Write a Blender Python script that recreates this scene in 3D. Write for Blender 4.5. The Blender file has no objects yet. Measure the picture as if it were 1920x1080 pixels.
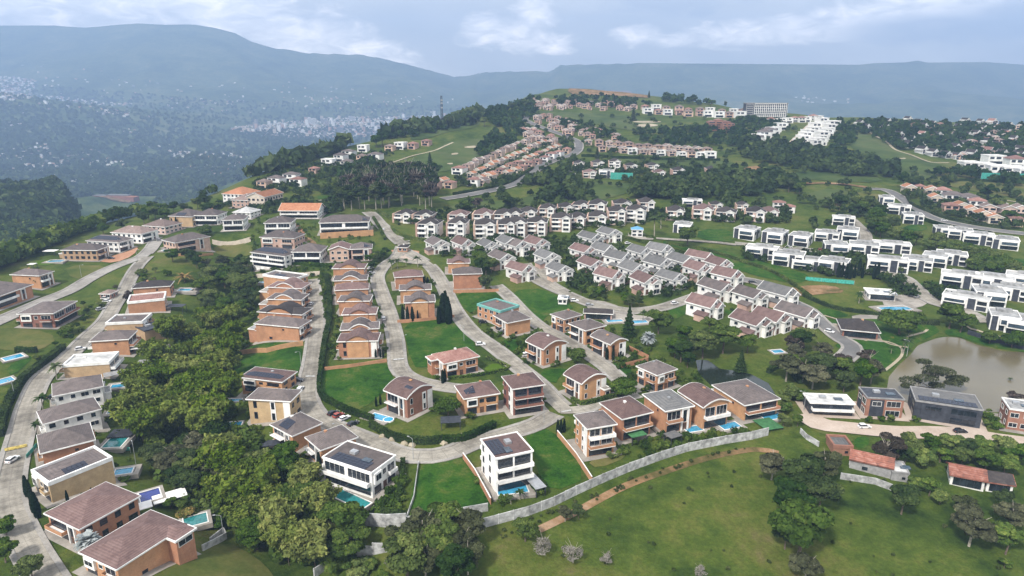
import bpy, bmesh, math, random, colorsys
import numpy as np
from mathutils import Vector, Matrix
from mathutils.geometry import delaunay_2d_cdt
# ------------------------------------------------------------------ camera, sky, sun, exposure
S = bpy.context.scene
C = S.collection
CAM_Z, PITCH, FPX = 112.0, math.radians(16.1), 1270.0      # focal length in pixels of a 1920 wide picture
cam_d = bpy.data.cameras.new('camera'); cam = bpy.data.objects.new('camera', cam_d); C.objects.link(cam)
cam.location = (0, 0, CAM_Z); cam.rotation_euler = (math.pi/2 - PITCH, 0, 0)
cam_d.sensor_width = 36; cam_d.lens = 36*FPX/1920; cam_d.clip_start = 1; cam_d.clip_end = 60000
S.camera = cam
S.view_settings.view_transform = 'Standard'; S.view_settings.look = 'None'
S.view_settings.exposure = EXPOSURE = 1.2
S.view_settings.gamma = 1
S.view_settings.use_curve_mapping = False
SUN_EL, SUN_AZ = math.radians(47), math.radians(214)       # azimuth clockwise from +y
sun_d = bpy.data.lights.new('sun', 'SUN'); sun = bpy.data.objects.new('sun', sun_d); C.objects.link(sun)
sun_d.energy = 2.3; sun_d.angle = math.radians(7); sun_d.color = (1, .955, .89)
sv = Vector((math.sin(SUN_AZ)*math.cos(SUN_EL), math.cos(SUN_AZ)*math.cos(SUN_EL), math.sin(SUN_EL)))
sun.rotation_euler = sv.to_track_quat('Z', 'Y').to_euler(); sun.location = (-50, 50, 300)

class NT:
    """small helper for wiring node trees"""
    def __init__(s, nt): s.nt = nt
    def n(s, typ, **k):
        o = s.nt.nodes.new(typ)
        for a, b in k.items():
            setattr(o, a, b)
        return o
    def l(s, a, b): s.nt.links.new(a, b)
    def v(s, sock, val):
        if hasattr(val, 'links') or isinstance(val, bpy.types.NodeSocket): s.l(val, sock)
        else: sock.default_value = val
    def m(s, op, a, b=None, c=None, clamp=False):
        o = s.n('ShaderNodeMath', operation=op); o.use_clamp = clamp
        s.v(o.inputs[0], a)
        if b is not None: s.v(o.inputs[1], b)
        if c is not None: s.v(o.inputs[2], c)
        return o.outputs[0]
    def mix(s, f, a, b, blend='MIX'):
        o = s.n('ShaderNodeMixRGB', blend_type=blend)
        s.v(o.inputs[0], f); s.v(o.inputs[1], a); s.v(o.inputs[2], b)
        return o.outputs[0]
    def ramp(s, f, pts):
        o = s.n('ShaderNodeValToRGB'); r = o.color_ramp
        while len(r.elements) < len(pts): r.elements.new(.5)
        for e, (p, c) in zip(r.elements, pts):
            e.position = p; e.color = (*c, 1) if len(c) == 3 else c
        s.v(o.inputs[0], f); return o.outputs[0]
    def noise(s, vec, scale, detail=4, rough=.55, dist=0):
        o = s.n('ShaderNodeTexNoise'); s.v(o.inputs['Vector'], vec)
        o.inputs['Scale'].default_value = scale; o.inputs['Detail'].default_value = detail
        o.inputs['Roughness'].default_value = rough; o.inputs['Distortion'].default_value = dist
        return o.outputs[0]

def c4(c): return (*c, 1) if len(c) == 3 else c

W = bpy.data.worlds.new('World'); S.world = W; W.use_nodes = True
w = NT(W.node_tree); W.node_tree.nodes.clear()
sky = w.n('ShaderNodeTexSky', sky_type='NISHITA'); sky.sun_disc = False
sky.sun_elevation = SUN_EL; sky.sun_rotation = SUN_AZ; sky.altitude = 1000; sky.air_density = 1.2; sky.dust_density = 1.0
skyc = w.mix(1.0, sky.outputs[0], (.10, .10, .10, 1), 'MULTIPLY')
tc = w.n('ShaderNodeTexCoord'); sep = w.n('ShaderNodeSeparateXYZ'); w.l(tc.outputs['Generated'], sep.inputs[0])
az = w.m('ARCTAN2', sep.outputs[0], sep.outputs[1]); el = w.m('ARCSINE', sep.outputs[2])
# clouds live at compass bearings and heights over the horizon
cm = w.n('ShaderNodeCombineXYZ'); w.l(az, cm.inputs[0]); w.l(w.m('MULTIPLY', el, 2.6), cm.inputs[1])
n1 = w.noise(cm.outputs[0], 7, 7, .6, .3); n2 = w.noise(cm.outputs[0], 22, 8, .66, .6)
edge = w.m('ADD', w.m('MULTIPLY', w.m('SUBTRACT', n1, .5), 2.0), w.m('MULTIPLY', w.m('SUBTRACT', n2, .5), 2.6))
def puff(u, v, ru, rv):
    a0 = math.atan((u-960)/FPX); e0 = math.atan((540-v)/FPX) - PITCH
    da = w.m('MULTIPLY', w.m('SUBTRACT', az, a0), FPX/ru); de = w.m('MULTIPLY', w.m('SUBTRACT', el, e0), FPX/rv)
    r = w.m('SQRT', w.m('ADD', w.m('MULTIPLY', da, da), w.m('MULTIPLY', de, de)))
    return w.m('SUBTRACT', 1.0, r)
def union(L):
    o = L[0]
    for x in L[1:]: o = w.m('SMOOTH_MAX', o, x, .25)
    return o
lo = union([puff(*p) for p in [(60, 18, 330, 80), (330, 8, 220, 66), (440, 30, 110, 62), (510, 58, 140, 58), (610, 78, 140, 52), (700, 100, 110, 34),
    (960, 60, 70, 36), (1000, 30, 50, 34), (905, 60, 50, 30), (1010, 80, 80, 22), (1180, 68, 60, 22), (1480, 62, 170, 24), (1340, 75, 160, 20), (1590, 42, 110, 34),
    (1760, 30, 170, 42), (1900, 20, 130, 50), (1500, 38, 30, 14)]])
grey = union([puff(*p) for p in [(1230, 8, 120, 22), (1800, 70, 240, 24), (1920, 52, 150, 30), (1290, 26, 30, 10)]])
cov = w.ramp(w.m('ADD', lo, w.m('MULTIPLY', edge, .55)), [(0, (0, 0, 0)), (.16, (.30,)*3), (.36, (.62,)*3), (.75, (1, 1, 1))])
gm = w.ramp(w.m('ADD', grey, w.m('MULTIPLY', edge, .7)), [(0, (0, 0, 0)), (.5, (1, 1, 1))])
veil = w.ramp(w.noise(cm.outputs[0], 3.2, 5, .55, .5), [(.3, (.62, .68, .74)), (.5, (.86, .88, .90)), (.68, (1.2, 1.19, 1.17))])
basec = w.mix(.92, skyc, veil)
cloudc = w.ramp(n2, [(.34, (1.25, 1.22, 1.2)), (.52, (1.95, 1.85, 1.74)), (.66, (2.8, 2.5, 2.25))])
c1 = w.mix(w.m('MULTIPLY', cov, .92), basec, cloudc)
c2 = w.mix(w.m('MULTIPLY', gm, .8), c1, (.52, .60, .72, 1))
# a cloud deck over the whole upper sky
up = w.ramp(w.m('MULTIPLY', el, 2.0), [(.0, (0, 0, 0)), (.55, (1, 1, 1))])
vv = w.n('ShaderNodeCombineXYZ'); w.l(sep.outputs[0], vv.inputs[0]); w.l(sep.outputs[1], vv.inputs[1]); w.l(sep.outputs[2], vv.inputs[2])
deck = w.ramp(w.noise(vv.outputs[0], 3.5, 6, .6, .4), [(.35, (.70, .72, .75)), (.62, (1.0, .985, .96))])
c3 = w.mix(w.m('MULTIPLY', up, .8), c2, deck)
bg = w.n('ShaderNodeBackground'); w.l(c3, bg.inputs[0]); bg.inputs[1].default_value = SKY_ST = 0.62
wo = w.n('ShaderNodeOutputWorld'); w.l(bg.outputs[0], wo.inputs[0])

# ------------------------------------------------------------------ picture <-> world
CP, SP = math.cos(PITCH), math.sin(PITCH)
def ray(u, v):
    xc = (np.asarray(u, float)-960)/FPX; yc = (540-np.asarray(v, float))/FPX
    return xc, CP + yc*SP, -SP + yc*CP
def at_Y(u, v, Y):
    x, y, z = ray(u, v); k = Y/y
    return x*k, Y, CAM_Z + z*k
def t_of(u, v):
    x, y, z = ray(u, v); return x/y
def proj(x, y, z):
    dz = z-CAM_Z; f = y*CP - dz*SP; upc = y*SP + dz*CP
    return 960 + FPX*x/f, 540 - FPX*upc/f

# ------------------------------------------------------------------ terrain
rng = np.random.default_rng(7)
RIM = [(-600, 520, 250), (-250, 560, 300), (0, 512, 395), (130, 455, 470), (200, 430, 520), (300, 405, 570), (400, 365, 620), (470, 335, 680), (560, 300, 760),
       (640, 275, 840), (700, 262, 880), (790, 240, 960), (840, 232, 1010), (900, 213, 1100), (960, 195, 1220), (1000, 178, 1400), (1045, 166, 1500), (1100, 165, 1500),
       (1200, 178, 1480), (1270, 186, 1380), (1330, 195, 1300), (1400, 208, 1230), (1480, 212, 1200), (1540, 220, 1130), (1620, 222, 1130), (1700, 225, 1130),
       (1800, 230, 1120), (1920, 236, 1040), (2200, 250, 950), (2700, 260, 900)]
rim_t = np.array([t_of(u, v) for u, v, Y in RIM]); rim_Y = np.array([Y for u, v, Y in RIM], float)
CT = []
for u, v, Y in RIM:
    x, y, z = at_Y(u, v, Y); CT.append((x, y, z))
def YV(v): return float(np.interp(v, [165, 215, 250, 300, 350, 400, 450, 500, 600], [1400, 1150, 960, 790, 650, 545, 470, 410, 325]))
for v, us in [(250, (950, 1150, 1350, 1600, 1850)), (300, (680, 820, 1000, 1200, 1450, 1700, 1950)), (350, (520, 700, 900, 1100, 1350, 1600, 1900)), (400, (430, 600, 800, 1000, 1250, 1500, 1750, 2000)),
              (450, (250, 400, 600, 850, 1050, 1300, 1550, 1900)), (500, (100, 300, 500, 750, 1000, 1250, 1500, 1800, 2050)), (600, (-100, 100, 300, 500, 750, 1000, 1250, 1500, 1800))]:
    for u in us: CT.append(at_Y(u, v, YV(v)))
CT.append(at_Y(1100, 213, 1180)); CT.append(at_Y(1430, 219, 1150)); CT.append(at_Y(1250, 222, 1120))
for x, y, z in [(-150, 140, 0), (-90, 110, 0), (-200, 220, 1), (-100, 180, 0), (-40, 200, 0), (30, 210, 0), (90, 220, 0), (-120, 260, 0), (-30, 270, 0), (60, 280, 0), (150, 280, -1), (220, 270, -1),
                (180, 225, 0), (30, 150, -5), (90, 160, -7), (150, 185, -4), (60, 115, -10), (130, 135, -10), (230, 190, -3), (0, 125, -5), (-30, 95, -3), (300, 250, 0), (-220, 300, 3), (-300, 250, 2), (30, 60, -12), (-100, 60, 0)]:
    CT.append((x, y, z))
CT = np.array(CT)
def _phi(d): return np.where(d > 1e-6, d*d*np.log(d+1e-9), 0)
P0 = CT[:, :2]/500
K = _phi(np.linalg.norm(P0[:, None]-P0[None], axis=2)) + np.eye(len(P0))*0.02
Q = np.c_[np.ones(len(P0)), P0]
A_ = np.block([[K, Q], [Q.T, np.zeros((3, 3))]])
WT = np.linalg.solve(A_, np.r_[CT[:, 2], 0, 0, 0])
def plateau(x, y):
    p = np.stack([x, y], -1)/500
    out = WT[-3] + WT[-2]*p[..., 0] + WT[-1]*p[..., 1]
    for i in range(len(P0)):
        out = out + WT[i]*_phi(np.hypot(p[..., 0]-P0[i, 0], p[..., 1]-P0[i, 1]))
    return out
# value noise for relief
def vnoise(x, y, seed):
    r = np.random.default_rng(seed).random((64, 64))
    xi = np.floor(x).astype(int); yi = np.floor(y).astype(int); fx = x-xi; fy = y-yi
    fx = fx*fx*(3-2*fx); fy = fy*fy*(3-2*fy)
    g = lambda a, b: r[a % 64, b % 64]
    return (g(xi, yi)*(1-fx)+g(xi+1, yi)*fx)*(1-fy) + (g(xi, yi+1)*(1-fx)+g(xi+1, yi+1)*fx)*fy
def fbm(x, y, sc, seed, o=5):
    s = 0; a = .5
    for k in range(o):
        s = s + a*(vnoise(x/sc+k*17.3, y/sc+k*5.1, seed+k)-.5)*2; a *= .5; sc = sc/2
    return s
RIDGE = [(-700, 60, 9500), (-200, 46, 9500), (100, 46, 9500), (160, 50, 9500), (215, 45, 9500), (260, 42, 9500), (310, 45, 9500), (360, 44, 9500), (400, 50, 9500), (440, 60, 9500), (470, 76, 9500), (510, 88, 9500), (580, 99, 9600), (680, 102, 9800), (730, 112, 9900), (800, 130, 10000),
         (850, 143, 10500), (880, 141, 10000), (905, 135, 9800), (960, 133, 9600), (1032, 133, 9500), (1050, 121, 9300), (1200, 118, 9000), (1450, 120, 9000), (1610, 121, 9000), (1640, 118, 9000), (1700, 116.5, 9000), (1720, 113, 9000),
         (1738, 117, 9000), (1850, 116, 9000), (1920, 121, 9000), (2200, 118, 9000), (2900, 116, 9000)]
rd_t = np.array([t_of(u, v) for u, v, Y in RIDGE]); rd_Y = np.array([r[2] for r in RIDGE], float); rd_z = np.array([at_Y(*r)[2] for r in RIDGE])
sm = lambda a: np.clip(a, 0, 1)**2*(3-2*np.clip(a, 0, 1))
RAV = [(430, 470), (440, 540), (400, 620), (350, 700), (320, 780), (380, 860), (470, 930), (560, 990), (640, 1075), (700, 1200)]
RAVW = []
for u, v in RAV:
    x, y, z = ray(u, v); k = (CAM_Z-2)/-z; RAVW.append((x*k, y*k))
def seg_dist(x, y, pl):
    d = np.full(np.shape(x), 1e9)
    for (ax, ay), (bx, by) in zip(pl[:-1], pl[1:]):
        dx, dy = bx-ax, by-ay; t = np.clip(((x-ax)*dx+(y-ay)*dy)/(dx*dx+dy*dy), 0, 1)
        d = np.minimum(d, np.hypot(x-ax-t*dx, y-ay-t*dy))
    return d
def in_poly(x, y, poly):
    ins = np.zeros(np.shape(x), bool); n = len(poly)
    for i in range(n):
        x1, y1 = poly[i]; x2, y2 = poly[(i+1) % n]
        c = ((y1 > y) != (y2 > y)) & (x < (x2-x1)*(y-y1)/((y2-y1) or 1e-9)+x1)
        ins ^= c
    return ins
def flat_poly(pts, z):
    o = []
    for u, v in pts:
        x, y, zz = ray(u, v); k = (z-CAM_Z)/zz; o.append((float(x*k), float(y*k)))
    return o
LAKE_Z = -1.6
LAKE = flat_poly([(1655, 745), (1662, 705), (1680, 684), (1703, 664), (1716, 647), (1748, 634), (1770, 630), (1800, 632), (1835, 646), (1880, 657), (1950, 661), (2080, 668), (2080, 770), (1900, 775), (1750, 775)], LAKE_Z)
POND = flat_poly([(1300, 672), (1330, 674), (1352, 690), (1375, 693), (1410, 700), (1445, 718), (1462, 745), (1430, 752), (1380, 742), (1330, 724), (1305, 700)], LAKE_Z)
def H_raw(x, y):
    x = np.asarray(x, float); y = np.asarray(y, float); t = x/y
    Yr = np.interp(t, rim_t, rim_Y)
    yy = np.minimum(y, Yr); xx = t*yy
    z = plateau(xx, yy)
    z = z - 9*np.exp(-(seg_dist(x, y, RAVW)/20)**2)*(y < 480)
    z = z + fbm(x, y, 90, 3, 3)*np.clip((y-330)/500, 0, 1)*4
    for pl in (LAKE, POND):
        ins = in_poly(x, y, pl)
        dd = seg_dist(x, y, pl+[pl[0]])
        dd = np.where(ins, -dd, dd)
        z = np.where(dd < 9, np.minimum(z, LAKE_Z + np.clip(dd*.16+.15, -1.5, 1.6)), z)
    # beyond the rim
    ty = np.interp(t, rd_t, rd_Y); tz = np.interp(t, rd_t, rd_z)
    left = sm((.05-t)/.2)
    floor = -215 - 20*left
    s = y - Yr
    west = sm((t_of(175, 450)-t)/.05)     # a wooded shoulder below the western rim
    drop = sm(s/800)*(1-left) + left*(.5*sm(s/300)+.5*sm((s-350)/650))*(1-west) + west*(.36*sm(s/240)+.64*sm((s-700)/800))
    spur = fbm(x, y, 420, 11, 5)*55*np.clip(s/300, 0, 1)*left*np.clip(1-(y-3500)/2500, .3, 1)*2.0
    zz = z*(1-drop) + floor*drop + spur
    # mountains
    y0 = np.where(left > .5, 5600.0, 5200.0)
    m = np.clip((y-y0)/(ty-y0), 0, 1)
    prof = np.where(left > .5, m**1.25, np.where(m < .75, m*.75, .5625+(m-.75)*1.75))
    rel = fbm(x, y, 1500, 23, 6)
    rid = (np.abs(fbm(x, y, 1900, 31, 5))-.18)
    mt = floor + (tz-floor)*prof + (rel*120*left + rid*-260)*np.sin(np.pi*m)*(y < ty)
    hum = lambda u, Y, hh, sx, sy: hh*np.exp(-((x-at_Y(u, 200, Y)[0])/sx)**2-((y-Y)/sy)**2)
    zz = np.where(y > Yr, np.maximum(zz, mt), zz)
    zz = zz + np.where(y > Yr, 1, 0)*np.clip(s/400, 0, 1)*(hum(-40, 4700, 300, 900, 1000)*(1+.5*rel) + hum(330, 5600, 140, 800, 700))
    zz = np.where(y > ty, tz - (y-ty)*.5, zz)
    zz = np.maximum(zz, -260)
    return zz
NR, NC = 620, 520
lny = np.linspace(math.log(66), math.log(10700), NR); tt = np.linspace(-1.3, 1.3, NC)
YY = np.exp(lny)[:, None]*np.ones(NC)[None]; XX = YY*tt[None]
ZZ = H_raw(XX, YY)
def HS(x, y):
    x = np.asarray(x, float); y = np.asarray(y, float)
    a = np.clip((np.log(y)-lny[0])/(lny[1]-lny[0]), 0, NR-1.001); b = np.clip((x/y-tt[0])/(tt[1]-tt[0]), 0, NC-1.001)
    i = a.astype(int); j = b.astype(int); f = a-i; g = b-j
    return (ZZ[i, j]*(1-g)+ZZ[i, j+1]*g)*(1-f) + (ZZ[i+1, j]*(1-g)+ZZ[i+1, j+1]*g)*f
def hit(u, v, up=0.0, ymax=10500):
    """where the sight line through a photo point meets the ground raised by up"""
    x, y, z = ray(u, v)
    Y = np.exp(np.linspace(math.log(75), math.log(ymax), 1400)); k = Y/y
    d = CAM_Z + z*k - HS(x*k, Y) - up
    q = np.nonzero(d < 0)[0]
    if not len(q): return None
    i = max(q[0], 1); f = d[i-1]/(d[i-1]-d[i]); Yh = Y[i-1] + f*(Y[i]-Y[i-1]); k = Yh/y
    return float(x*k), float(Yh), float(HS(x*k, Yh))

# ------------------------------------------------------------------ mesh helpers
class MB:
    def __init__(s): s.v = []; s.f = []
    def add(s, V, F):
        o = len(s.v); s.v += [tuple(map(float, p)) for p in V]; s.f += [tuple(o+i for i in f) for f in F]; return s
    def box(s, x0, x1, y0, y1, z0, z1):
        return s.add([(x0, y0, z0), (x1, y0, z0), (x1, y1, z0), (x0, y1, z0), (x0, y0, z1), (x1, y0, z1), (x1, y1, z1), (x0, y1, z1)],
                     [(0, 3, 2, 1), (4, 5, 6, 7), (0, 1, 5, 4), (1, 2, 6, 5), (2, 3, 7, 6), (3, 0, 4, 7)])
    def prism(s, pts, z0, z1):
        n = len(pts)
        V = [(p[0], p[1], z0) for p in pts] + [(p[0], p[1], z1) for p in pts]
        return s.add(V, [tuple(range(n-1, -1, -1)), tuple(range(n, 2*n))] + [(i, (i+1) % n, n+(i+1) % n, n+i) for i in range(n)])
    def tube(s, pts, rad, n=6):
        V = []; F = []
        for k, p in enumerate(pts):
            p = Vector(p); a = Vector(pts[min(k+1, len(pts)-1)]) - Vector(pts[max(k-1, 0)]); a.normalize()
            q = a.orthogonal().normalized(); b = a.cross(q); r = rad[k] if hasattr(rad, '__len__') else rad
            V += [tuple(p + (q*math.cos(i*2*math.pi/n) + b*math.sin(i*2*math.pi/n))*r) for i in range(n)]
        for k in range(len(pts)-1):
            F += [(k*n+i, k*n+(i+1) % n, (k+1)*n+(i+1) % n, (k+1)*n+i) for i in range(n)]
        F += [tuple(range(n-1, -1, -1)), tuple(range((len(pts)-1)*n, len(pts)*n))]
        return s.add(V, F)
    def build(s, name, mat, parent=None, smooth=False):
        me = bpy.data.meshes.new(name); me.from_pydata(s.v, [], s.f); me.update()
        return link(name, me, mat, parent, smooth)
def link(name, me, mat, parent=None, smooth=False):
    if mat is not None and not me.materials: me.materials.append(mat)
    if smooth: me.polygons.foreach_set('use_smooth', np.ones(len(me.polygons), bool))
    o = bpy.data.objects.new(name, me); C.objects.link(o)
    if parent is not None: o.parent = parent
    return o
def fast_mesh(name, V, F, tint=None):
    """V: n x 3, F: m x k"""
    V = np.asarray(V, np.float32); F = np.asarray(F, np.int32); k = F.shape[1]
    me = bpy.data.meshes.new(name)
    me.vertices.add(len(V)); me.vertices.foreach_set('co', V.ravel())
    me.loops.add(F.size); me.loops.foreach_set('vertex_index', F.ravel())
    me.polygons.add(len(F)); me.polygons.foreach_set('loop_start', np.arange(0, F.size, k, dtype=np.int32))
    me.update(calc_edges=True)
    if tint is not None:
        a = me.attributes.new('tint', 'FLOAT', 'FACE'); a.data.foreach_set('value', np.asarray(tint, np.float32))
    return me
def tag(o, label=None, cat=None, group=None, kind=None):
    for k, x in (('label', label), ('category', cat), ('group', group), ('kind', kind)):
        if x: o[k] = x
    return o
def empty(name, loc, rz=0, label=None, cat=None, group=None):
    o = bpy.data.objects.new(name, None); C.objects.link(o); o.location = loc; o.rotation_euler = (0, 0, rz)
    o.empty_display_size = .5
    return tag(o, label, cat, group)
def kids(o): return KIDS.get(o.name) or [c for c in o.children]
KIDS = {}
def copy_tree(o, loc=None, rz=None, label=None, group=None, parent=None, scale=None):
    c = o.copy(); C.objects.link(c)
    if parent is not None: c.parent = parent
    ch = kids(o); KIDS[o.name] = ch
    for x in ch: copy_tree(x, parent=c)
    if loc is not None: c.location = loc
    if rz is not None: c.rotation_euler = (0, 0, rz)
    if scale is not None: c.scale = scale
    if label: c['label'] = label
    if group: c['group'] = group
    return c
# ------------------------------------------------------------------ materials
def pos_node(n, obj=False):
    if obj: return n.n('ShaderNodeTexCoord').outputs['Object']
    return n.n('ShaderNodeNewGeometry').outputs['Position']
def mat(name, col, rough=.8, var=.12, scale=1.0, col2=None, spec=.3, metal=0, bump=0, bscale=4, obj=True, thr=(.35, .65), detail=5):
    m = bpy.data.materials.new(name); m.use_nodes = True; n = NT(m.node_tree)
    b = m.node_tree.nodes['Principled BSDF']
    b.inputs['Roughness'].default_value = rough; b.inputs['Specular IOR Level'].default_value = spec; b.inputs['Metallic'].default_value = metal
    p = pos_node(n, obj)
    f = n.noise(p, scale, detail, .6)
    c2 = col2 or tuple(max(0, x*(1-var*2)) for x in col); c1 = col if col2 else tuple(x*(1+var) for x in col)
    cc = n.ramp(f, [(thr[0], c1), (thr[1], c2)])
    if obj:
        oi = n.n('ShaderNodeObjectInfo')
        hv = n.n('ShaderNodeHueSaturation'); n.l(cc, hv.inputs['Color']); n.l(n.m('MULTIPLY_ADD', oi.outputs['Random'], .22, .89), hv.inputs['Value']); cc = hv.outputs[0]
    n.l(cc, b.inputs['Base Color'])
    if bump:
        bp = n.n('ShaderNodeBump'); bp.inputs['Strength'].default_value = 1; bp.inputs['Distance'].default_value = bump
        n.l(n.noise(p, bscale, 4, .6), bp.inputs['Height']); n.l(bp.outputs[0], b.inputs['Normal'])
    return m
def brick_mat(name, c1, c2, mortar):
    m = bpy.data.materials.new(name); m.use_nodes = True; n = NT(m.node_tree); b = m.node_tree.nodes['Principled BSDF']
    b.inputs['Roughness'].default_value = .9; b.inputs['Specular IOR Level'].default_value = .2
    p = pos_node(n, True)
    s = n.n('ShaderNodeSeparateXYZ'); n.l(p, s.inputs[0])
    q = n.n('ShaderNodeCombineXYZ'); n.l(n.m('ADD', s.outputs[0], s.outputs[1]), q.inputs[0]); n.l(s.outputs[2], q.inputs[1])
    t = n.n('ShaderNodeTexBrick'); n.l(q.outputs[0], t.inputs['Vector']); t.inputs['Scale'].default_value = 1.6
    t.inputs['Color1'].default_value = c4(c1); t.inputs['Color2'].default_value = c4(c2); t.inputs['Mortar'].default_value = c4(mortar); t.inputs['Mortar Size'].default_value = .012
    big = n.ramp(n.noise(p, .35, 6, .65), [(.3, (.74, .74, .75)), (.7, (1.12, 1.1, 1.08))])
    col = n.mix(1, t.outputs[0], big, 'MULTIPLY')
    oi = n.n('ShaderNodeObjectInfo'); hv = n.n('ShaderNodeHueSaturation'); n.l(col, hv.inputs['Color'])
    n.l(n.m('MULTIPLY_ADD', oi.outputs['Random'], .25, .87), hv.inputs['Value']); n.l(n.m('MULTIPLY_ADD', oi.outputs['Random'], .02, .49), hv.inputs['Hue'])
    n.l(hv.outputs[0], b.inputs['Base Color'])
    return m
def roof_mat(name, a, b_, c, stripe=5.0, st=.25):
    m = bpy.data.materials.new(name); m.use_nodes = True; n = NT(m.node_tree); b = m.node_tree.nodes['Principled BSDF']
    b.inputs['Roughness'].default_value = .85; b.inputs['Specular IOR Level'].default_value = .25
    p = pos_node(n, True)
    base = n.ramp(n.noise(p, .5, 8, .72, .5), [(.28, a), (.5, b_), (.74, c)])
    fine = n.ramp(n.noise(p, 5, 4, .8), [(.3, (.8, .8, .8)), (.7, (1.2, 1.2, 1.2))])
    col = n.mix(1, base, fine, 'MULTIPLY')
    sx = n.n('ShaderNodeSeparateXYZ'); n.l(p, sx.inputs[0])
    wv = n.m('MULTIPLY_ADD', n.m('SINE', n.m('MULTIPLY', sx.outputs[2], stripe*6.28)), st*.5, 1-st*.5)
    wc = n.n('ShaderNodeCombineXYZ'); [n.l(wv, wc.inputs[i]) for i in range(3)]
    col = n.mix(1, col, wc.outputs[0], 'MULTIPLY')
    oi = n.n('ShaderNodeObjectInfo'); hv = n.n('ShaderNodeHueSaturation'); n.l(col, hv.inputs['Color']); n.l(n.m('MULTIPLY_ADD', oi.outputs['Random'], .5, .75), hv.inputs['Value'])
    n.l(hv.outputs[0], b.inputs['Base Color'])
    return m
def leaf_mat(name, a, b_, c=None, trans=.25):
    m = bpy.data.materials.new(name); m.use_nodes = True; n = NT(m.node_tree); m.node_tree.nodes.clear()
    at = n.n('ShaderNodeAttribute'); at.attribute_name = 'tint'
    pts = [(0, a), (1, b_)] if c is None else [(0, a), (.6, b_), (1, c)]
    col = n.ramp(at.outputs['Fac'], pts)
    oi = n.n('ShaderNodeObjectInfo'); hv = n.n('ShaderNodeHueSaturation'); n.l(col, hv.inputs['Color'])
    n.l(n.m('MULTIPLY_ADD', oi.outputs['Random'], .5, .75), hv.inputs['Value']); n.l(n.m('MULTIPLY_ADD', oi.outputs['Random'], -.045, .52), hv.inputs['Hue'])
    n.l(n.m('MULTIPLY_ADD', oi.outputs['Random'], -.25, 1.0), hv.inputs['Saturation'])
    d = n.n('ShaderNodeBsdfDiffuse'); n.l(hv.outputs[0], d.inputs[0]); t = n.n('ShaderNodeBsdfTranslucent'); n.l(hv.outputs[0], t.inputs[0])
    mx = n.n('ShaderNodeMixShader'); mx.inputs[0].default_value = trans; n.l(d.outputs[0], mx.inputs[1]); n.l(t.outputs[0], mx.inputs[2])
    o = n.n('ShaderNodeOutputMaterial'); n.l(mx.outputs[0], o.inputs[0]); return m
def ground_mat(name, cols, scales=(.012, .08, .6), bump=.3, mottle=.5, mowed=0):
    """cols: list of colours blended by broad noise, broken up by finer noise"""
    m = bpy.data.materials.new(name); m.use_nodes = True; n = NT(m.node_tree); b = m.node_tree.nodes['Principled BSDF']
    b.inputs['Roughness'].default_value = .95; b.inputs['Specular IOR Level'].default_value = .1
    p = pos_node(n)
    f = n.m('ADD', n.m('MULTIPLY', n.noise(p, scales[0], 6, .6, .5), .6), n.m('MULTIPLY', n.noise(p, scales[1], 6, .65), .4))
    k = len(cols)
    col = n.ramp(f, [(.40+.20*i/(k-1), c) for i, c in enumerate(cols)])
    fine = n.ramp(n.noise(p, scales[2], 6, .75), [(.3, (1-mottle*.5,)*3), (.7, (1+mottle*.35,)*3)])
    col = n.mix(1, col, fine, 'MULTIPLY')
    if mowed:
        sx = n.n('ShaderNodeSeparateXYZ'); n.l(p, sx.inputs[0])
        wv = n.m('MULTIPLY_ADD', n.m('SINE', n.m('ADD', n.m('MULTIPLY', sx.outputs[0], mowed), n.m('MULTIPLY', sx.outputs[1], mowed*.4))), .06, 1)
        wc = n.n('ShaderNodeCombineXYZ'); [n.l(wv, wc.inputs[i]) for i in range(3)]
        col = n.mix(1, col, wc.outputs[0], 'MULTIPLY')
    n.l(col, b.inputs['Base Color'])
    if bump:
        bp = n.n('ShaderNodeBump'); bp.inputs['Strength'].default_value = 1; bp.inputs['Distance'].default_value = bump
        n.l(n.noise(p, scales[2]*1.5, 5, .7), bp.inputs['Height']); n.l(bp.outputs[0], b.inputs['Normal'])
    return m
M = {}
M['ground'] = None
M['lawn'] = ground_mat('lawn_grass', [(.012, .044, .003), (.022, .070, .005), (.036, .082, .008), (.075, .095, .02)], (.05, .3, 1.2), .12, .6)
M['lawn_dull'] = ground_mat('dry_lawn', [(.05, .075, .014), (.09, .10, .024), (.13, .115, .04)], (.03, .1, .9), .12, .4)
M['lawn_fresh'] = ground_mat('fresh_turf', [(.05, .10, .006), (.075, .125, .01)], (.05, .2, 1.2), .1, .25)
M['golf'] = ground_mat('fairway_grass', [(.035, .06, .014), (.058, .085, .022), (.085, .10, .034)], (.012, .05, .3), .1, .25, .12)
M['concrete'] = ground_mat('road_concrete', [(.17, .155, .13), (.27, .247, .208), (.35, .322, .272)], (.05, .35, 3.0), .02, .55)
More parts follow.
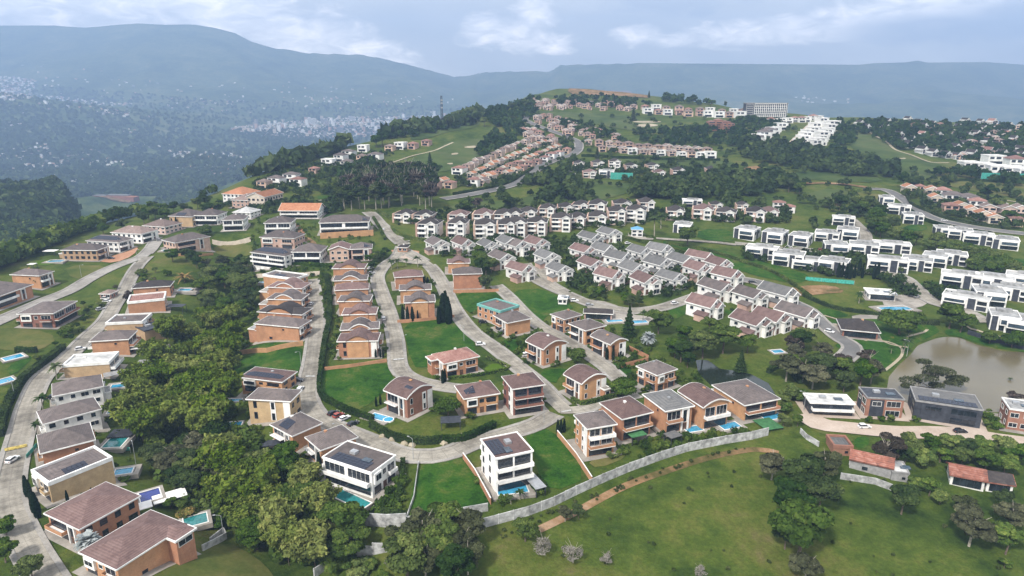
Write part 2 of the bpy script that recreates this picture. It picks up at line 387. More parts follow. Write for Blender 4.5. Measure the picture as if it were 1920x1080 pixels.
def joints(m):
    n = NT(m.node_tree); b = m.node_tree.nodes['Principled BSDF']; old = b.inputs['Base Color'].links[0].from_socket
    a = n.n('ShaderNodeAttribute'); a.attribute_name = 'along'; c = n.n('ShaderNodeAttribute'); c.attribute_name = 'across'
    j = n.m('GREATER_THAN', n.m('FRACT', n.m('DIVIDE', a.outputs['Fac'], 4.2)), .07)
    k = n.m('GREATER_THAN', n.m('ABSOLUTE', n.m('SUBTRACT', c.outputs['Fac'], .5)), .014)
    t = n.m('ABSOLUTE', n.m('SUBTRACT', n.m('ABSOLUTE', n.m('SUBTRACT', c.outputs['Fac'], .5)), .24))
    ty = n.m('MULTIPLY_ADD', n.m('MINIMUM', n.m('MULTIPLY', t, 7), 1.0), .16, .86)
    f = n.m('MULTIPLY', n.m('MULTIPLY', n.m('MULTIPLY_ADD', j, .22, .78), n.m('MULTIPLY_ADD', k, .18, .82)), ty)
    cc = n.n('ShaderNodeCombineXYZ'); [n.l(f, cc.inputs[i]) for i in range(3)]
    slab = n.m('MULTIPLY_ADD', n.m('FRACT', n.m('MULTIPLY', n.m('SINE', n.m('MULTIPLY', n.m('FLOOR', n.m('DIVIDE', a.outputs['Fac'], 4.2)), 12.99)), 437.5)), .22, .88)
    sc_ = n.n('ShaderNodeCombineXYZ'); [n.l(slab, sc_.inputs[i]) for i in range(3)]
    n.l(n.mix(1, n.mix(1, old, cc.outputs[0], 'MULTIPLY'), sc_.outputs[0], 'MULTIPLY'), b.inputs['Base Color'])
joints(M['concrete'])
M['asphalt'] = ground_mat('grey_asphalt', [(.11, .108, .105), (.17, .165, .16)], (.04, .25, 2.5), .02, .3)
M['sidewalk'] = ground_mat('footway_concrete', [(.22, .205, .185), (.34, .32, .29)], (.08, .5, 3), .02, .5)
M['dirt'] = ground_mat('red_dirt', [(.085, .072, .025), (.16, .105, .05), (.24, .145, .075), (.30, .20, .125)], (.05, .2, 1.0), .15, .5)
M['sand'] = ground_mat('pale_sand', [(.28, .24, .17), (.40, .35, .26)], (.05, .2, 1.5), .05, .3)
M['beige'] = ground_mat('beige_paving', [(.36, .29, .235), (.46, .38, .32)], (.05, .2, 1.5), .03, .3)
M['patio'] = ground_mat('patio_tiles', [(.22, .20, .175), (.36, .33, .29)], (.07, .3, 2), .02, .35)
M['paver'] = ground_mat('brick_pavers', [(.33, .17, .10), (.44, .26, .17)], (.07, .3, 2), .02, .4)
M['brick'] = brick_mat('orange_brick', (.43, .21, .11), (.49, .265, .145), (.34, .24, .17))
M['brick_tan'] = brick_mat('tan_brick', (.42, .28, .16), (.47, .33, .20), (.38, .29, .2))
M['brick_red'] = brick_mat('red_brick', (.25, .115, .08), (.30, .145, .105), (.24, .16, .12))
M['brick_pink'] = brick_mat('pale_pink_brick', (.50, .33, .26), (.56, .39, .31), (.46, .36, .3))
M['white'] = mat('white_render', (.78, .765, .735), .7, .10, .35)
M['cream'] = mat('cream_render', (.58, .50, .41), .8, .08, .4)
M['pink'] = mat('pink_render', (.56, .42, .36), .8, .08, .4)
M['char'] = mat('charcoal_cladding', (.045, .05, .062), .6, .2, .7)
M['grey'] = mat('grey_concrete', (.27, .265, .26), .85, .15, .6)
M['wood'] = mat('brown_timber', (.12, .065, .04), .7, .2, 1.5)
M['shingle'] = roof_mat('grey_brown_shingles', (.075, .062, .058), (.125, .104, .098), (.185, .15, .14))
M['shingle_red'] = roof_mat('mauve_shingles', (.10, .062, .056), (.165, .105, .095), (.22, .15, .135))
M['shingle_dark'] = roof_mat('dark_shingles', (.028, .024, .024), (.045, .038, .036), (.075, .064, .058))
M['shingle_grey'] = roof_mat('grey_shingles', (.10, .10, .10), (.15, .148, .145), (.20, .19, .185))
M['terracotta'] = roof_mat('terracotta_tiles', (.26, .10, .05), (.36, .155, .08), (.45, .25, .15))
M['tile_red'] = roof_mat('faded_red_tiles', (.17, .085, .07), (.27, .14, .115), (.35, .25, .21))
M['tile_pink'] = roof_mat('dusty_pink_tiles', (.13, .095, .085), (.21, .155, .135), (.30, .235, .205))
M['rust'] = roof_mat('rusty_roof_sheets', (.08, .06, .055), (.24, .09, .06), (.36, .22, .18), 3)
M['flatroof'] = mat('flat_roof_membrane', (.30, .30, .295), .9, .2, .5)
M['flatlight'] = mat('pale_flat_roof', (.48, .475, .46), .9, .15, .4)
M['glass'] = mat('window_glass', (.018, .024, .032), .12, .3, .5, spec=.8)
M['glass_blue'] = mat('bluish_window_glass', (.05, .075, .10), .12, .3, .5, spec=.8)
M['solar'] = mat('solar_cells', (.012, .016, .032), .25, .1, .5, spec=.6)
M['alu'] = mat('aluminium', (.4, .41, .42), .45, .1, 1, metal=.4)
M['trunk'] = mat('tree_bark', (.13, .10, .075), .95, .25, 2)
M['trunk_pale'] = mat('pale_bark', (.30, .27, .22), .95, .2, 2)
M['pool'] = mat('pool_water', (.05, .30, .48), .08, .15, 1.2, spec=.6)
M['pool_teal'] = mat('teal_pool_water', (.03, .20, .20), .08, .15, 1.2, spec=.6)
M['pool_navy'] = mat('navy_pool_water', (.02, .035, .20), .08, .15, 1.2, spec=.6)
M['teal_cloth'] = mat('teal_netting', (.06, .36, .29), .8, .2, 1)
M['green_turf'] = mat('artificial_turf', (.05, .16, .06), .9, .15, 1)
M['wallconc'] = mat('weathered_concrete', (.50, .50, .49), .9, .3, .6, col2=(.20, .20, .195))
M['tyre'] = mat('tyre_rubber', (.02, .02, .02), .8, .1, 3)
M['car_white'] = mat('white_car_paint', (.72, .72, .72), .25, .02, 1, spec=.6)
M['car_black'] = mat('black_car_paint', (.015, .016, .018), .2, .02, 1, spec=.6)
M['car_red'] = mat('red_car_paint', (.28, .05, .03), .25, .02, 1, spec=.6)
M['car_grey'] = mat('silver_car_paint', (.35, .36, .37), .3, .02, 1, spec=.6)
M['pole'] = mat('galvanised_steel', (.32, .33, .33), .5, .1, 2)
M['leaf'] = leaf_mat('broad_leaves', (0.0246, 0.0528, 0.0061), (0.0702, 0.1211, 0.0121), (0.1492, 0.1941, 0.0219))
M['leaf_dark'] = leaf_mat('dark_leaves', (0.0156, 0.0357, 0.0083), (0.0418, 0.0747, 0.0151), (0.0835, 0.1217, 0.0248))
M['leaf_bam'] = leaf_mat('bamboo_leaves', (0.0386, 0.0730, 0.0047), (0.1229, 0.1776, 0.0117), (0.2457, 0.2696, 0.0257))
M['leaf_lime'] = leaf_mat('lime_leaves', (.0300, .0750, .0080), (.1000, .1600, .0180), (.2000, .2500, .0300))
M['leaf_olive'] = leaf_mat('olive_leaves', (0.0380, 0.0451, 0.0207), (0.0822, 0.0927, 0.0393), (0.1392, 0.1482, 0.0672))
M['leaf_brown'] = leaf_mat('reddish_leaves', (.035, .03, .022), (.075, .058, .045), (.11, .085, .07))
M['leaf_silver'] = leaf_mat('silver_fronds', (.16, .19, .19), (.28, .31, .31), (.40, .43, .43))
M['leaf_cyp'] = leaf_mat('cypress_needles', (.004, .012, .006), (.010, .024, .010), (.02, .038, .014))
M['leaf_palm'] = leaf_mat('palm_fronds', (.02, .045, .012), (.045, .08, .02), (.09, .12, .035))
M['leaf_rust'] = leaf_mat('rusty_fronds', (.10, .08, .02), (.22, .15, .03), (.32, .22, .04))
M['twig'] = leaf_mat('pale_twigs', (.13, .12, .10), (.22, .20, .17), (.30, .28, .25), .1)
M['leaf_far'] = leaf_mat('far_leaves', (.035, .060, .018), (.075, .11, .035), (.14, .17, .06))
M['tuft'] = leaf_mat('pasture_tufts', (.022, .046, .007), (.045, .072, .012), (.085, .10, .025))
M['bloom'] = leaf_mat('yellow_flowering_leaves', (.02, .05, .01), (.09, .12, .015), (.40, .26, .02))

# the great ground sheet: pasture, scrub and forest by place
def make_ground():
    V = np.stack([XX, YY, ZZ], -1).reshape(-1, 3)
    i = np.arange(NR-1)[:, None]*NC + np.arange(NC-1)[None]
    F = np.stack([i, i+1, i+NC+1, i+NC], -1).reshape(-1, 4)
    me = fast_mesh('ground', V, F)
    t = XX/YY; Yr = np.interp(t, rim_t, rim_Y)
    forest = sm((YY-Yr+15)/60)
    me.attributes.new('forest', 'FLOAT', 'POINT').data.foreach_set('value', forest.ravel().astype(np.float32))
    m = bpy.data.materials.new('ground'); m.use_nodes = True; n = NT(m.node_tree); b = m.node_tree.nodes['Principled BSDF']
    b.inputs['Roughness'].default_value = .95; b.inputs['Specular IOR Level'].default_value = .1
    p = pos_node(n)
    f = n.m('ADD', n.m('MULTIPLY', n.noise(p, .02, 7, .6, .6), .55), n.m('MULTIPLY', n.noise(p, .14, 6, .7), .45))
    near = n.ramp(f, [(.33, (.016, .034, .006)), (.41, (.034, .060, .008)), (.50, (.062, .090, .013)), (.58, (.095, .108, .022)), (.67, (.13, .11, .045))])
    fine = n.ramp(n.noise(p, .9, 7, .8), [(.3, (.62,)*3), (.7, (1.3,)*3)])
    near = n.mix(1, near, fine, 'MULTIPLY')
    g = n.m('ADD', n.m('MULTIPLY', n.noise(p, .0022, 8, .65, .4), .5), n.m('MULTIPLY', n.noise(p, .02, 7, .7), .5))
    far = n.ramp(g, [(.36, (.022, .042, .012)), (.45, (.045, .075, .022)), (.52, (.09, .12, .04)), (.60, (.15, .16, .07)), (.70, (.30, .24, .17))])
    a = n.n('ShaderNodeAttribute'); a.attribute_name = 'forest'
    n.l(n.mix(a.outputs['Fac'], near, far), b.inputs['Base Color'])
    bp = n.n('ShaderNodeBump'); bp.inputs['Strength'].default_value = 1; bp.inputs['Distance'].default_value = .5
    n.l(n.noise(p, .7, 6, .75), bp.inputs['Height'])
    bq = n.n('ShaderNodeBump'); bq.inputs['Strength'].default_value = 1; n.l(n.m('MULTIPLY', a.outputs['Fac'], 9), bq.inputs['Distance'])
    n.l(n.noise(p, .05, 6, .75), bq.inputs['Height']); n.l(bp.outputs[0], bq.inputs['Normal'])
    n.l(bq.outputs[0], b.inputs['Normal'])
    o = link('ground', me, m, smooth=True); tag(o, kind='structure')
make_ground()
def haze():
    mb = MB(); mb.box(-17500, 17500, -200, 10760, -262, 1180)
    m = bpy.data.materials.new('haze'); m.use_nodes = True; n = NT(m.node_tree); m.node_tree.nodes.clear()
    pv = n.n('ShaderNodeVolumePrincipled'); pv.inputs['Color'].default_value = (.43, .63, 1.0, 1); pv.inputs['Density'].default_value = HAZE_D
    pv.inputs['Anisotropy'].default_value = 0.1
    o = n.n('ShaderNodeOutputMaterial'); n.l(pv.outputs[0], o.inputs['Volume'])
    h = mb.build('haze', m); tag(h, 'pale blue haze filling the valley air', 'haze', kind='stuff')
HAZE_D = 1.6e-4
# ------------------------------------------------------------------ ground sheets, roads
def lift(y): return .10 + np.maximum(0, y-200)*.0007
def world_poly(pts, up=0):
    o = []
    for u, v in pts:
        h = hit(u, v, up)
        if h: o.append((h[0], h[1]))
    return o
def smooth_closed(P, k=2):
    P = np.array(P)
    for _ in range(k):
        Q = np.roll(P, -1, 0); P = np.stack([.75*P+.25*Q, .25*P+.75*Q], 1).reshape(-1, 2)
    return P
def sheet(name, poly, mt, off=0.0, step=None, z=None, rnd=1, thick=0):
    P = smooth_closed(poly, rnd) if rnd else np.array(poly)
    step = step or max(3.0, P[:, 1].mean()*.011)
    B = []
    for a, b in zip(P, np.roll(P, -1, 0)):
        k = max(1, int(np.hypot(*(b-a))/step))
        for i in range(k): B.append(a+(b-a)*i/k)
    B = np.array(B); nb = len(B)
    gx, gy = np.meshgrid(np.arange(B[:, 0].min(), B[:, 0].max(), step), np.arange(B[:, 1].min(), B[:, 1].max(), step))
    g = np.stack([gx.ravel(), gy.ravel()], 1)
    if len(g):
        k = in_poly(g[:, 0], g[:, 1], [tuple(q) for q in B]) & (seg_dist(g[:, 0], g[:, 1], [tuple(q) for q in B]+[tuple(B[0])]) > step*.4)
        g = g[k]
    allp = np.r_[B, g] if len(g) else B
    v, e, f, *_ = delaunay_2d_cdt([Vector(map(float, q)) for q in allp], [], [list(range(nb))], 1, 1e-4)
    V = np.array([(q.x, q.y) for q in v])
    zz = (HS(V[:, 0], V[:, 1]) + lift(V[:, 1]) + off) if z is None else np.full(len(V), z)
    me = bpy.data.meshes.new(name); me.from_pydata([(a, b, c) for (a, b), c in zip(V.tolist(), zz.tolist())], [], [list(t) for t in f]); me.update()
    up = sum(p.normal.z for p in me.polygons)
    if up < 0: me.flip_normals()
    o = link(name, me, mt, smooth=True)
    return tag(o, kind='structure')
def resample(P, step):
    P = np.array(P, float)
    # Catmull-Rom through the points
    Q = []
    n = len(P)
    for i in range(n-1):
        p0, p1, p2, p3 = P[max(i-1, 0)], P[i], P[i+1], P[min(i+2, n-1)]
        k = max(1, int(np.hypot(*(p2-p1))/step))
        for j in range(k):
            t = j/k
            Q.append(.5*((2*p1)+(-p0+p2)*t+(2*p0-5*p1+4*p2-p3)*t*t+(-p0+3*p1-3*p2+p3)*t**3))
    Q.append(P[-1]); return np.array(Q)
ROADS = []
def strip_pts(Q, a, b):
    T = np.gradient(Q, axis=0); T /= np.maximum(1e-6, np.linalg.norm(T, axis=1))[:, None]
    N = np.stack([-T[:, 1], T[:, 0]], 1)
    return Q+N*a, Q+N*b
def strip(name, Q, a, b, mt, off, kind='structure', keep=None, side=0.0):
    n = 4
    L, R = strip_pts(Q, a, b)
    rows = [L+(R-L)*i/n for i in range(n+1)]
    V = []; F = []
    for i in range(len(Q)):
        for r in rows:
            V.append((r[i, 0], r[i, 1]))
    V = np.array(V); zz = HS(V[:, 0], V[:, 1]) + lift(V[:, 1]) + off
    for i in range(len(Q)-1):
        if keep is not None and not (keep[i] and keep[i+1]): continue
        for j in range(n): F.append((i*(n+1)+j, (i+1)*(n+1)+j, (i+1)*(n+1)+j+1, i*(n+1)+j+1))
    VV = [(a_, b_, c_) for (a_, b_), c_ in zip(V.tolist(), zz.tolist())]
    if side:      # kerb faces
        base = len(VV); VV += [(x, y, z-side) for x, y, z in VV]
        for i in range(len(Q)-1):
            if keep is not None and not (keep[i] and keep[i+1]): continue
            p, q = i*(n+1), (i+1)*(n+1)
            F.append((p, q, base+q, base+p)); F.append((q+n, p+n, base+p+n, base+q+n))
    if not F: return None
    me = bpy.data.meshes.new(name); me.from_pydata(VV, [], F); me.update()
    D = np.r_[0, np.cumsum(np.hypot(*np.diff(Q, axis=0).T))]; al = np.repeat(D, n+1); ac = np.tile(np.arange(n+1)/n, len(Q))
    if side: al = np.r_[al, al]; ac = np.r_[ac, ac]
    me.attributes.new('along', 'FLOAT', 'POINT').data.foreach_set('value', al.astype(np.float32)); me.attributes.new('across', 'FLOAT', 'POINT').data.foreach_set('value', ac.astype(np.float32))
    if sum(p.normal.z*p.area for p in me.polygons) < 0: me.flip_normals()
    return tag(link(name, me, mt), kind=kind)
def road(px, width, mt='concrete', walk=1.4, verge=0):
    P = [p for p in (hit(u, v) for u, v in px) if p]
    Q = resample([(a, b) for a, b, c in P], max(2.5, P[0][1]*.008))
    ROADS.append((Q, width, mt, walk))
def build_roads():
    for i, (Q, w_, mt, walk) in enumerate(ROADS):
        strip('road', Q, -w_/2, w_/2, M[mt], .05+.014*i)
    for i, (Q, w_, mt, walk) in enumerate(ROADS):
        if not walk: continue
        for s in (-1, 1):
            C_ = Q + (strip_pts(Q, s*(w_/2+.5), 0)[0]-Q)
            keep = np.ones(len(Q), bool)
            for j, (R, w2, *_r) in enumerate(ROADS):
                if j == i: continue
                keep &= seg_dist(C_[:, 0], C_[:, 1], [tuple(q) for q in R]) > w2/2+.6
            strip('pavement', Q, s*(w_/2), s*(w_/2+walk), M['sidewalk'], .24+.006*i, keep=keep, side=.22)

# ------------------------------------------------------------------ buildings
def frames(x0, x1, y0, y1):
    """four wall frames: origin, direction along the wall, outward normal, length"""
    return {'front': ((x0, y0), (1, 0), (0, -1), x1-x0), 'right': ((x1, y0), (0, 1), (1, 0), y1-y0),
            'back': ((x1, y1), (-1, 0), (0, 1), x1-x0), 'left': ((x0, y1), (0, -1), (-1, 0), y1-y0)}
def wbox(mb, fr, s0, s1, z0, z1, o0, o1):
    (ox, oy), (dx, dy), (nx, ny), L = fr
    P = [(ox+dx*s+nx*o, oy+dy*s+ny*o) for s, o in ((s0, o1), (s1, o1), (s1, o0), (s0, o0))]
    mb.prism(P, z0, z1); return mb
def window(par, fr, s0, s1, z0, z1, fm=None, gm='glass', bars=1, name='window'):
    fm = fm or FMD[0]; t = .10; mb = MB()
    wbox(mb, fr, s0-t, s0, z0-t, z1+t, -.05, .09); wbox(mb, fr, s1, s1+t, z0-t, z1+t, -.05, .09)
    wbox(mb, fr, s0, s1, z1, z1+t, -.05, .088); wbox(mb, fr, s0, s1, z0-t, z0, -.05, .11)
    nb = int((s1-s0)/2.0) if bars else 0
    for i in range(1, nb+1):
        c = s0+(s1-s0)*i/(nb+1); wbox(mb, fr, c-.03, c+.03, z0, z1, -.02, .06)
    f = mb.build(name, M[fm], par)
    g = MB(); wbox(g, fr, s0, s1, z0, z1, -.03, .035); g.build('pane', M[gm], f)
    return f
def door(par, fr, s0, s1, z0, z1, mt='wood', name='door'):
    mb = MB(); wbox(mb, fr, s0, s1, z0, z1, -.03, .06)
    wbox(mb, fr, s0-.12, s0, z0, z1+.12, -.03, .10); wbox(mb, fr, s1, s1+.12, z0, z1+.12, -.03, .10); wbox(mb, fr, s0, s1, z1, z1+.12, -.03, .10)
    return mb.build(name, M[mt], par)
def balcony(par, fr, s0, s1, z, dep=1.8, pm='brick', solid=True, hgt=.95):
    mb = MB(); wbox(mb, fr, s0, s1, z-.22, z, 0.0, dep)
    b = mb.build('balcony', M['white'], par)
    q = MB(); t = .15
    if solid:
        wbox(q, fr, s0, s1, z, z+hgt, dep-t-.003, dep-.003); wbox(q, fr, s0, s0+t, z, z+hgt-.01, .01, dep-t-.01); wbox(q, fr, s1-t, s1, z, z+hgt-.01, .01, dep-t-.01)
        q.build('parapet', M[pm], b)
    else:
        wbox(q, fr, s0, s1, z+hgt-.06, z+hgt, dep-.1, dep-.04)
        k = max(2, int((s1-s0)/1.2))
        for i in range(k+1):
            c = s0+(s1-s0)*i/k; wbox(q, fr, max(s0, c-.03), min(s1, c+.03), z, z+hgt-.06, dep-.1, dep-.05)
        q.build('railing', M['alu'], b)
    return b
def hip_roof(mb, x0, x1, y0, y1, z, pitch=.36, lim=None):
    w_, d_ = x1-x0, y1-y0; r = min(w_, d_)/2; h = r*pitch
    if lim: h = min(h, lim)
    if w_ >= d_: a, b = (x0+r, (y0+y1)/2), (x1-r-.01, (y0+y1)/2)
    else: a, b = ((x0+x1)/2, y0+r), ((x0+x1)/2, y1-r-.01)
    V = [(x0, y0, z), (x1, y0, z), (x1, y1, z), (x0, y1, z), (*a, z+h), (*b, z+h)]
    F = [(0, 1, 5, 4), (1, 2, 5), (2, 3, 4, 5), (3, 0, 4), (3, 2, 1, 0)] if w_ >= d_ else [(0, 1, 4), (1, 2, 5, 4), (2, 3, 5), (3, 0, 4, 5), (3, 2, 1, 0)]
    mb.add(V, F); return h
ARC = [(0, 0), (.10, .36), (.24, .70), (.40, .94), (.5, 1.0), (.60, .94), (.76, .70), (.90, .36), (1, 0)]
GAB = [(0, 0), (.5, 1), (1, 0)]
def profile_roof(par, rm, wm, ax, x0, x1, y0, y1, z, rise, prof, oh=.55, th=.3, wall=True, name='roof', trim='white', c0=None):
    """a roof that follows a profile across its width; ax 'y' = ridge runs along y (gable faces front)"""
    def P(a, t, zz):   # a along the ridge, t across 0..1
        return ((x0-oh+(x1-x0+2*oh)*t, a, zz) if ax == 'y' else (a, y0-oh+(y1-y0+2*oh)*t, zz))
    lo_, hi_ = ((y0-oh, y1+oh) if ax == 'y' else (x0-oh, x1+oh))
    mb = MB(); V = []; F = []; n = len(prof)
    for a in (lo_, hi_):
        for t, h in prof: V.append(P(a, t, z+h*rise+th))
        for t, h in prof: V.append(P(a, t, z+h*rise))
    for i in range(n-1):
        F += [(i, i+1, 2*n+i+1, 2*n+i), (n+i+1, n+i, 3*n+i, 3*n+i+1), (i+1, i, n+i, n+i+1), (2*n+i, 2*n+i+1, 3*n+i+1, 3*n+i)]
    F += [(0, 2*n, 3*n, n), (n-1, 2*n-1, 4*n-1, 3*n-1)]
    mb.add(V, F); rf = mb.build(name, M[rm], par)
    # white verge trim along both gable edges
    for a in (lo_-.06, hi_-.10):
        tb = MB(); V = []
        for da in (0, .16):
            for t, h in prof: V.append(P(a+da, t, z+h*rise+th+.05))
            for t, h in prof: V.append(P(a+da, t, z+h*rise-.12))
        F = []
        for i in range(n-1):
            F += [(i, i+1, 2*n+i+1, 2*n+i), (n+i+1, n+i, 3*n+i, 3*n+i+1), (i+1, i, n+i, n+i+1), (2*n+i, 2*n+i+1, 3*n+i+1, 3*n+i)]
        F += [(0, 2*n, 3*n, n), (n-1, 2*n-1, 4*n-1, 3*n-1)]
        tb.add(V, F); tb.build('verge', M[trim], rf)
    if wall:
        for a, b in ((lo_+oh, lo_+oh+.3), (hi_-oh-.3, hi_-oh)):
            g = MB()
            q = [P(a, (t*(1-.0)), z+h*rise+.01) for t, h in prof]
            # clip to the wall line
            k = oh/((x1-x0 if ax == 'y' else y1-y0)+2*oh)
            prof2 = [(k, float(np.interp(k, [p[0] for p in prof], [p[1] for p in prof])))] + [p for p in prof if k < p[0] < 1-k] + [(1-k, float(np.interp(1-k, [p[0] for p in prof], [p[1] for p in prof])))]
            V = []
            for aa in (a, b):
                V += [P(aa, t, z+h*rise+.01) for t, h in prof2] + [P(aa, 1-k, z-.05), P(aa, k, z-.05)]
            m_ = len(prof2)+2
            g.add(V, [tuple(range(m_)), tuple(range(2*m_-1, m_-1, -1))] + [(i, m_+i, m_+(i+1) % m_, (i+1) % m_) for i in range(m_)])
            g.build('gable_wall', M[wm], par)
    # eaves fascia
    e = MB()
    for t in (0, 1):
        if ax == 'y':
            xx = x0-oh if t == 0 else x1+oh
            e.box(xx-.09, xx+.09, lo_+.12, hi_-.12, z-.14, z+th-.02)
        else:
            yy = y0-oh if t == 0 else y1+oh
            e.box(lo_+.12, hi_-.12, yy-.09, yy+.09, z-.14, z+th-.02)
    e.build('fascia', M[trim], rf)
    return rf
def ring(mb, x0, x1, y0, y1, z0, z1, t):
    V = []; F = []
    for z in (z0, z1):
        V += [(x0, y0, z), (x1, y0, z), (x1, y1, z), (x0, y1, z), (x0+t, y0+t, z), (x1-t, y0+t, z), (x1-t, y1-t, z), (x0+t, y1-t, z)]
    for i in range(4):
        j = (i+1) % 4
        F += [(i, j, 8+j, 8+i), (4+j, 4+i, 12+i, 12+j), (8+i, 8+j, 12+j, 12+i), (j, i, 4+i, 4+j)]
    mb.add(V, F)
def solar(par, x0, x1, y0, y1, zf, nx=4, ny=2):
    """a field of solar panels lying on a sloped roof; zf gives the roof height"""
    mb = MB(); g = .12; cw = (x1-x0)/nx; ch = (y1-y0)/ny
    for i in range(nx):
        for j in range(ny):
            a, b, c, d = x0+i*cw+g/2, x0+(i+1)*cw-g/2, y0+j*ch+g/2, y0+(j+1)*ch-g/2
            V = [(x, y, zf(x, y)+h) for h in (.07, .16) for x, y in ((a, c), (b, c), (b, d), (a, d))]
            mb.add(V, [(0, 3, 2, 1), (4, 5, 6, 7), (0, 1, 5, 4), (1, 2, 6, 5), (2, 3, 7, 6), (3, 0, 4, 7)])
    return mb.build('solar_array', M['solar'], par)
FMD = ['white']
def facade(par, fr, h, code, R, wm, lv=2):
    """put windows, doors and balconies on a wall by a short code"""
    L = fr[3]; fh = h/lv
    if code == 'blank':
        if R.random() < .6: window(par, fr, L*.3, L*.3+1.6, .4, 1.6, fm=wm)
        if R.random() < .5: window(par, fr, L*.62, L*.62+1.0, h-2.2, h-1.3, fm=wm)
    elif code == 'slit':
        a = L*R.uniform(.5, .62)
        mb = MB(); wbox(mb, fr, a, a+1.9, .6, h-.3, 0, .13); mb.build('panel', M['white'], par)
        for k in range(lv): 
            f2 = (tuple(np.array(fr[0])+np.array(fr[2])*.13), fr[1], fr[2], fr[3])
            window(par, f2, a+.45, a+1.45, k*fh+.9, k*fh+fh-.9)
        mb = MB(); wbox(mb, fr, L-2.6, L-.12, -.3, h-.35, 0, .16); mb.build('panel', M['white'], par)
        for k in range(lv): window(par, fr, L*.12, L*.12+1.1, k*fh+1.0, k*fh+fh-.8)
    elif code == 'windows':
        k = max(2, int(L/3.6))
        for l in range(lv):
            for i in range(k):
                c = L*(i+.5)/k; ww = R.choice([.7, .9, 1.2])
                window(par, fr, c-ww, c+ww, l*fh+.95, l*fh+min(2.5, fh-.45))
    elif code == 'glass':
        # big glazing under and over a balcony, a white portal round the door
        a, b = L*.08, L*.56
        window(par, fr, a, b, fh*(lv-1)+.35, h-.75, gm='glass')
        balcony(par, fr, a-.4, b+.3, fh*(lv-1)+.02, 1.7, pm=wm if R.random() < .6 else 'white', solid=R.random() < .75)
        for l in range(lv-1): window(par, fr, a+.1, b-.1, .15+l*fh, l*fh+2.5, fm='char')
        c = L*.74
        mb = MB(); wbox(mb, fr, c-1.5, c-1.0, -.2, h-.6, 0, .5); wbox(mb, fr, c+1.0, c+1.5, -.2, h-.6, 0, .5); wbox(mb, fr, c-1.5, c+1.5, h-.6, h-.15, 0, .52)
        mb.build('portal', M['white'], par)
        door(par, fr, c-.8, c+.8, 0, 2.4); window(par, fr, c-.8, c+.8, 2.9, h-1.0)
    elif code == 'villa':
        # a mix: white bay, windows, a garage
        a = L*.06
        mb = MB(); wbox(mb, fr, a, a+L*.3, fh*(lv-1)-.1, h-.5, 0, .6); mb.build('bay', M['white'], par)
        f2 = (tuple(np.array(fr[0])+np.array(fr[2])*.6), fr[1], fr[2], fr[3])
        window(par, f2, a+.5, a+L*.3-.5, fh*(lv-1)+.7, h-1.1)
        window(par, fr, a+.3, a+L*.28, .2, 2.4, fm='char')
        window(par, fr, L*.44, L*.44+1.5, fh*(lv-1)+.9, h-1.2)
        door(par, fr, L*.45, L*.45+1.3, 0, 2.3)
        window(par, fr, L*.64, L*.92, fh*(lv-1)+.35, h-1.0)
        balcony(par, fr, L*.62, L*.94, fh*(lv-1)+.02, 1.3, pm=wm)
        door(par, fr, L*.64, L*.92, 0, 2.3, 'char', 'garage_door')
    elif code == 'terrace':
        window(par, fr, .8, L-.8, .2, 2.6, fm='char'); 
        for l in range(1, lv):
            window(par, fr, .8, L*.45, l*fh+.3, l*fh+fh-.6); window(par, fr, L*.52, L-.8, l*fh+.3, l*fh+fh-.6)
            balcony(par, fr, .3, L-.3, l*fh+.02, 2.0, pm='white' if R.random() < .5 else wm)
    elif code == 'dark':
        mb = MB(); wbox(mb, fr, L*.1, L*.48, -.2, h-.5, 0, .12); mb.build('cladding', M['char'], par)
        window(par, fr, L*.55, L*.92, fh*(lv-1)+.5, h-.9); window(par, fr, L*.55, L*.92, .3, 2.5)
        f2 = (tuple(np.array(fr[0])+np.array(fr[2])*.12), fr[1], fr[2], fr[3])
        window(par, f2, L*.16, L*.40, fh*(lv-1)+.7, h-1.2)
def rect_from(A, B, Cc, h, wt=None):
    gz = 0
    pts = []
    for q in (A, B, Cc):
        p = hit(q[0], q[1], h); pts.append(np.array(p[:2]))
    a, b, c = pts
    e1 = b-a; e2 = c-b; l1 = np.hypot(*e1); l2 = np.hypot(*e2)
    a1 = math.atan2(e1[1], e1[0]); a2 = math.atan2(e2[1], e2[0]) - math.pi/2
    p1 = math.hypot(B[0]-A[0], B[1]-A[1]); p2 = math.hypot(Cc[0]-B[0], Cc[1]-B[1])
    da = (a2-a1+math.pi) % (2*math.pi) - math.pi
    f = p2**2/(p1**2+p2**2)
    ang = a1 + max(-.5, min(.5, da))*f
    ux = np.array([math.cos(ang), math.sin(ang)]); uy = np.array([-ux[1], ux[0]])
    w_ = l1; d_ = min(max(l2, 7.5), 30)
    cen = b - ux*w_/2 + uy*d_/2
    return cen, ang, w_, d_
HOUSES = []     # (x, y, half size) of everything that trees must keep clear of
def pad_z(cen, ang, w_, d_):
    ux = np.array([math.cos(ang), math.sin(ang)]); uy = np.array([-ux[1], ux[0]])
    zs = [float(HS(*(cen+ux*a*w_/2+uy*b*d_/2))) for a in (-1, 0, 1) for b in (-1, 0, 1)]
    return float(np.mean(zs)), float(min(zs))
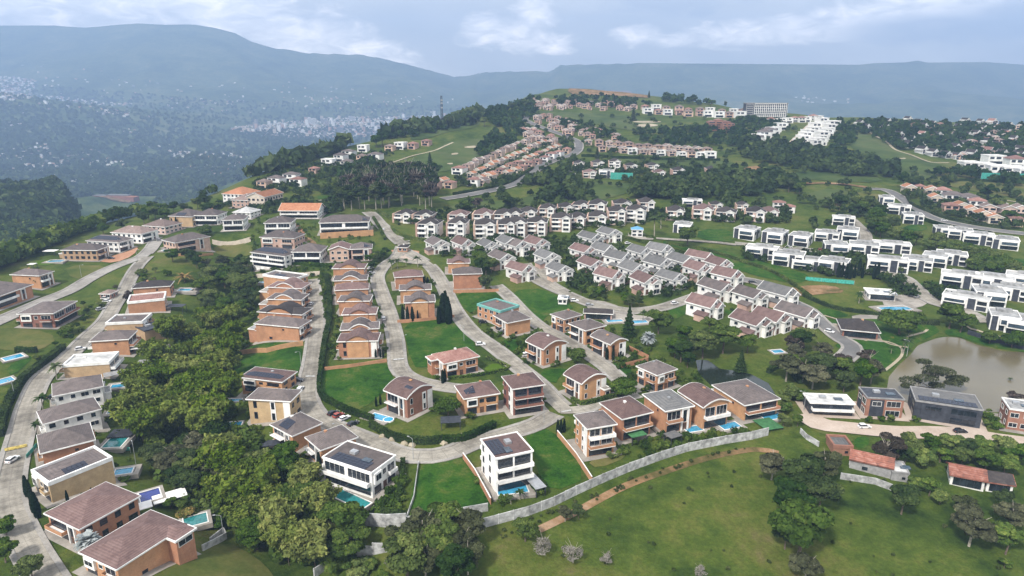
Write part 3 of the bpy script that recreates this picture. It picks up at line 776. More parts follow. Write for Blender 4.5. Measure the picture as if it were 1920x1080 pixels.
def villa(A, B, Cc, h, label, cat='house', wall='brick', roof='shingle', shape='hip', front='villa', side='windows', name='brick_villa', seed=0, group=None,
          sol=0, wing=None, lv=2, porch=True, patio='patio', trim='white', oh=.7, pitch=.44):
    R = random.Random(seed+17)
    cen, ang, w_, d_ = rect_from(A, B, Cc, h)
    w_ -= 2*oh; d_ -= 2*oh      # the photo shows the eaves, walls stand back
    zc, zm = pad_z(cen, ang, w_, d_)
    root = empty(name, (cen[0], cen[1], zc), ang, label, cat, group)
    HOUSES.append((cen[0], cen[1], w_/2+1, d_/2+1, ang))
    fnd = zm-zc-.6
    x0, x1, y0, y1 = -w_/2, w_/2, -d_/2, d_/2
    mb = MB(); mb.box(x0, x1, y0, y1, fnd, h)
    mb.build('wall', M[wall], root)
    fh = h/lv
    roofz = lambda x, y: h+.3
    if shape in ('hip', 'hipl', 'cross'):
        f = MB(); ring(f, x0-oh, x1+oh, y0-oh, y1+oh, h-.08, h+.32, oh+.1)
        f.build('fascia', M[trim], root)
        r = MB(); hh = hip_roof(r, x0-oh+.08, x1+oh-.08, y0-oh+.08, y1+oh-.08, h+.30, pitch)
        rt = min(w_, d_)/2+oh
        roofz = lambda x, y: h+.30 + pitch*max(0, min(x-x0+oh, x1+oh-x, y-y0+oh, y1+oh-y, rt))
        if shape == 'cross':    # a lower hipped wing on the front
            pass
        rf = r.build('roof', M[roof], root)
    elif shape in ('arch', 'archx'):
        if shape == 'arch':     # arched brick gable in the middle of the front, hipped flanks
            f = MB(); ring(f, x0-oh, x1+oh, y0-oh, y1+oh, h-.08, h+.32, oh+.1); f.build('fascia', M[trim], root)
            r = MB(); hip_roof(r, x0-oh+.08, x1+oh-.08, y0-oh+.08, y1+oh-.08, h+.30, pitch*.62); r.build('roof', M[roof], root)
            gx0, gx1 = x0+w_*.22, x1-w_*.22
            g = MB(); g.box(gx0, gx1, y0-.35, y1+.35, fnd, h-.02); g.build('wall', M[wall], root)
            profile_roof(root, roof, wall, 'y', gx0, gx1, y0-.35, y1+.35, h+.1, min(2.2, w_*.12)+.5, ARC, oh=.35, name='arched_roof', trim=roof if R.random() < .5 else trim)
        else:
            profile_roof(root, roof, wall, 'x', x0, x1, y0, y1, h, d_*.20, ARC, oh=oh, name='arched_roof', trim=trim)
            roofz = lambda x, y: h+.3+d_*.20*float(np.interp((y-y0)/d_, [p[0] for p in ARC], [p[1] for p in ARC]))
    elif shape == 'gable':
        profile_roof(root, roof, wall, 'x', x0, x1, y0, y1, h, d_*.26, GAB, oh=oh, trim=trim)
        roofz = lambda x, y: h+.3+d_*.26*(1-abs((y-y0)/d_-.5)*2)
    elif shape == 'gabley':
        profile_roof(root, roof, wall, 'y', x0, x1, y0, y1, h, w_*.2, GAB, oh=oh, trim=trim)
    elif shape == 'parapet':
        f = MB(); ring(f, x0-.25, x1+.25, y0-.25, y1+.25, h-.5, h+.75, .6); f.build('parapet', M[trim], root)
        r = MB(); hip_roof(r, x0+.36, x1-.36, y0+.36, y1-.36, h+.12, .2); r.build('roof', M[roof], root)
        rt = min(w_, d_)/2
        roofz = lambda x, y: h+.12+.2*max(0, min(x-x0, x1-x, y-y0, y1-y, rt))
    elif shape == 'flat':
        f = MB(); ring(f, x0-oh, x1+oh, y0-oh, y1+oh, h-.1, h+.42, .35); f.build('parapet', M[trim], root)
        r = MB(); r.box(x0-oh+.36, x1+oh-.36, y0-oh+.36, y1+oh-.36, h-.05, h+.15); rf = r.build('roof', M[roof], root)
        q = MB(); q.box(x0+w_*.3, x0+w_*.3+2.2, y0+d_*.5, y0+d_*.5+1.8, h+.16, h+1.0); q.build('roof_unit', M['alu'], root)
        q = MB(); q.box(x0+w_*.62, x0+w_*.62+3, y0+d_*.35, y0+d_*.35+2, h+.16, h+.5); q.build('skylight', M['glass_blue'], root)
        roofz = lambda x, y: h+.2
    F = frames(x0, x1, y0, y1); FMD[0] = 'char' if (wall == 'char' or R.random() < .3) else 'white'
    facade(root, F['front'], h, front, R, wall, lv)
    facade(root, F['right'], h, side, R, wall, lv)
    facade(root, F['left'], h, side if side != 'slit' else 'windows', R, wall, lv)
    facade(root, F['back'], h, 'windows', R, wall, lv); FMD[0] = 'white'
    if wing:    # (side, from, to, depth, height): lower wing butting onto a wall
        for (sd, a, b, dep, hh) in wing:
            fr = F[sd]; L = fr[3]
            q = MB(); wbox(q, fr, L*a, L*b, fnd, hh, 0, dep); wg = q.build('wing', M[wall], root)
            P = [(fr[0][0]+fr[1][0]*s+fr[2][0]*o, fr[0][1]+fr[1][1]*s+fr[2][1]*o) for s, o in ((L*a, 0), (L*b, dep))]
            X0, X1 = sorted((P[0][0], P[1][0])); Y0, Y1 = sorted((P[0][1], P[1][1]))
            if hh > h-1:    # its roof ties into the main one
                e = oh-.02
                f = MB(); ring(f, X0-e, X1+e, Y0-e, Y1+e, hh-.15, hh+.34, e+.1); f.build('fascia', M[trim], wg)
                r = MB()
                if sd in ('front', 'back'): hip_roof(r, X0-e+.1, X1+e-.1, Y0-(e if sd == 'front' else 6)+.1, Y1+(6 if sd == 'front' else e)-.1, hh+.27, pitch)
                else: hip_roof(r, X0-(e if sd == 'left' else 6)+.1, X1+(6 if sd == 'left' else e)-.1, Y0-e+.1, Y1+e-.1, hh+.27, pitch)
                r.build('roof', M[roof], wg)
            else:
                r = MB(); ring(r, X0-.3, X1+.3, Y0-.3, Y1+.3, hh-.2, hh+.25, .32); r.build('parapet', M[trim], wg)
                r = MB(); r.box(X0+.03, X1-.03, Y0+.03, Y1-.03, hh, hh+.06); r.build('roof', M['flatroof' if R.random() < .5 else 'patio'], wg)
            f2 = (tuple(np.array(fr[0])+np.array(fr[2])*dep), fr[1], fr[2], fr[3])
            if b-a > .25 or L > 9:
                window(root, f2, L*a+.6, L*b-.6, .5 if hh < 4 else hh-2.3, min(hh-.7, 2.6) if hh < 4 else hh-.8)
    if sol and shape != 'arch':
        nx = min(6, max(3, int(w_*.45/1.3)))
        if sol == 1: solar(root, x0+w_*.28, x0+w_*.28+nx*1.25, y0-oh+1.0, y0-oh+1.0+3.6, roofz, nx, 2)
        if sol == 2: solar(root, x0+w_*.12, x0+w_*.85, y0+.3, y0+d_*.42, roofz, 9, 4)
        if sol == 3: solar(root, x0+w_*.06, x0+w_*.94, y0+d_*.1, y0+d_*.4, roofz, 12, 3); 
        if sol == 4: solar(root, x1-4.5, x1-1.0, y0+.8, y0+4.4, roofz, 3, 2)
    if shape in ('hip', 'archx', 'parapet') and R.random() < .6:
        cx, cy = x0+w_*R.uniform(.3, .6), y0+d_*R.uniform(.35, .65); zz = roofz(cx, cy)
        q = MB(); q.box(cx-.5, cx+.5, cy-.4, cy+.4, zz-.3, zz+.45); q.build(R.choice(['chimney', 'skylight']), M[R.choice(['white', 'alu', 'brick'])], root)
    if patio:
        ux = np.array([math.cos(ang), math.sin(ang)]); uy = np.array([-ux[1], ux[0]])
        k = 2.2
        P = [tuple(cen+ux*a*(w_/2+k)+uy*b*(d_/2+k)) for a, b in ((-1, -1), (1, -1), (1, 1), (-1, 1))]
        sheet('terrace_paving', P, M[patio], off=.03, rnd=0)
    root['hs'] = [w_, d_, h]
    return root
# ---- small repeated houses, built once and copied
def gable_house(roof):
    """white two storey house, steep gable, lean-to porch"""
    root = empty('gabled_house', (0, 0, -500), 0, 'x', 'house')
    w_, d_, h = 8.2, 11.5, 5.4      # gable faces -y
    mb = MB(); mb.box(-w_/2, w_/2, -d_/2, d_/2, -2.5, h); mb.build('wall', M['white'], root)
    rf = profile_roof(root, roof, 'white', 'y', -w_/2, w_/2, -d_/2, d_/2, h, 2.9, GAB, oh=.6)
    F = frames(-w_/2, w_/2, -d_/2, d_/2)
    # nested smaller gable on the front
    q = MB(); q.box(-.6, w_/2-.2, -d_/2-1.4, -d_/2, -2, h-.6); wg = q.build('front_bay', M['white'], root)
    profile_roof(wg, roof, 'white', 'y', -.6, w_/2-.2, -d_/2-1.4, -d_/2+1.5, h-.6, 1.6, GAB, oh=.4)
    f2 = ((-.6, -d_/2-1.4), (1, 0), (0, -1), w_/2+.4)
    window(root, f2, .6, 3.6, .3, 2.3, fm='white'); window(root, f2, 1.0, 3.2, 3.1, 4.4)
    window(root, F['front'], .7, 1.7, 3.2, 4.5); window(root, F['front'], 3.4, 4.4, 5.9, 6.9, bars=0)
    door(root, F['front'], .9, 2.0, 0, 2.2)
    for s in (2.0, 7.5): window(root, F['right'], s, s+1.6, 3.1, 4.4); window(root, F['left'], s, s+1.6, 3.1, 4.4)
    window(root, F['left'], 5.0, 7.0, .8, 2.2); window(root, F['back'], 2, 6, 3, 4.4)
    # lean-to porch on the long side
    p = MB(); p.add([(-w_/2-3.2, -d_/2, 2.5), (-w_/2, -d_/2, 3.4), (-w_/2, -d_/2+6, 3.4), (-w_/2-3.2, -d_/2+6, 2.5), (-w_/2-3.2, -d_/2, 2.25), (-w_/2, -d_/2, 3.15), (-w_/2, -d_/2+6, 3.15), (-w_/2-3.2, -d_/2+6, 2.25)],
        [(0, 1, 2, 3), (7, 6, 5, 4), (0, 4, 5, 1), (1, 5, 6, 2), (2, 6, 7, 3), (3, 7, 4, 0)]); p.build('porch_roof', M[roof], root)
    q = MB()
    q.box(-w_/2-3.0, -w_/2-.01, -d_/2+.5, -d_/2+5.5, -2, 2.4); q.build('annex', M['brick_pink'], root)
    return root
def pink_villa(front='pink', roof='shingle_dark', lv=2, pt=.50):
    """pale villa: dark hipped roof and a tall gabled bay on the front"""
    root = empty('hillside_villa', (0, 0, -500), 0, 'x', 'house')
    w_, d_, h = 11.5, 12.5, 2.75*lv
    mb = MB(); mb.box(-w_/2, w_/2, -d_/2, d_/2, -2.5, h); mb.build('wall', M[front], root)
    q = MB(); q.box(-w_/2-.5, -w_/2+.6, -d_/2-1.2, d_/2+.3, -2.5, h+.5); q.build('side_wall', M['brick_pink'], root)
    f = MB(); ring(f, -w_/2-.5, w_/2+.5, -d_/2-.5, d_/2+.5, h-.1, h+.25, .6); f.build('fascia', M['white'], root)
    r = MB(); hip_roof(r, -w_/2-.44, w_/2+.44, -d_/2-.44, d_/2+.44, h+.2, pt); r.build('roof', M[roof], root)
    q = MB(); q.box(.6, w_/2-.6, -d_/2-1.3, -d_/2, -2.5, h+.1); b = q.build('front_bay', M['white'], root)
    profile_roof(b, roof, 'white', 'y', .6, w_/2-.6, -d_/2-1.3, 0, h+.1, 1.7, GAB, oh=.4)
    F = frames(-w_/2, w_/2, -d_/2, d_/2); f2 = ((.6, -d_/2-1.3), (1, 0), (0, -1), w_/2-1.2)
    for l in range(lv):
        window(root, f2, .8, w_/2-2.0, l*2.9+.7, l*2.9+2.2)
        window(root, F['front'], 1.0, 4.4, l*2.9+.5, l*2.9+2.2)
        window(root, F['right'], 3, 4.4, l*2.9+.8, l*2.9+2.1); window(root, F['left'], 5, 6.4, l*2.9+.8, l*2.9+2.1)
    for l in range(1, lv): balcony(root, F['front'], .7, 5.6, l*2.9+.05, 1.4, pm='white')
    q = MB(); q.box(-1.6, .4, -.3, .8, h+1.2, h+2.4); q.build('skylight', M['alu'], root)
    return root
def modern_house(var=0):
    root = empty('modern_house', (0, 0, -500), 0, 'x', 'house')
    w_, d_, h = (15, 12, 6.2) if var == 0 else ((12, 13, 6.4) if var == 1 else (18, 11, 6.0))
    mb = MB(); mb.box(-w_/2, w_/2, -d_/2, d_/2, -2, h); mb.build('wall', M['white'], root)
    f = MB(); ring(f, -w_/2-.15, w_/2+.15, -d_/2-.15, d_/2+.15, h-.1, h+.55, .35); f.build('parapet', M['white'], root)
    r = MB(); r.box(-w_/2+.21, w_/2-.21, -d_/2+.21, d_/2-.21, h-.04, h+.12); r.build('roof', M['flatlight' if var == 2 else 'flatroof'], root)
    q = MB(); q.box(-w_/2+w_*.25, w_/2-w_*.2, d_/2-4.2, d_/2-.8, h+.13, h+1.3); q.build('roof_box', M['flatroof'], root)
    F = frames(-w_/2, w_/2, -d_/2, d_/2)
    # protruding upper volume
    a, b = (.04, .52) if var != 1 else (.3, .96)
    q = MB(); wbox(q, F['front'], w_*a, w_*b, 3.0, h-.25, 0, 1.6); up = q.build('upper_bay', M['white'], root)
    f2 = ((-w_/2, -d_/2-1.6), (1, 0), (0, -1), w_)
    window(up, f2, w_*a+.6, w_*b-.6, 3.7, h-.9, fm='char', gm='glass_blue')
    window(root, F['front'], w_*a+.3, w_*b-.3, .1, 2.6, fm='char')
    q = MB()
    c, d = (.56, .72) if var != 1 else (.04, .24)
    wbox(q, F['front'], w_*c, w_*d, -.5, h+.3, 0, .3); q.build('cladding', M['char'], root)
    if var != 1: window(root, F['front'], w_*.76, w_*.95, 3.4, 5.3, fm='char'); door(root, F['front'], w_*.76, w_*.95, 0, 2.4, 'char', 'garage_door')
    for s in (.12, .6): window(root, F['right'], d_*s, d_*s+2.6, 3.5, 5.2, fm='char'); window(root, F['left'], d_*s, d_*s+2.2, .6, 5.0, fm='char')
    q = MB(); wbox(q, F['left'], d_*.30, d_*.92, -.5, h-.3, 0, .12); q.build('cladding', M['char'], root)
    q = MB(); wbox(q, F['right'], d_*.40, d_*.56, -.5, h-.3, 0, .12); q.build('cladding', M['char'], root)
    balcony(root, F['front'], w_*.56+2.6, w_*.97, 3.0, 1.5, pm='white', solid=False) if var == 0 else None
    return root
def small_house(wall, roof, shape='hip', w_=8.5, d_=9, h=5.2):
    root = empty('small_house', (0, 0, -500), 0, 'x', 'house')
    mb = MB(); mb.box(-w_/2, w_/2, -d_/2, d_/2, -2.5, h); mb.build('wall', M[wall], root)
    F = frames(-w_/2, w_/2, -d_/2, d_/2)
    if shape == 'hip':
        r = MB(); hip_roof(r, -w_/2-.5, w_/2+.5, -d_/2-.5, d_/2+.5, h, .40); r.build('roof', M[roof], root)
    elif shape == 'flat':
        f = MB(); ring(f, -w_/2-.2, w_/2+.2, -d_/2-.2, d_/2+.2, h-.1, h+.5, .35); f.build('parapet', M['white'], root)
        r = MB(); r.box(-w_/2+.16, w_/2-.16, -d_/2+.16, d_/2-.16, h-.05, h+.12); r.build('roof', M[roof], root)
    elif shape == 'aframe':
        mb2 = MB(); V = []; 
        profile_roof(root, roof, 'white', 'y', -w_/2, w_/2, -d_/2, d_/2, 2.2, 5.0, GAB, oh=.5, th=.25)
    else:
        profile_roof(root, roof, wall, 'y', -w_/2, w_/2, -d_/2, d_/2, h, 2.0, GAB, oh=.5, th=.25)
    g = MB(); wbox(g, F['front'], 1, 3.4, h-2.1, h-.6, -.02, .05); g.build('window', M['glass'], root)
    g = MB(); wbox(g, F['front'], 4.6, 7.4, h-2.1, h-.6, -.02, .05); g.build('window', M['glass'], root)
    g = MB(); wbox(g, F['front'], 1.2, w_-1.6, .2, 2.3, -.02, .05); g.build('glass_door', M['glass'], root)
    return root
def bake(root):
    """vertices and faces of a prototype, for groups too far off to be told apart"""
    out = []
    def rec(o, mtx):
        for c in kids(o):
            m2 = mtx
            if c.type == 'MESH':
                me = c.data; co = np.empty(len(me.vertices)*3, np.float32); me.vertices.foreach_get('co', co)
                out.append((co.reshape(-1, 3), [tuple(p.vertices) for p in me.polygons], me.materials[0]))
            rec(c, m2)
    rec(root, None); return out
def place(proto, u, v, label, group, yaw=None, sc=None, up=0, name=None):
    p = hit(u, v, up)
    if not p: return None
    rz = (yaw if yaw is not None else 0)
    z = min(float(HS(p[0]+a, p[1]+b)) for a in (-4, 4) for b in (-4, 4))*.6 + p[2]*.4
    o = copy_tree(proto, (p[0], p[1], z), rz, label, group, scale=sc)
    HOUSES.append((p[0], p[1], 6, 7, rz))
    return o
def discard(root):
    for c in list(kids(root)): discard(c)
    bpy.data.objects.remove(root)
# ------------------------------------------------------------------ plants
def quads(cen, nor, size, r, aspect=1.0, droop=None):
    """leaf sprays: one slightly folded quad each"""
    n = len(cen)
    nor = nor/np.maximum(1e-6, np.linalg.norm(nor, axis=1))[:, None]
    a = r.normal(size=(n, 3)); a -= nor*(a*nor).sum(1)[:, None]; a /= np.linalg.norm(a, axis=1)[:, None]
    b = np.cross(nor, a)
    s = (size*r.uniform(.6, 1.3, n))[:, None]
    a = a*s*aspect; b = b*s
    k = nor*s*.25
    V = np.stack([cen-a-b*.6, cen+a*.7-b-k, cen+a+b*.7, cen-a*.6+b-k], 1).reshape(-1, 3)
    return V, np.arange(4*n).reshape(-1, 4)
def crown_mesh(name, seed, R, Hc, z0, n, leaf, nl=9, fl=.75, shape='round', mt='leaf', lobe=.5):
    """foliage as leaf sprays over many uneven clumps, gaps between them"""
    r = np.random.default_rng(seed)
    # clump centres in an ellipsoid
    L = []
    while len(L) < nl:
        p = r.uniform(-1, 1, 3)
        if np.linalg.norm(p) > 1: continue
        if shape == 'flat' and abs(p[2]) > .6: continue
        L.append(p)
    L = np.array(L)
    if shape == 'round': L = L/np.maximum(.35, np.linalg.norm(L, axis=1))[:, None]*r.uniform(.35, .72, nl)[:, None]; L[:, 2] = np.maximum(L[:, 2], -.55)
    lr = r.uniform(.24, .46, nl)*(lobe/.5)
    pick = r.choice(nl, n, p=lr**2/(lr**2).sum())
    d = r.normal(size=(n, 3)); d /= np.linalg.norm(d, axis=1)[:, None]
    low = d[:, 2] < -.3; d[low, 2] *= -.4
    rad = lr[pick]*(r.uniform(.55, 1.06, n)**.6)
    p = L[pick] + d*rad[:, None]*np.array([1, 1, fl])
    p *= np.array([R, R, Hc/2]); p[:, 2] += z0+Hc/2
    nor = d + r.normal(size=(n, 3))*.55; nor[:, 2] += .35
    V, F = quads(p, nor, leaf, r, 1.0)
    lt = r.uniform(.15, .75, nl)
    tint = np.clip(lt[pick] + r.normal(size=n)*.16, 0, 1)
    me = fast_mesh(name, V, F, tint); me.materials.append(M[mt]); return me
def bamboo_mesh(name, seed, R, Hh, n, leaf, mt='leaf_bam'):
    r = np.random.default_rng(seed); P = []; N = []; T = []
    ns = 24
    for s in range(ns):
        a = r.uniform(0, 6.28); lean = r.uniform(.25, 1.0)*R; hh = Hh*r.uniform(.72, 1.05); t0 = r.uniform(.1, .8)
        k = n//ns
        t = r.uniform(.25, 1.0, k)**.7
        rr = lean*t**2.2; z = hh*np.sin(t*1.65)/1.0
        spread = (.30+1.15*np.sin(np.clip(t, 0, 1)*2.9))*R/6.2
        off = r.normal(size=(k, 3))*spread[:, None]*.55
        P.append(np.stack([np.cos(a)*rr, np.sin(a)*rr, z], 1)+off+np.array([*r.normal(size=2)*.5, 0]))
        nn = r.normal(size=(k, 3))*.8; nn[:, 2] += .9; nn[:, 0] += math.cos(a)*.6; nn[:, 1] += math.sin(a)*.6; N.append(nn)
        T.append(np.clip(t0*.5+t*.35+r.normal(size=k)*.13, 0, 1))
    V, F = quads(np.concatenate(P), np.concatenate(N), leaf, r, 2.0)
    me = fast_mesh(name, V, F, np.concatenate(T)); me.materials.append(M[mt]); return me
def trunk_mb(h, r0, seed, branches=4, R=3, mt='trunk'):
    rr = random.Random(seed); mb = MB()
    top = (rr.uniform(-.4, .4), rr.uniform(-.4, .4), h)
    mb.tube([(0, 0, -2.5), (0, 0, .3), (top[0]*.5, top[1]*.5, h*.5), top], [r0*1.3, r0, r0*.75, r0*.4])
    for i in range(branches):
        a = i*6.28/branches+rr.random(); z = h*rr.uniform(.45, .8)
        mb.tube([(top[0]*.5, top[1]*.5, z), (math.cos(a)*R*.35, math.sin(a)*R*.35, z+h*.25), (math.cos(a)*R*.62, math.sin(a)*R*.62, z+h*.45)], [r0*.5, r0*.3, r0*.12], 5)
    return mb
TREES = {}
def proto_tree(key, name, cat, crown, trunk=None, tm='trunk', height=8.0, rad=4.0):
    root = empty(name, (0, 0, -600), 0, 'x', cat)
    if trunk is not None: trunk.build('trunk', M[tm], root)
    if crown is not None:
        o = bpy.data.objects.new('crown', crown); C.objects.link(o); o.parent = root
    KIDS[root.name] = list(root.children)
    TREES.setdefault(key, []).append((root, height, rad)); return root
def palm_mesh(seed, n=15, L=3.6, mt='leaf_palm', z=0, fan=False, droop=1.0):
    r = np.random.default_rng(seed); V = []; F = []; T = []
    for i in range(n):
        a = i*2.39996+r.uniform(-.2, .2); e0 = r.uniform(-.1, 1.15) if not fan else r.uniform(-.5, 1.4)
        tint = r.uniform(.1, .9); m = 7
        for sgn in (-1, 1):
            o = len(V)
            for j in range(m):
                t = j/(m-1); rad = L*t*math.cos(e0*.8); zz = L*(t*math.sin(e0)-droop*.62*t*t)
                wd = (.62 if not fan else 1.0)*math.sin(min(1, t*1.15+.12)*math.pi*.93)+.03
                cx, cy = math.cos(a), math.sin(a)
                V.append((cx*rad, cy*rad, z+zz)); V.append((cx*rad-sgn*cy*wd, cy*rad+sgn*cx*wd, z+zz-.32*wd*(1 if not fan else -.3)))
            for j in range(m-1):
                F.append((o+2*j, o+2*j+1, o+2*j+3, o+2*j+2)); T.append(min(1, max(0, tint+r.normal()*.12)))
    me = fast_mesh('crown', V, F, T); me.materials.append(M[mt]); return me
def make_protos():
    for i in range(4):
        R = 4.6+i*.3
        proto_tree('broad', 'broadleaf_tree', 'tree', crown_mesh('crown', 10+i, R, 7.5, 2.2, 5200, .30, 16), trunk_mb(6, .28, i, 5, R), height=9.6, rad=R)
        proto_tree('dark', 'dark_tree', 'tree', crown_mesh('crown', 30+i, R, 9, 2.5, 5600, .31, 18, mt='leaf_dark'), trunk_mb(7, .3, i+9, 5, R), height=11.3, rad=R)
    for i in range(4):
        proto_tree('bamboo', 'bamboo_clump', 'bamboo', bamboo_mesh('crown', 50+i, 6.2, 11.5, 7200, .26), trunk_mb(7.5, .12, 70+i, 6, 2.6, 'trunk'), height=11, rad=5.5)
    for i in range(2):
        proto_tree('feather', 'feathery_tree', 'tree', crown_mesh('crown', 80+i, 5.6, 7.5, 3.0, 8200, .24, 30, .5, 'round', 'leaf', .42), trunk_mb(7, .3, 90+i, 6, 4), height=10.5, rad=5.6)
        proto_tree('lime', 'lime_green_tree', 'tree', crown_mesh('crown', 84+i, 4.0, 5.5, 1.2, 3600, .26, 13, mt='leaf_lime'), trunk_mb(4, .2, 95+i, 4, 3), height=6.6, rad=4)
        proto_tree('olive', 'grey_green_tree', 'tree', crown_mesh('crown', 88+i, 5.0, 7, 2, 4800, .26, 18, mt='leaf_olive', lobe=.42), trunk_mb(6.5, .25, 99+i, 6, 4, 'trunk_pale'), 'trunk_pale', 8.8, 5)
        proto_tree('brown', 'reddish_tree', 'tree', crown_mesh('crown', 92+i, 4.2, 6, 1.6, 3000, .26, 14, mt='leaf_brown', lobe=.4), trunk_mb(5.5, .2, 79+i, 6, 3.5, 'trunk_pale'), 'trunk_pale', 7.5, 4.2)
        proto_tree('shrub', 'shrub', 'shrub', crown_mesh('foliage', 110+i, 1.7, 2.4, -.1, 900, .20, 7, lobe=.6), None, height=2.2, rad=1.7)
        proto_tree('limeshrub', 'yellow_green_shrub', 'shrub', crown_mesh('foliage', 114+i, 1.6, 2.0, -.1, 800, .18, 7, mt='leaf_lime', lobe=.6), None, height=1.9, rad=1.6)
        proto_tree('bloom', 'flowering_shrub', 'shrub', crown_mesh('foliage', 118+i, 2.6, 2.8, -.1, 1700, .20, 10, mt='bloom', lobe=.55), None, height=2.7, rad=2.6)
        proto_tree('twig', 'bare_bush', 'bush', crown_mesh('twigs', 121+i, 2.2, 3.6, .1, 1300, .075, 16, mt='twig', lobe=.4), trunk_mb(3.2, .09, 55+i, 7, 2.4, 'trunk_pale'), 'trunk_pale', 3.8, 2.2)
        # round, clipped tree
        proto_tree('ball', 'round_tree', 'tree', crown_mesh('crown', 125+i, 3.3, 4.6, .8, 3800, .24, 22, mt='leaf', lobe=.62), trunk_mb(3, .2, 58+i, 4, 2), height=5.2, rad=3.2)
        # eucalyptus
        proto_tree('euc', 'eucalyptus_tree', 'tree', crown_mesh('crown', 130+i, 4.6, 15.5, 4.5, 4600, .42, 26, mt='leaf_dark', lobe=.34), trunk_mb(17, .26, 60+i, 6, 4.4, 'trunk_pale'), 'trunk_pale', 20, 4.4)
        proto_tree('eucb', 'eucalyptus_tree', 'tree', crown_mesh('crown', 134+i, 4.4, 12, 6, 2600, .42, 22, mt='leaf_brown', lobe=.32), trunk_mb(16, .24, 64+i, 6, 4.4, 'trunk_pale'), 'trunk_pale', 18, 4.4)
    # cypress
    for i in range(2):
        r = np.random.default_rng(140+i); n = 1500; t = r.random(n)**1.1; a = r.uniform(0, 6.28, n)
        rr = (.12+.78*np.sin(np.clip(t*.93+.07, 0, 1)*math.pi)**.6*(1-t*.55))*r.uniform(.75, 1.08, n)
        p = np.stack([np.cos(a)*rr, np.sin(a)*rr, .2+t*6.6], 1); nn = np.stack([np.cos(a), np.sin(a), .7+0*a], 1)+r.normal(size=(n, 3))*.3
        V, F = quads(p, nn, .17, r, 1.3); me = fast_mesh('crown', V, F, np.clip(r.normal(size=n)*.2+.4, 0, 1)); me.materials.append(M['leaf_cyp'])
        tb = MB(); tb.tube([(0, 0, -1.5), (0, 0, 1.0)], [.12, .09])
        proto_tree('cyp', 'cypress_tree', 'cypress', me, tb, height=6.8, rad=.9)
    # palms
    for i in range(2):
        tb = MB(); tb.tube([(0, 0, -2), (0, 0, 1), (.15, 0, 3.2), (.25, .1, 5.6)], [.26, .2, .16, .13], 8)
        pm = palm_mesh(i, 17, 3.4); pm.transform(Matrix.Translation((.25, .1, 5.6))); proto_tree('palm', 'palm_tree', 'palm', pm, tb, 'trunk_pale', 7.5, 3)
    tb = MB(); tb.tube([(0, 0, -2), (0, 0, 1), (0, .1, 3.0)], [.32, .28, .26], 8)
    pm = palm_mesh(8, 70, 2.9, 'leaf_silver', fan=True, droop=.55); pm.transform(Matrix.Translation((0, .1, 3.6))); proto_tree('silver', 'silver_fan_palm', 'palm', pm, tb, 'trunk_pale', 6.6, 3)
    tb = MB(); tb.tube([(0, 0, -2), (0, 0, 1), (0, .1, 2.5)], [.3, .28, .26], 8)
    pm = palm_mesh(9, 26, 5.2, 'leaf_rust', droop=.8); pm.transform(Matrix.Translation((0, .1, 2.6))); proto_tree('rustpalm', 'rusty_palm', 'palm', pm, tb, 'trunk', 6, 4.5)
    # flat topped tree over the lake
    r = np.random.default_rng(5); P = []; T = []
    tiers = [(-8, 1, 7.0, 3.2), (-4.5, -2, 9.0, 3.4), (0, 0, 11.2, 3.6), (4.5, 1.5, 9.6, 3.6), (8.5, -1, 7.4, 3.2), (2, 3, 8.0, 3), (-2, 3.5, 12.6, 2.2), (11, 1.5, 6.0, 2.2), (-10.5, -1, 5.6, 1.8), (5.5, -3, 6.6, 2.6), (-1, -3, 6.2, 2.2)]
    tb = MB(); tb.tube([(0, 0, -2), (0, 0, 1.5), (.3, 0, 3.4)], [.5, .42, .34], 8)
    for x, y, z, q in tiers:
        n = 620; a = r.uniform(0, 6.28, n); rr = q*np.sqrt(r.random(n))
        P.append(np.stack([x+np.cos(a)*rr*1.25, y+np.sin(a)*rr, z+r.normal(size=n)*.22-.05*rr**2], 1)); T.append(np.clip(r.normal(size=n)*.15+.5, 0, 1))
        tb.tube([(.3, 0, 3.0), (x*.45, y*.45, 3+(z-3)*.6), (x, y, z-.2)], [.24, .15, .06], 5)
    P = np.concatenate(P); nn = r.normal(size=P.shape)*.35; nn[:, 2] += 1
    V, F = quads(P, nn, .24, r); me = fast_mesh('crown', V, F, np.concatenate(T)); me.materials.append(M['leaf_olive'])
    proto_tree('flat', 'flat_topped_tree', 'tree', me, tb, 'trunk_pale', 12, 9)
    # conifer
    r = np.random.default_rng(6); n = 4200; t = r.random(n); a = r.uniform(0, 6.28, n); lv = np.sin(t*46)*.5+.5
    rr = (1-t)**.8*3.3*(.55+.45*lv)*r.uniform(.3, 1.05, n)
    p = np.stack([np.cos(a)*rr, np.sin(a)*rr, 1.2+t*10.5-rr*.15], 1); nn = np.stack([np.cos(a)*.5, np.sin(a)*.5, 1+0*a], 1)+r.normal(size=(n, 3))*.35
    V, F = quads(p, nn, .26, r); me = fast_mesh('crown', V, F, np.clip(r.normal(size=n)*.2+.45, 0, 1)); me.materials.append(M['leaf_dark'])
    tb = MB(); tb.tube([(0, 0, -2), (0, 0, 4), (0, 0, 11)], [.25, .2, .05]); proto_tree('pine', 'conifer_tree', 'tree', me, tb, height=11.8, rad=3.2)
ORD = ['first', 'second', 'third', 'fourth', 'fifth', 'sixth', 'seventh', 'eighth', 'ninth', 'tenth', 'eleventh', 'twelfth', 'thirteenth', 'fourteenth', 'fifteenth', 'sixteenth', 'seventeenth', 'eighteenth', 'nineteenth', 'twentieth']
TENS = {2: 'twenty', 3: 'thirty', 4: 'forty', 5: 'fifty', 6: 'sixty', 7: 'seventy', 8: 'eighty', 9: 'ninety'}
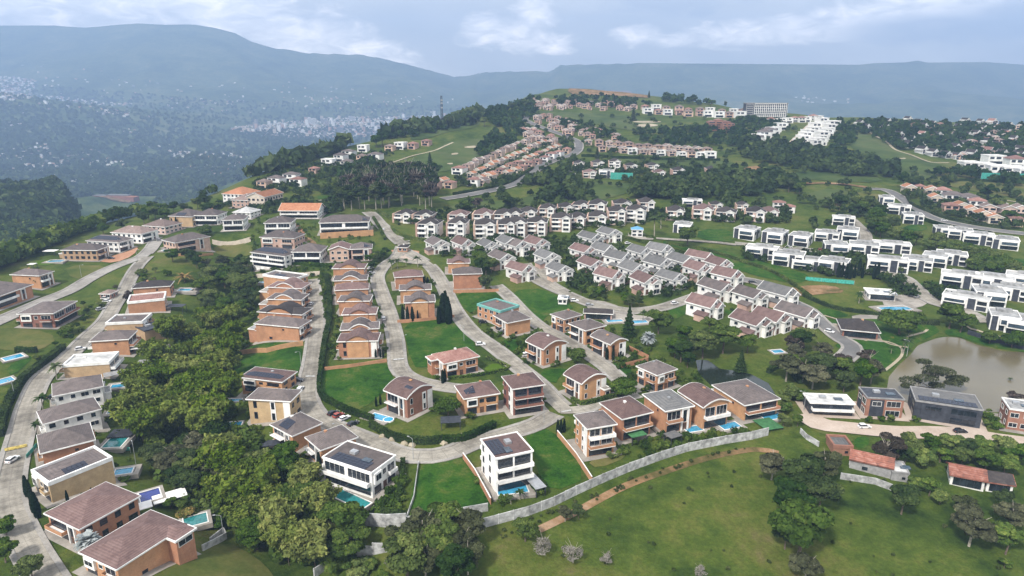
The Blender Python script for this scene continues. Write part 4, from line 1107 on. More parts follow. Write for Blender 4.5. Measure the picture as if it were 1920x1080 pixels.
def ordw(i):
    i += 1
    if i <= 20: return ORD[i-1]
    t, u = divmod(i, 10)
    if t >= 10: return 'hundred and ' + ordw(i-101) if i > 100 else 'hundredth'
    return (TENS[t][:-1]+'ieth') if u == 0 else TENS[t]+'-'+ORD[u-1]
TR = random.Random(4)
KW = {'broad': 'green broadleaf tree', 'dark': 'dark leafy tree', 'bamboo': 'arching bamboo clump', 'feather': 'feathery spreading tree', 'lime': 'lime green tree', 'olive': 'grey green tree', 'brown': 'reddish brown tree',
      'shrub': 'green shrub', 'limeshrub': 'yellow green shrub', 'bloom': 'yellow flowering shrub', 'twig': 'pale leafless bush', 'ball': 'dense round tree', 'euc': 'tall dark eucalyptus', 'eucb': 'brownish eucalyptus',
      'cyp': 'slim dark cypress', 'palm': 'green palm', 'silver': 'silver fan palm', 'rustpalm': 'rusty orange palm', 'flat': 'flat topped tree', 'pine': 'dark conifer'}
TREE_LABELS = set()
def tree(kind, u, v, h, where, group=None, i=None, crown=True, xy=None, wide=1.0, rz=None):
    """kind, photo point of the crown's middle (or of the foot), height in metres"""
    root, h0, r0 = TR.choice(TREES[kind]); s = h/h0
    if xy is None:
        p = hit(u, v, h*.55 if crown else 0)
        if p is None: return None
        x, y = p[0], p[1]
    else: x, y = xy
    z = float(HS(x, y))
    lab = KW[kind]+' '+where if i is None else ordw(i)+' '+KW[kind]+' '+where
    while lab in TREE_LABELS:
        i = 1 if i is None else i+1
        lab = ordw(i)+' '+KW[kind]+' '+where
    TREE_LABELS.add(lab)
    o = copy_tree(root, (x, y, z), TR.uniform(0, 6.28) if rz is None else rz, lab, group, scale=(s*wide*TR.uniform(.92, 1.1), s*wide*TR.uniform(.92, 1.1), s))
    return o
def grove(kinds, px, n, hr, where, group, seed=0, mind=3.2, ground=False, wide=1.0):
    """n trees through an outline given at crown height in the photo"""
    R = random.Random(seed+5); h_ = sum(hr)/2
    poly = world_poly(px, 0 if ground else h_*.5)
    if len(poly) < 3: return
    xs = [p[0] for p in poly]; ys = [p[1] for p in poly]; pts = []; tries = 0
    while len(pts) < n and tries < 9000:
        tries += 1
        x, y = R.uniform(min(xs), max(xs)), R.uniform(min(ys), max(ys))
        if not bool(in_poly(np.array(x), np.array(y), poly)): continue
        md = mind*(1-tries/12000)
        if any((x-a)**2+(y-b)**2 < md*md for a, b in pts) or blocked(x, y, 1.5): continue
        pts.append((x, y))
    pts.sort(key=lambda p: (p[1], p[0]))
    cnt = {}
    for x, y in pts:
        k = R.choice(kinds); cnt[k] = cnt.get(k, -1)+1
        h = R.uniform(*hr); s = 1
        tree(k, 0, 0, h, where, group, cnt[k], xy=(x, y), wide=wide)
def blocked(x, y, m=1.0):
    for cx, cy, hx, hy, a in HOUSES:
        dx, dy = x-cx, y-cy
        if abs(dx)+abs(dy) > 60: continue
        lx = dx*math.cos(a)+dy*math.sin(a); ly = -dx*math.sin(a)+dy*math.cos(a)
        if abs(lx) < hx+m and abs(ly) < hy+m: return True
    for Q, w_, mt, walk in ROADS:
        if np.min((Q[:, 0]-x)**2+(Q[:, 1]-y)**2) < (w_/2+m)**2: return True
    return False
def hedge(px, h, w_, label, mt='leaf', up=0, seed=0, dens=26, group='clipped hedges'):
    P = [p for p in (hit(u, v, up) for u, v in px) if p]
    Q = resample([(a, b) for a, b, c in P], 2.0)
    L = np.r_[0, np.cumsum(np.hypot(*np.diff(Q, axis=0).T))]
    r = np.random.default_rng(seed+200); n = int(min(9000, L[-1]*dens*(h+w_)*.55))
    t = r.uniform(0, L[-1], n); x = np.interp(t, L, Q[:, 0]); y = np.interp(t, L, Q[:, 1])
    T = np.gradient(Q, axis=0); T /= np.linalg.norm(T, axis=1)[:, None]
    tx = np.interp(t, L, T[:, 0]); ty = np.interp(t, L, T[:, 1])
    a = r.uniform(-1, 1, n); top = r.random(n) < .5; zz = np.where(top, h*(1+.06*np.sin(t*.9)+r.normal(size=n)*.04), r.uniform(0, h, n)); sd = np.where(top, a, np.sign(a))*w_/2*(1+r.normal(size=n)*.08)
    x2 = x-ty*sd; y2 = y+tx*sd
    nor = np.where(top[:, None], [0, 0, 1.], np.stack([-ty*np.sign(a), tx*np.sign(a), .3+0*t], 1))+r.normal(size=(n, 3))*.45
    p = np.stack([x2, y2, HS(x2, y2)+zz], 1)
    sz = .24 if Q[:, 1].mean() < 400 else .45
    V, F = quads(p, nor, sz, r)
    me = fast_mesh('hedge', V, F, np.clip(.45+.2*np.sin(t*.35)+r.normal(size=n)*.14, 0, 1)); me.materials.append(M[mt])
    root = empty('hedge', (0, 0, 0), 0, label, 'hedge', group)
    o = bpy.data.objects.new('foliage', me); C.objects.link(o); o.parent = root
    core = MB(); Lp, Rp = strip_pts(Q, -w_*.4, w_*.4)
    V = []; F = []
    for i in range(len(Q)):
        zl = float(HS(*Lp[i])); zr = float(HS(*Rp[i])); V += [(*Lp[i], zl-.3), (*Lp[i], zl+h*.88), (*Rp[i], zr+h*.88), (*Rp[i], zr-.3)]
        if i: b = 4*i; F += [(b-4, b, b+1, b-3), (b-3, b+1, b+2, b-2), (b-2, b+2, b+3, b-1)]
    F += [(3, 2, 1, 0), (len(V)-4, len(V)-3, len(V)-2, len(V)-1)]
    core.add(V, F).build('stems', M['hedge_core'], root)
    return root
M['hedge_core'] = mat('hedge_interior', (.014, .028, .009), .95, .2, 2)
def wall_line(px, h, t, mt, label, name='garden_wall', cat='wall', up=0, panels=0, cap=None, step=0, group=None, zoff=0):
    P = [p for p in (hit(u, v, up) for u, v in px) if p]
    root = empty(name, (P[0][0], P[0][1], P[0][2]), 0, label, cat, group); ox, oy, oz = P[0]
    Q = [(a, b) for a, b, c in P]
    pts = []
    sp = panels or 6
    for a, b in zip(Q[:-1], Q[1:]):
        k = max(1, round(math.hypot(b[0]-a[0], b[1]-a[1])/sp))
        for i in range(k): pts.append((a[0]+(b[0]-a[0])*i/k, a[1]+(b[1]-a[1])*i/k))
    pts.append(Q[-1]); mb = MB(); cb = MB(); pb = []
    for i in range(len(pts)-1):
        a, b = np.array(pts[i]), np.array(pts[i+1]); d = (b-a)/np.linalg.norm(b-a); nrm = np.array([-d[1], d[0]])*t/2
        za, zb = float(HS(*a)), float(HS(*b)); top = max(za, zb)+h+zoff; lo_ = min(za, zb)-.6
        if not step: ta, tb_ = za+h, zb+h
        else: ta = tb_ = top
        q = [a-nrm, b-nrm, b+nrm, a+nrm]; zt = [ta, tb_, tb_, ta]
        V = [(p[0]-ox, p[1]-oy, lo_-oz) for p in q] + [(p[0]-ox, p[1]-oy, z-oz) for p, z in zip(q, zt)]
        F = [(0, 3, 2, 1), (4, 5, 6, 7), (0, 1, 5, 4), (1, 2, 6, 5), (2, 3, 7, 6), (3, 0, 4, 7)]
        if panels: MB().add(V, F).build('wall_panel', M[mt], root)
        else: mb.add(V, F)
        if cap:
            n2 = nrm*1.5; q = [a-n2, b-n2, b+n2, a+n2]
            V = [(p[0]-ox, p[1]-oy, z-oz-.002) for p, z in zip(q, zt)] + [(p[0]-ox, p[1]-oy, z-oz+.12) for p, z in zip(q, zt)]; cb.add(V, F)
        if panels:
            MB().box(a[0]-ox-t*.7, a[0]-ox+t*.7, a[1]-oy-t*.7, a[1]-oy+t*.7, lo_-oz, top-oz+.1).build('post', M[mt], root)
    if mb.v: mb.build('wall', M[mt], root)
    if cap: cb.build('coping', M[cap], root)
    return root

# ------------------------------------------------------------------ pools, cars, lamps
def pool(u, v, L, w_, yaw, label, deckw=(2.2, 2.2), water='pool', spa=0, up=0, z=None):
    p = hit(u, v, up); 
    if not p: return
    zz = max(float(HS(p[0]+a, p[1]+b)) for a in (-L/2, 0, L/2) for b in (-w_/2, 0, w_/2)) + up
    root = empty('swimming_pool', (p[0], p[1], zz), yaw, label, 'pool', 'garden swimming pools')
    a, b = L/2, w_/2
    mb = MB(); ring(mb, -a-deckw[0], a+deckw[0], -b-deckw[1], b+deckw[1], -1.2-up, .28, deckw[0] if deckw[0] == deckw[1] else min(deckw)); mb.build('deck', M['patio'], root)
    mb = MB(); ring(mb, -a-.3, a+.3, -b-.3, b+.3, -.2, .34, .3); mb.build('coping', M['white'], root)
    mb = MB(); mb.box(-a-(deckw[0]-min(deckw)), a, -b, b, -.8, .16); mb.build('water', M[water], root)
    if spa:
        pts = [(a+1.2+spa*math.cos(k*.5236), spa*math.sin(k*.5236)) for k in range(12)]
        pts2 = [(a+1.2+(spa+.3)*math.cos(k*.5236), (spa+.3)*math.sin(k*.5236)) for k in range(12)]
        mb = MB(); mb.prism(pts2, -.2, .42); s = mb.build('spa', M['white'], root); mb = MB(); mb.prism(pts, .3, .45); mb.build('spa_water', M[water], s)
    HOUSES.append((p[0], p[1], a+1, b+1, yaw)); return root
def make_car(paint, kind='suv'):
    root = empty('parked_car', (0, 0, -700), 0, 'x', 'car')
    hs = {'suv': (.95, 1.62), 'sedan': (.85, 1.42)}[kind]
    prof = [(-2.2, .35), (-2.25, .75), (-2.05, hs[0]+.05), (-.95, hs[0]+.02), (.95, hs[0]), (1.95, hs[0]-.12), (2.22, .68), (2.2, .35)]
    def ext(pr, wl, wh, nm, mt, par, x0=None):
        n = len(pr); V = [(x, -wl, z) for x, z in pr] + [(x, wl, z) for x, z in pr]
        F = [tuple(range(n)), tuple(range(2*n-1, n-1, -1))] + [(i, n+i, n+(i+1) % n, (i+1) % n) for i in range(n)]
        return MB().add(V, F).build(nm, M[mt], par)
    b = ext(prof, .90, 0, 'body', paint, root)
    top = [(-1.95, hs[0]), (-1.65, hs[1]-.08), (-1.2, hs[1]), (.25, hs[1]-.02), (.75, hs[0]+.25), (1.05, hs[0])]
    g = ext([(x*.985, z-.02) for x, z in top], .80, 0, 'windows', 'glass', root)
    rf = [(-1.62, hs[1]-.09), (-1.2, hs[1]+.02), (.2, hs[1]), (.32, hs[1]-.09)]
    ext(rf, .76, 0, 'roof', paint, root)
    for x in (-1.4, 1.38):
        for y in (-.84, .84):
            w_ = MB(); w_.tube([(x, y-.12, .34), (x, y+.12, .34)], .34, 12); t = w_.build('wheel', M['tyre'], root)
            w_ = MB(); w_.tube([(x, y-.135, .34), (x, y+.135, .34)], .19, 8); w_.build('rim', M['alu'], t)
    for y in (-.62, .62):
        MB().box(2.12, 2.26, y-.2, y+.2, .62, .78).build('headlight', M['white'], root); MB().box(-2.27, -2.15, y-.18, y+.18, .75, .95).build('tail_light', M['car_red'], root)
    KIDS[root.name] = list(root.children); return root
CARS = {}
def car(paint, u, v, yaw, label, group='parked cars', kind='suv'):
    k = (paint, kind)
    if k not in CARS: CARS[k] = make_car(paint, kind)
    p = hit(u, v)
    if p: copy_tree(CARS[k], (p[0], p[1], p[2]+.16+max(0, p[1]-200)*.0007), yaw, label, group)
LAMP = None
def lamp(u, v, label, h=7.5):
    global LAMP
    if LAMP is None:
        LAMP = empty('street_lamp', (0, 0, -700), 0, 'x', 'lamp')
        MB().tube([(0, 0, -.5), (0, 0, 4), (0, 0, 7.3), (0, .5, 7.6), (0, 1.6, 7.7)], [.11, .09, .07, .05, .05], 8).build('pole', M['pole'], LAMP)
        MB().box(-.18, .18, 1.5, 2.2, 7.62, 7.78).build('lamp_head', M['alu'], LAMP)
        KIDS[LAMP.name] = list(LAMP.children)
    p = hit(u, v)
    if p: copy_tree(LAMP, (p[0], p[1], p[2]), TR.uniform(0, 6), label, 'street lamps', scale=(1, 1, h/7.5))
make_protos()
# ------------------------------------------------------------------ water
def water_mat(name, col, rough=.12):
    m = bpy.data.materials.new(name); m.use_nodes = True; n = NT(m.node_tree); b = m.node_tree.nodes['Principled BSDF']
    p = pos_node(n)
    n.l(n.ramp(n.noise(p, .02, 4, .5), [(.35, col), (.65, tuple(x*.7 for x in col))]), b.inputs['Base Color'])
    b.inputs['Roughness'].default_value = rough; b.inputs['Specular IOR Level'].default_value = .5
    bp = n.n('ShaderNodeBump'); bp.inputs['Distance'].default_value = .02; n.l(n.noise(p, 1.2, 4, .6), bp.inputs['Height']); n.l(bp.outputs[0], b.inputs['Normal'])
    return m
sheet('lake_water', [tuple(p) for p in LAKE], water_mat('lake_water', (.155, .13, .075), .2), z=LAKE_Z, rnd=0, step=20)
sheet('pond_water', [tuple(p) for p in POND], water_mat('pond_water', (.018, .026, .018), .06), z=LAKE_Z, rnd=0, step=20)
# ------------------------------------------------------------------ roads (centre lines traced in the photo, dropped on the ground)
road([(293, 452), (280, 470), (262, 484), (232, 494), (200, 507), (165, 525), (130, 546), (80, 566), (30, 588), (-40, 618)], 7.2, 'sidewalk', 1.2)
road([(276, 482), (258, 500), (243, 525), (232, 548), (215, 572), (196, 602), (160, 636), (125, 672), (80, 708), (56, 755), (42, 805), (30, 850), (20, 900), (18, 945), (36, 990), (58, 1035), (88, 1085), (130, 1150)], 5.8)
road([(585, 524), (590, 560), (594, 602), (590, 640), (585, 680), (577, 720), (579, 755), (600, 786), (640, 806), (690, 826), (740, 848), (775, 856), (810, 856), (850, 847), (885, 832), (930, 820), (970, 808), (1005, 796), (1040, 776)], 6.0)
road([(757, 452), (745, 480), (722, 498), (708, 520), (715, 548), (730, 590), (742, 640), (748, 690), (775, 712), (820, 724), (862, 730)], 5.8)
road([(757, 470), (790, 488), (812, 506), (830, 535), (852, 580), (885, 622), (930, 655), (975, 692), (1012, 722), (1040, 752), (1062, 772)], 6.2)
road([(745, 487), (775, 492), (800, 494)], 6.5, walk=0)
road([(930, 536), (955, 558), (985, 590), (1020, 618), (1062, 640), (1100, 664), (1135, 688), (1162, 712), (1192, 738)], 5.6)
road([(1050, 770), (1090, 768), (1130, 752), (1165, 744), (1195, 738)], 5.4)
road([(984, 495), (1000, 520), (1030, 538), (1062, 552), (1105, 570), (1150, 580), (1190, 584), (1240, 578), (1290, 562), (1335, 546), (1380, 530)], 6.0)
road([(757, 460), (745, 450), (728, 434), (712, 420), (702, 408), (690, 398)], 7.5)
road([(1060, 549), (1035, 535), (1020, 520), (1010, 500)], 5)
road([(1340, 522), (1380, 524), (1420, 530), (1455, 548), (1480, 565), (1515, 582), (1540, 606), (1570, 632), (1598, 655), (1560, 690)], 6.6, 'asphalt')
road([(1620, 355), (1655, 356), (1680, 366), (1700, 380), (1725, 398), (1760, 413), (1810, 424), (1860, 432), (1930, 440)], 8, 'asphalt')
road([(1440, 345), (1500, 345), (1545, 344), (1590, 347), (1625, 352)], 7, 'dirt', 0)
road([(1378, 458), (1420, 462), (1470, 468), (1520, 470), (1560, 478), (1600, 470), (1620, 455), (1622, 440), (1608, 424), (1595, 412)], 6)
road([(1580, 505), (1640, 512), (1690, 520), (1712, 536), (1740, 562), (1765, 572), (1800, 580), (1850, 606)], 6.5)
road([(1505, 778), (1530, 796), (1580, 802), (1640, 808), (1700, 812), (1760, 812), (1820, 816), (1880, 826), (1960, 836)], 8, 'beige', 0)
road([(830, 374), (880, 366), (930, 356), (965, 346), (992, 328), (1018, 310), (1048, 298), (1078, 288), (1085, 270), (1065, 258), (1030, 245), (985, 226), (992, 214)], 9, 'asphalt', 1.5)
road([(1478, 278), (1492, 262), (1508, 246), (1524, 232)], 9, 'beige', 0)
road([(1225, 450), (1180, 446), (1150, 442), (1120, 444)], 5, walk=0); road([(1230, 448), (1290, 452), (1345, 456), (1380, 460)], 4.6, walk=0)
road([(430, 392), (470, 382), (510, 378), (560, 384), (600, 378), (640, 370)], 5.5, walk=0)
road([(1150, 478), (1175, 470), (1200, 462)], 5, walk=0)
build_roads()
strip('golf_path', resample(np.array(world_poly([(1580, 236), (1620, 244), (1655, 262), (1680, 282), (1710, 292), (1745, 305), (1780, 306)])), 6), -1.5, 1.5, M['sand'], .2)
strip('golf_path', resample(np.array(world_poly([(690, 326), (730, 308), (770, 294), (815, 283), (850, 268)])), 5), -1.3, 1.3, M['sand'], .2)
strip('golf_path', resample(np.array(world_poly([(1750, 352), (1800, 362), (1860, 372), (1930, 384)])), 5), -1.3, 1.3, M['sand'], .2)
strip('dirt_track', resample(np.array(world_poly([(1010, 994), (1050, 975), (1090, 955), (1172, 912), (1260, 880), (1335, 857), (1415, 843), (1460, 850)])), 3), -1.3, 1.4, M['dirt'], .0)
for px in ([(1660, 695), (1690, 668), (1686, 650), (1655, 640), (1632, 636)], [(1622, 640), (1640, 634), (1668, 646), (1702, 652)], [(1700, 632), (1735, 622), (1740, 612)], [(1800, 608), (1860, 628), (1930, 648)], [(1545, 592), (1580, 604), (1560, 612)]):
    strip('footpath', resample(np.array(world_poly(px)), 2), -.6, .6, M['sand'], .12)
# ------------------------------------------------------------------ lawns
for mt, px in [('lawn', [(606, 690), (725, 677), (735, 708), (748, 716), (716, 738), (680, 768), (655, 768), (628, 757), (602, 740), (600, 710)]),
    ('lawn', [(753, 597), (850, 591), (902, 660), (868, 678), (800, 690), (772, 688)]), ('lawn', [(440, 660), (568, 642), (563, 700), (547, 690), (470, 705), (415, 724), (428, 682)]),
    ('lawn', [(851, 546), (932, 545), (944, 560), (895, 582), (876, 589)]), ('lawn', [(956, 545), (1024, 541), (1080, 577), (1060, 582), (1028, 590), (1014, 607), (975, 576)]),
    ('lawn', [(1005, 695), (1067, 690), (1052, 702), (1040, 724)]), ('lawn', [(1132, 682), (1180, 682), (1186, 703), (1172, 708)]), ('lawn', [(936, 640), (972, 635), (980, 658), (968, 664)]),
    ('lawn', [(785, 870), (866, 853), (890, 885), (922, 937), (915, 955), (830, 972), (762, 982), (770, 935)]), ('lawn', [(981, 812), (1040, 803), (1108, 895), (1030, 925), (1006, 880), (1000, 845)]),
    ('lawn', [(1225, 450), (1300, 460), (1400, 480), (1450, 497), (1530, 520), (1492, 534), (1400, 514), (1300, 475)]), ('lawn', [(1310, 430), (1375, 432), (1385, 455), (1307, 450)]),
    ('lawn', [(1247, 577), (1302, 567), (1292, 585), (1262, 602)]), ('lawn', [(1352, 580), (1372, 582), (1412, 607), (1385, 606)]), ('lawn', [(1150, 478), (1185, 466), (1215, 465), (1190, 485)]),
    ('lawn', [(1540, 600), (1582, 640), (1560, 650), (1610, 664), (1650, 690), (1664, 700), (1692, 672), (1712, 648), (1744, 632), (1766, 620), (1752, 610), (1700, 602), (1650, 598), (1580, 600)]),
    ('lawn', [(1775, 612), (1840, 628), (1945, 652), (1945, 664), (1880, 656), (1835, 645), (1800, 631), (1770, 628)]), ('lawn', [(1530, 575), (1590, 588), (1588, 596), (1545, 594)]),
    ('lawn_dull', [(722, 522), (736, 505), (755, 502), (786, 502), (800, 507), (809, 522), (800, 530), (730, 532)]), ('lawn_dull', [(118, 498), (208, 498), (178, 518), (136, 525)]), ('lawn_fresh', [(60, 492), (95, 486), (110, 494), (80, 500)]),
    ('lawn_dull', [(-20, 618), (60, 615), (112, 634), (72, 660), (20, 658), (-20, 652)]), ('lawn_dull', [(402, 456), (475, 452), (472, 484), (430, 482), (400, 474)]),
    ('lawn_dull', [(290, 1084), (372, 1034), (425, 1015), (480, 1045), (512, 1076), (515, 1095), (280, 1095)]), ('lawn_fresh', [(718, 915), (758, 900), (752, 962), (712, 962), (690, 955)]),
    ('lawn', [(1600, 822), (1630, 818), (1628, 840), (1604, 842)]), ('lawn', [(10, 690), (52, 668), (64, 670), (22, 708)]), ('lawn_fresh', [(905, 690), (930, 680), (950, 694), (920, 702)]),
    ('lawn_dull', [(1700, 330), (1740, 300), (1800, 305), (1850, 330), (1930, 345), (1930, 372), (1850, 365), (1760, 345)]), ('lawn_fresh', [(1300, 728), (1330, 722), (1300, 735), (1270, 742)]),
    ('lawn_dull', [(1510, 800), (1560, 822), (1598, 830), (1600, 820), (1560, 804)]), ('lawn_dull', [(1100, 865), (1150, 850), (1180, 856), (1120, 880)]), ('lawn', [(600, 405), (630, 400), (640, 410), (605, 416)]),
    ('lawn', [(590, 370), (640, 350), (660, 358), (645, 372), (600, 375)]), ('lawn', [(1690, 425), (1735, 420), (1740, 432), (1700, 438)]), ('lawn', [(1890, 485), (1935, 488), (1935, 500), (1895, 498)]),
    ('lawn', [(1700, 534), (1770, 528), (1775, 552), (1730, 556)]), ('lawn_dull', [(1620, 366), (1655, 362), (1672, 380), (1640, 378), (1622, 376)])]:
    P = world_poly(px)
    if len(P) > 2: sheet('lawn', P, M[mt], off=.02)
for px in ([(830, 395), (862, 380), (960, 376), (1000, 366), (1060, 346), (1110, 340), (1205, 346), (1215, 351), (1130, 376), (1100, 380), (1060, 386), (960, 396)],
    [(735, 313), (800, 285), (860, 262), (900, 260), (945, 268), (900, 290), (870, 310), (850, 320), (800, 326)], [(985, 208), (1080, 210), (1180, 215), (1250, 236), (1262, 252), (1180, 247), (1080, 226)],
    [(1580, 236), (1620, 246), (1660, 270), (1720, 300), (1775, 312), (1740, 338), (1680, 330), (1622, 302), (1590, 270)], [(1130, 300), (1200, 298), (1360, 300), (1392, 313), (1340, 319), (1240, 313)],
    [(760, 262), (800, 244), (850, 234), (900, 228), (900, 236), (850, 246), (800, 262)], [(1480, 322), (1560, 322), (1640, 330), (1660, 342), (1560, 340), (1480, 338)], [(1520, 360), (1560, 354), (1600, 360), (1560, 376), (1510, 376)]):
    P = world_poly(px)
    if len(P) > 2: sheet('golf_fairway', P, M['golf'], off=.05)
for px in ([(1185, 236), (1215, 232), (1240, 236), (1210, 240)], [(845, 289), (858, 287), (860, 290), (848, 292)], [(870, 276), (895, 274), (895, 278), (872, 279)], [(835, 308), (850, 306), (848, 310)], [(1680, 298), (1700, 297), (1695, 300)], [(1185, 228), (1240, 228), (1238, 231), (1190, 231)], [(870, 394), (885, 393), (880, 396)]):
    P = world_poly(px)
    if len(P) > 2: sheet('golf_bunker', P, M['sand'], off=.3)
for mt, px in [('dirt', [(1420, 552), (1470, 545), (1500, 536), (1560, 535), (1590, 548), (1540, 552), (1500, 556), (1470, 560)]), ('dirt', [(1395, 314), (1425, 311), (1428, 322), (1395, 321)]), ('dirt', [(1060, 168), (1130, 164), (1200, 172), (1240, 185), (1140, 178), (1080, 180)]),
    ('beige', [(1500, 780), (1530, 778), (1560, 790), (1600, 795), (1590, 806), (1540, 806), (1508, 796)]), ('paver', [(30, 578), (60, 566), (85, 575), (60, 586), (30, 590)]), ('paver', [(180, 490), (205, 482), (240, 472), (262, 462), (250, 480), (215, 494)]),
    ('patio', [(1650, 556), (1700, 552), (1735, 560), (1740, 572), (1700, 582), (1660, 578)]), ('patio', [(1596, 590), (1660, 592), (1664, 606), (1655, 612), (1600, 604)]), ('paver', [(540, 420), (560, 420), (575, 442), (557, 446)]),
    ('paver', [(1170, 700), (1190, 712), (1210, 725), (1195, 735), (1180, 716)]), ('patio', [(1090, 560), (1150, 568), (1180, 590), (1230, 595), (1215, 612), (1150, 606), (1110, 590)]), ('beige', [(735, 466), (780, 468), (800, 494), (752, 492)]), ('paver', [(733, 468), (786, 470), (786, 476), (735, 474)]),
    ('dirt', [(590, 450), (560, 440), (520, 470), (600, 470)])]:
    P = world_poly(px)
    if len(P) > 2: sheet('bare_earth' if mt == 'dirt' else 'paved_yard', P, M[mt], off=.015)

M['yellow_paint'] = mat('faded_yellow_paint', (.42, .32, .08), .8, .3, 1.5)
M['white_paint'] = mat('worn_white_paint', (.5, .5, .48), .8, .3, 1.5)
sheet('road_marking', world_poly([(8, 843), (50, 834), (52, 839), (10, 848)]), M['yellow_paint'], off=.30, rnd=0)
for q in ([(573, 706), (590, 706), (590, 708), (573, 708)], [(738, 675), (757, 673), (757, 675), (738, 677)], [(1052, 773), (1070, 770), (1071, 772), (1053, 775)]):
    sheet('road_marking', world_poly(q), M['white_paint'], off=.32, rnd=0)
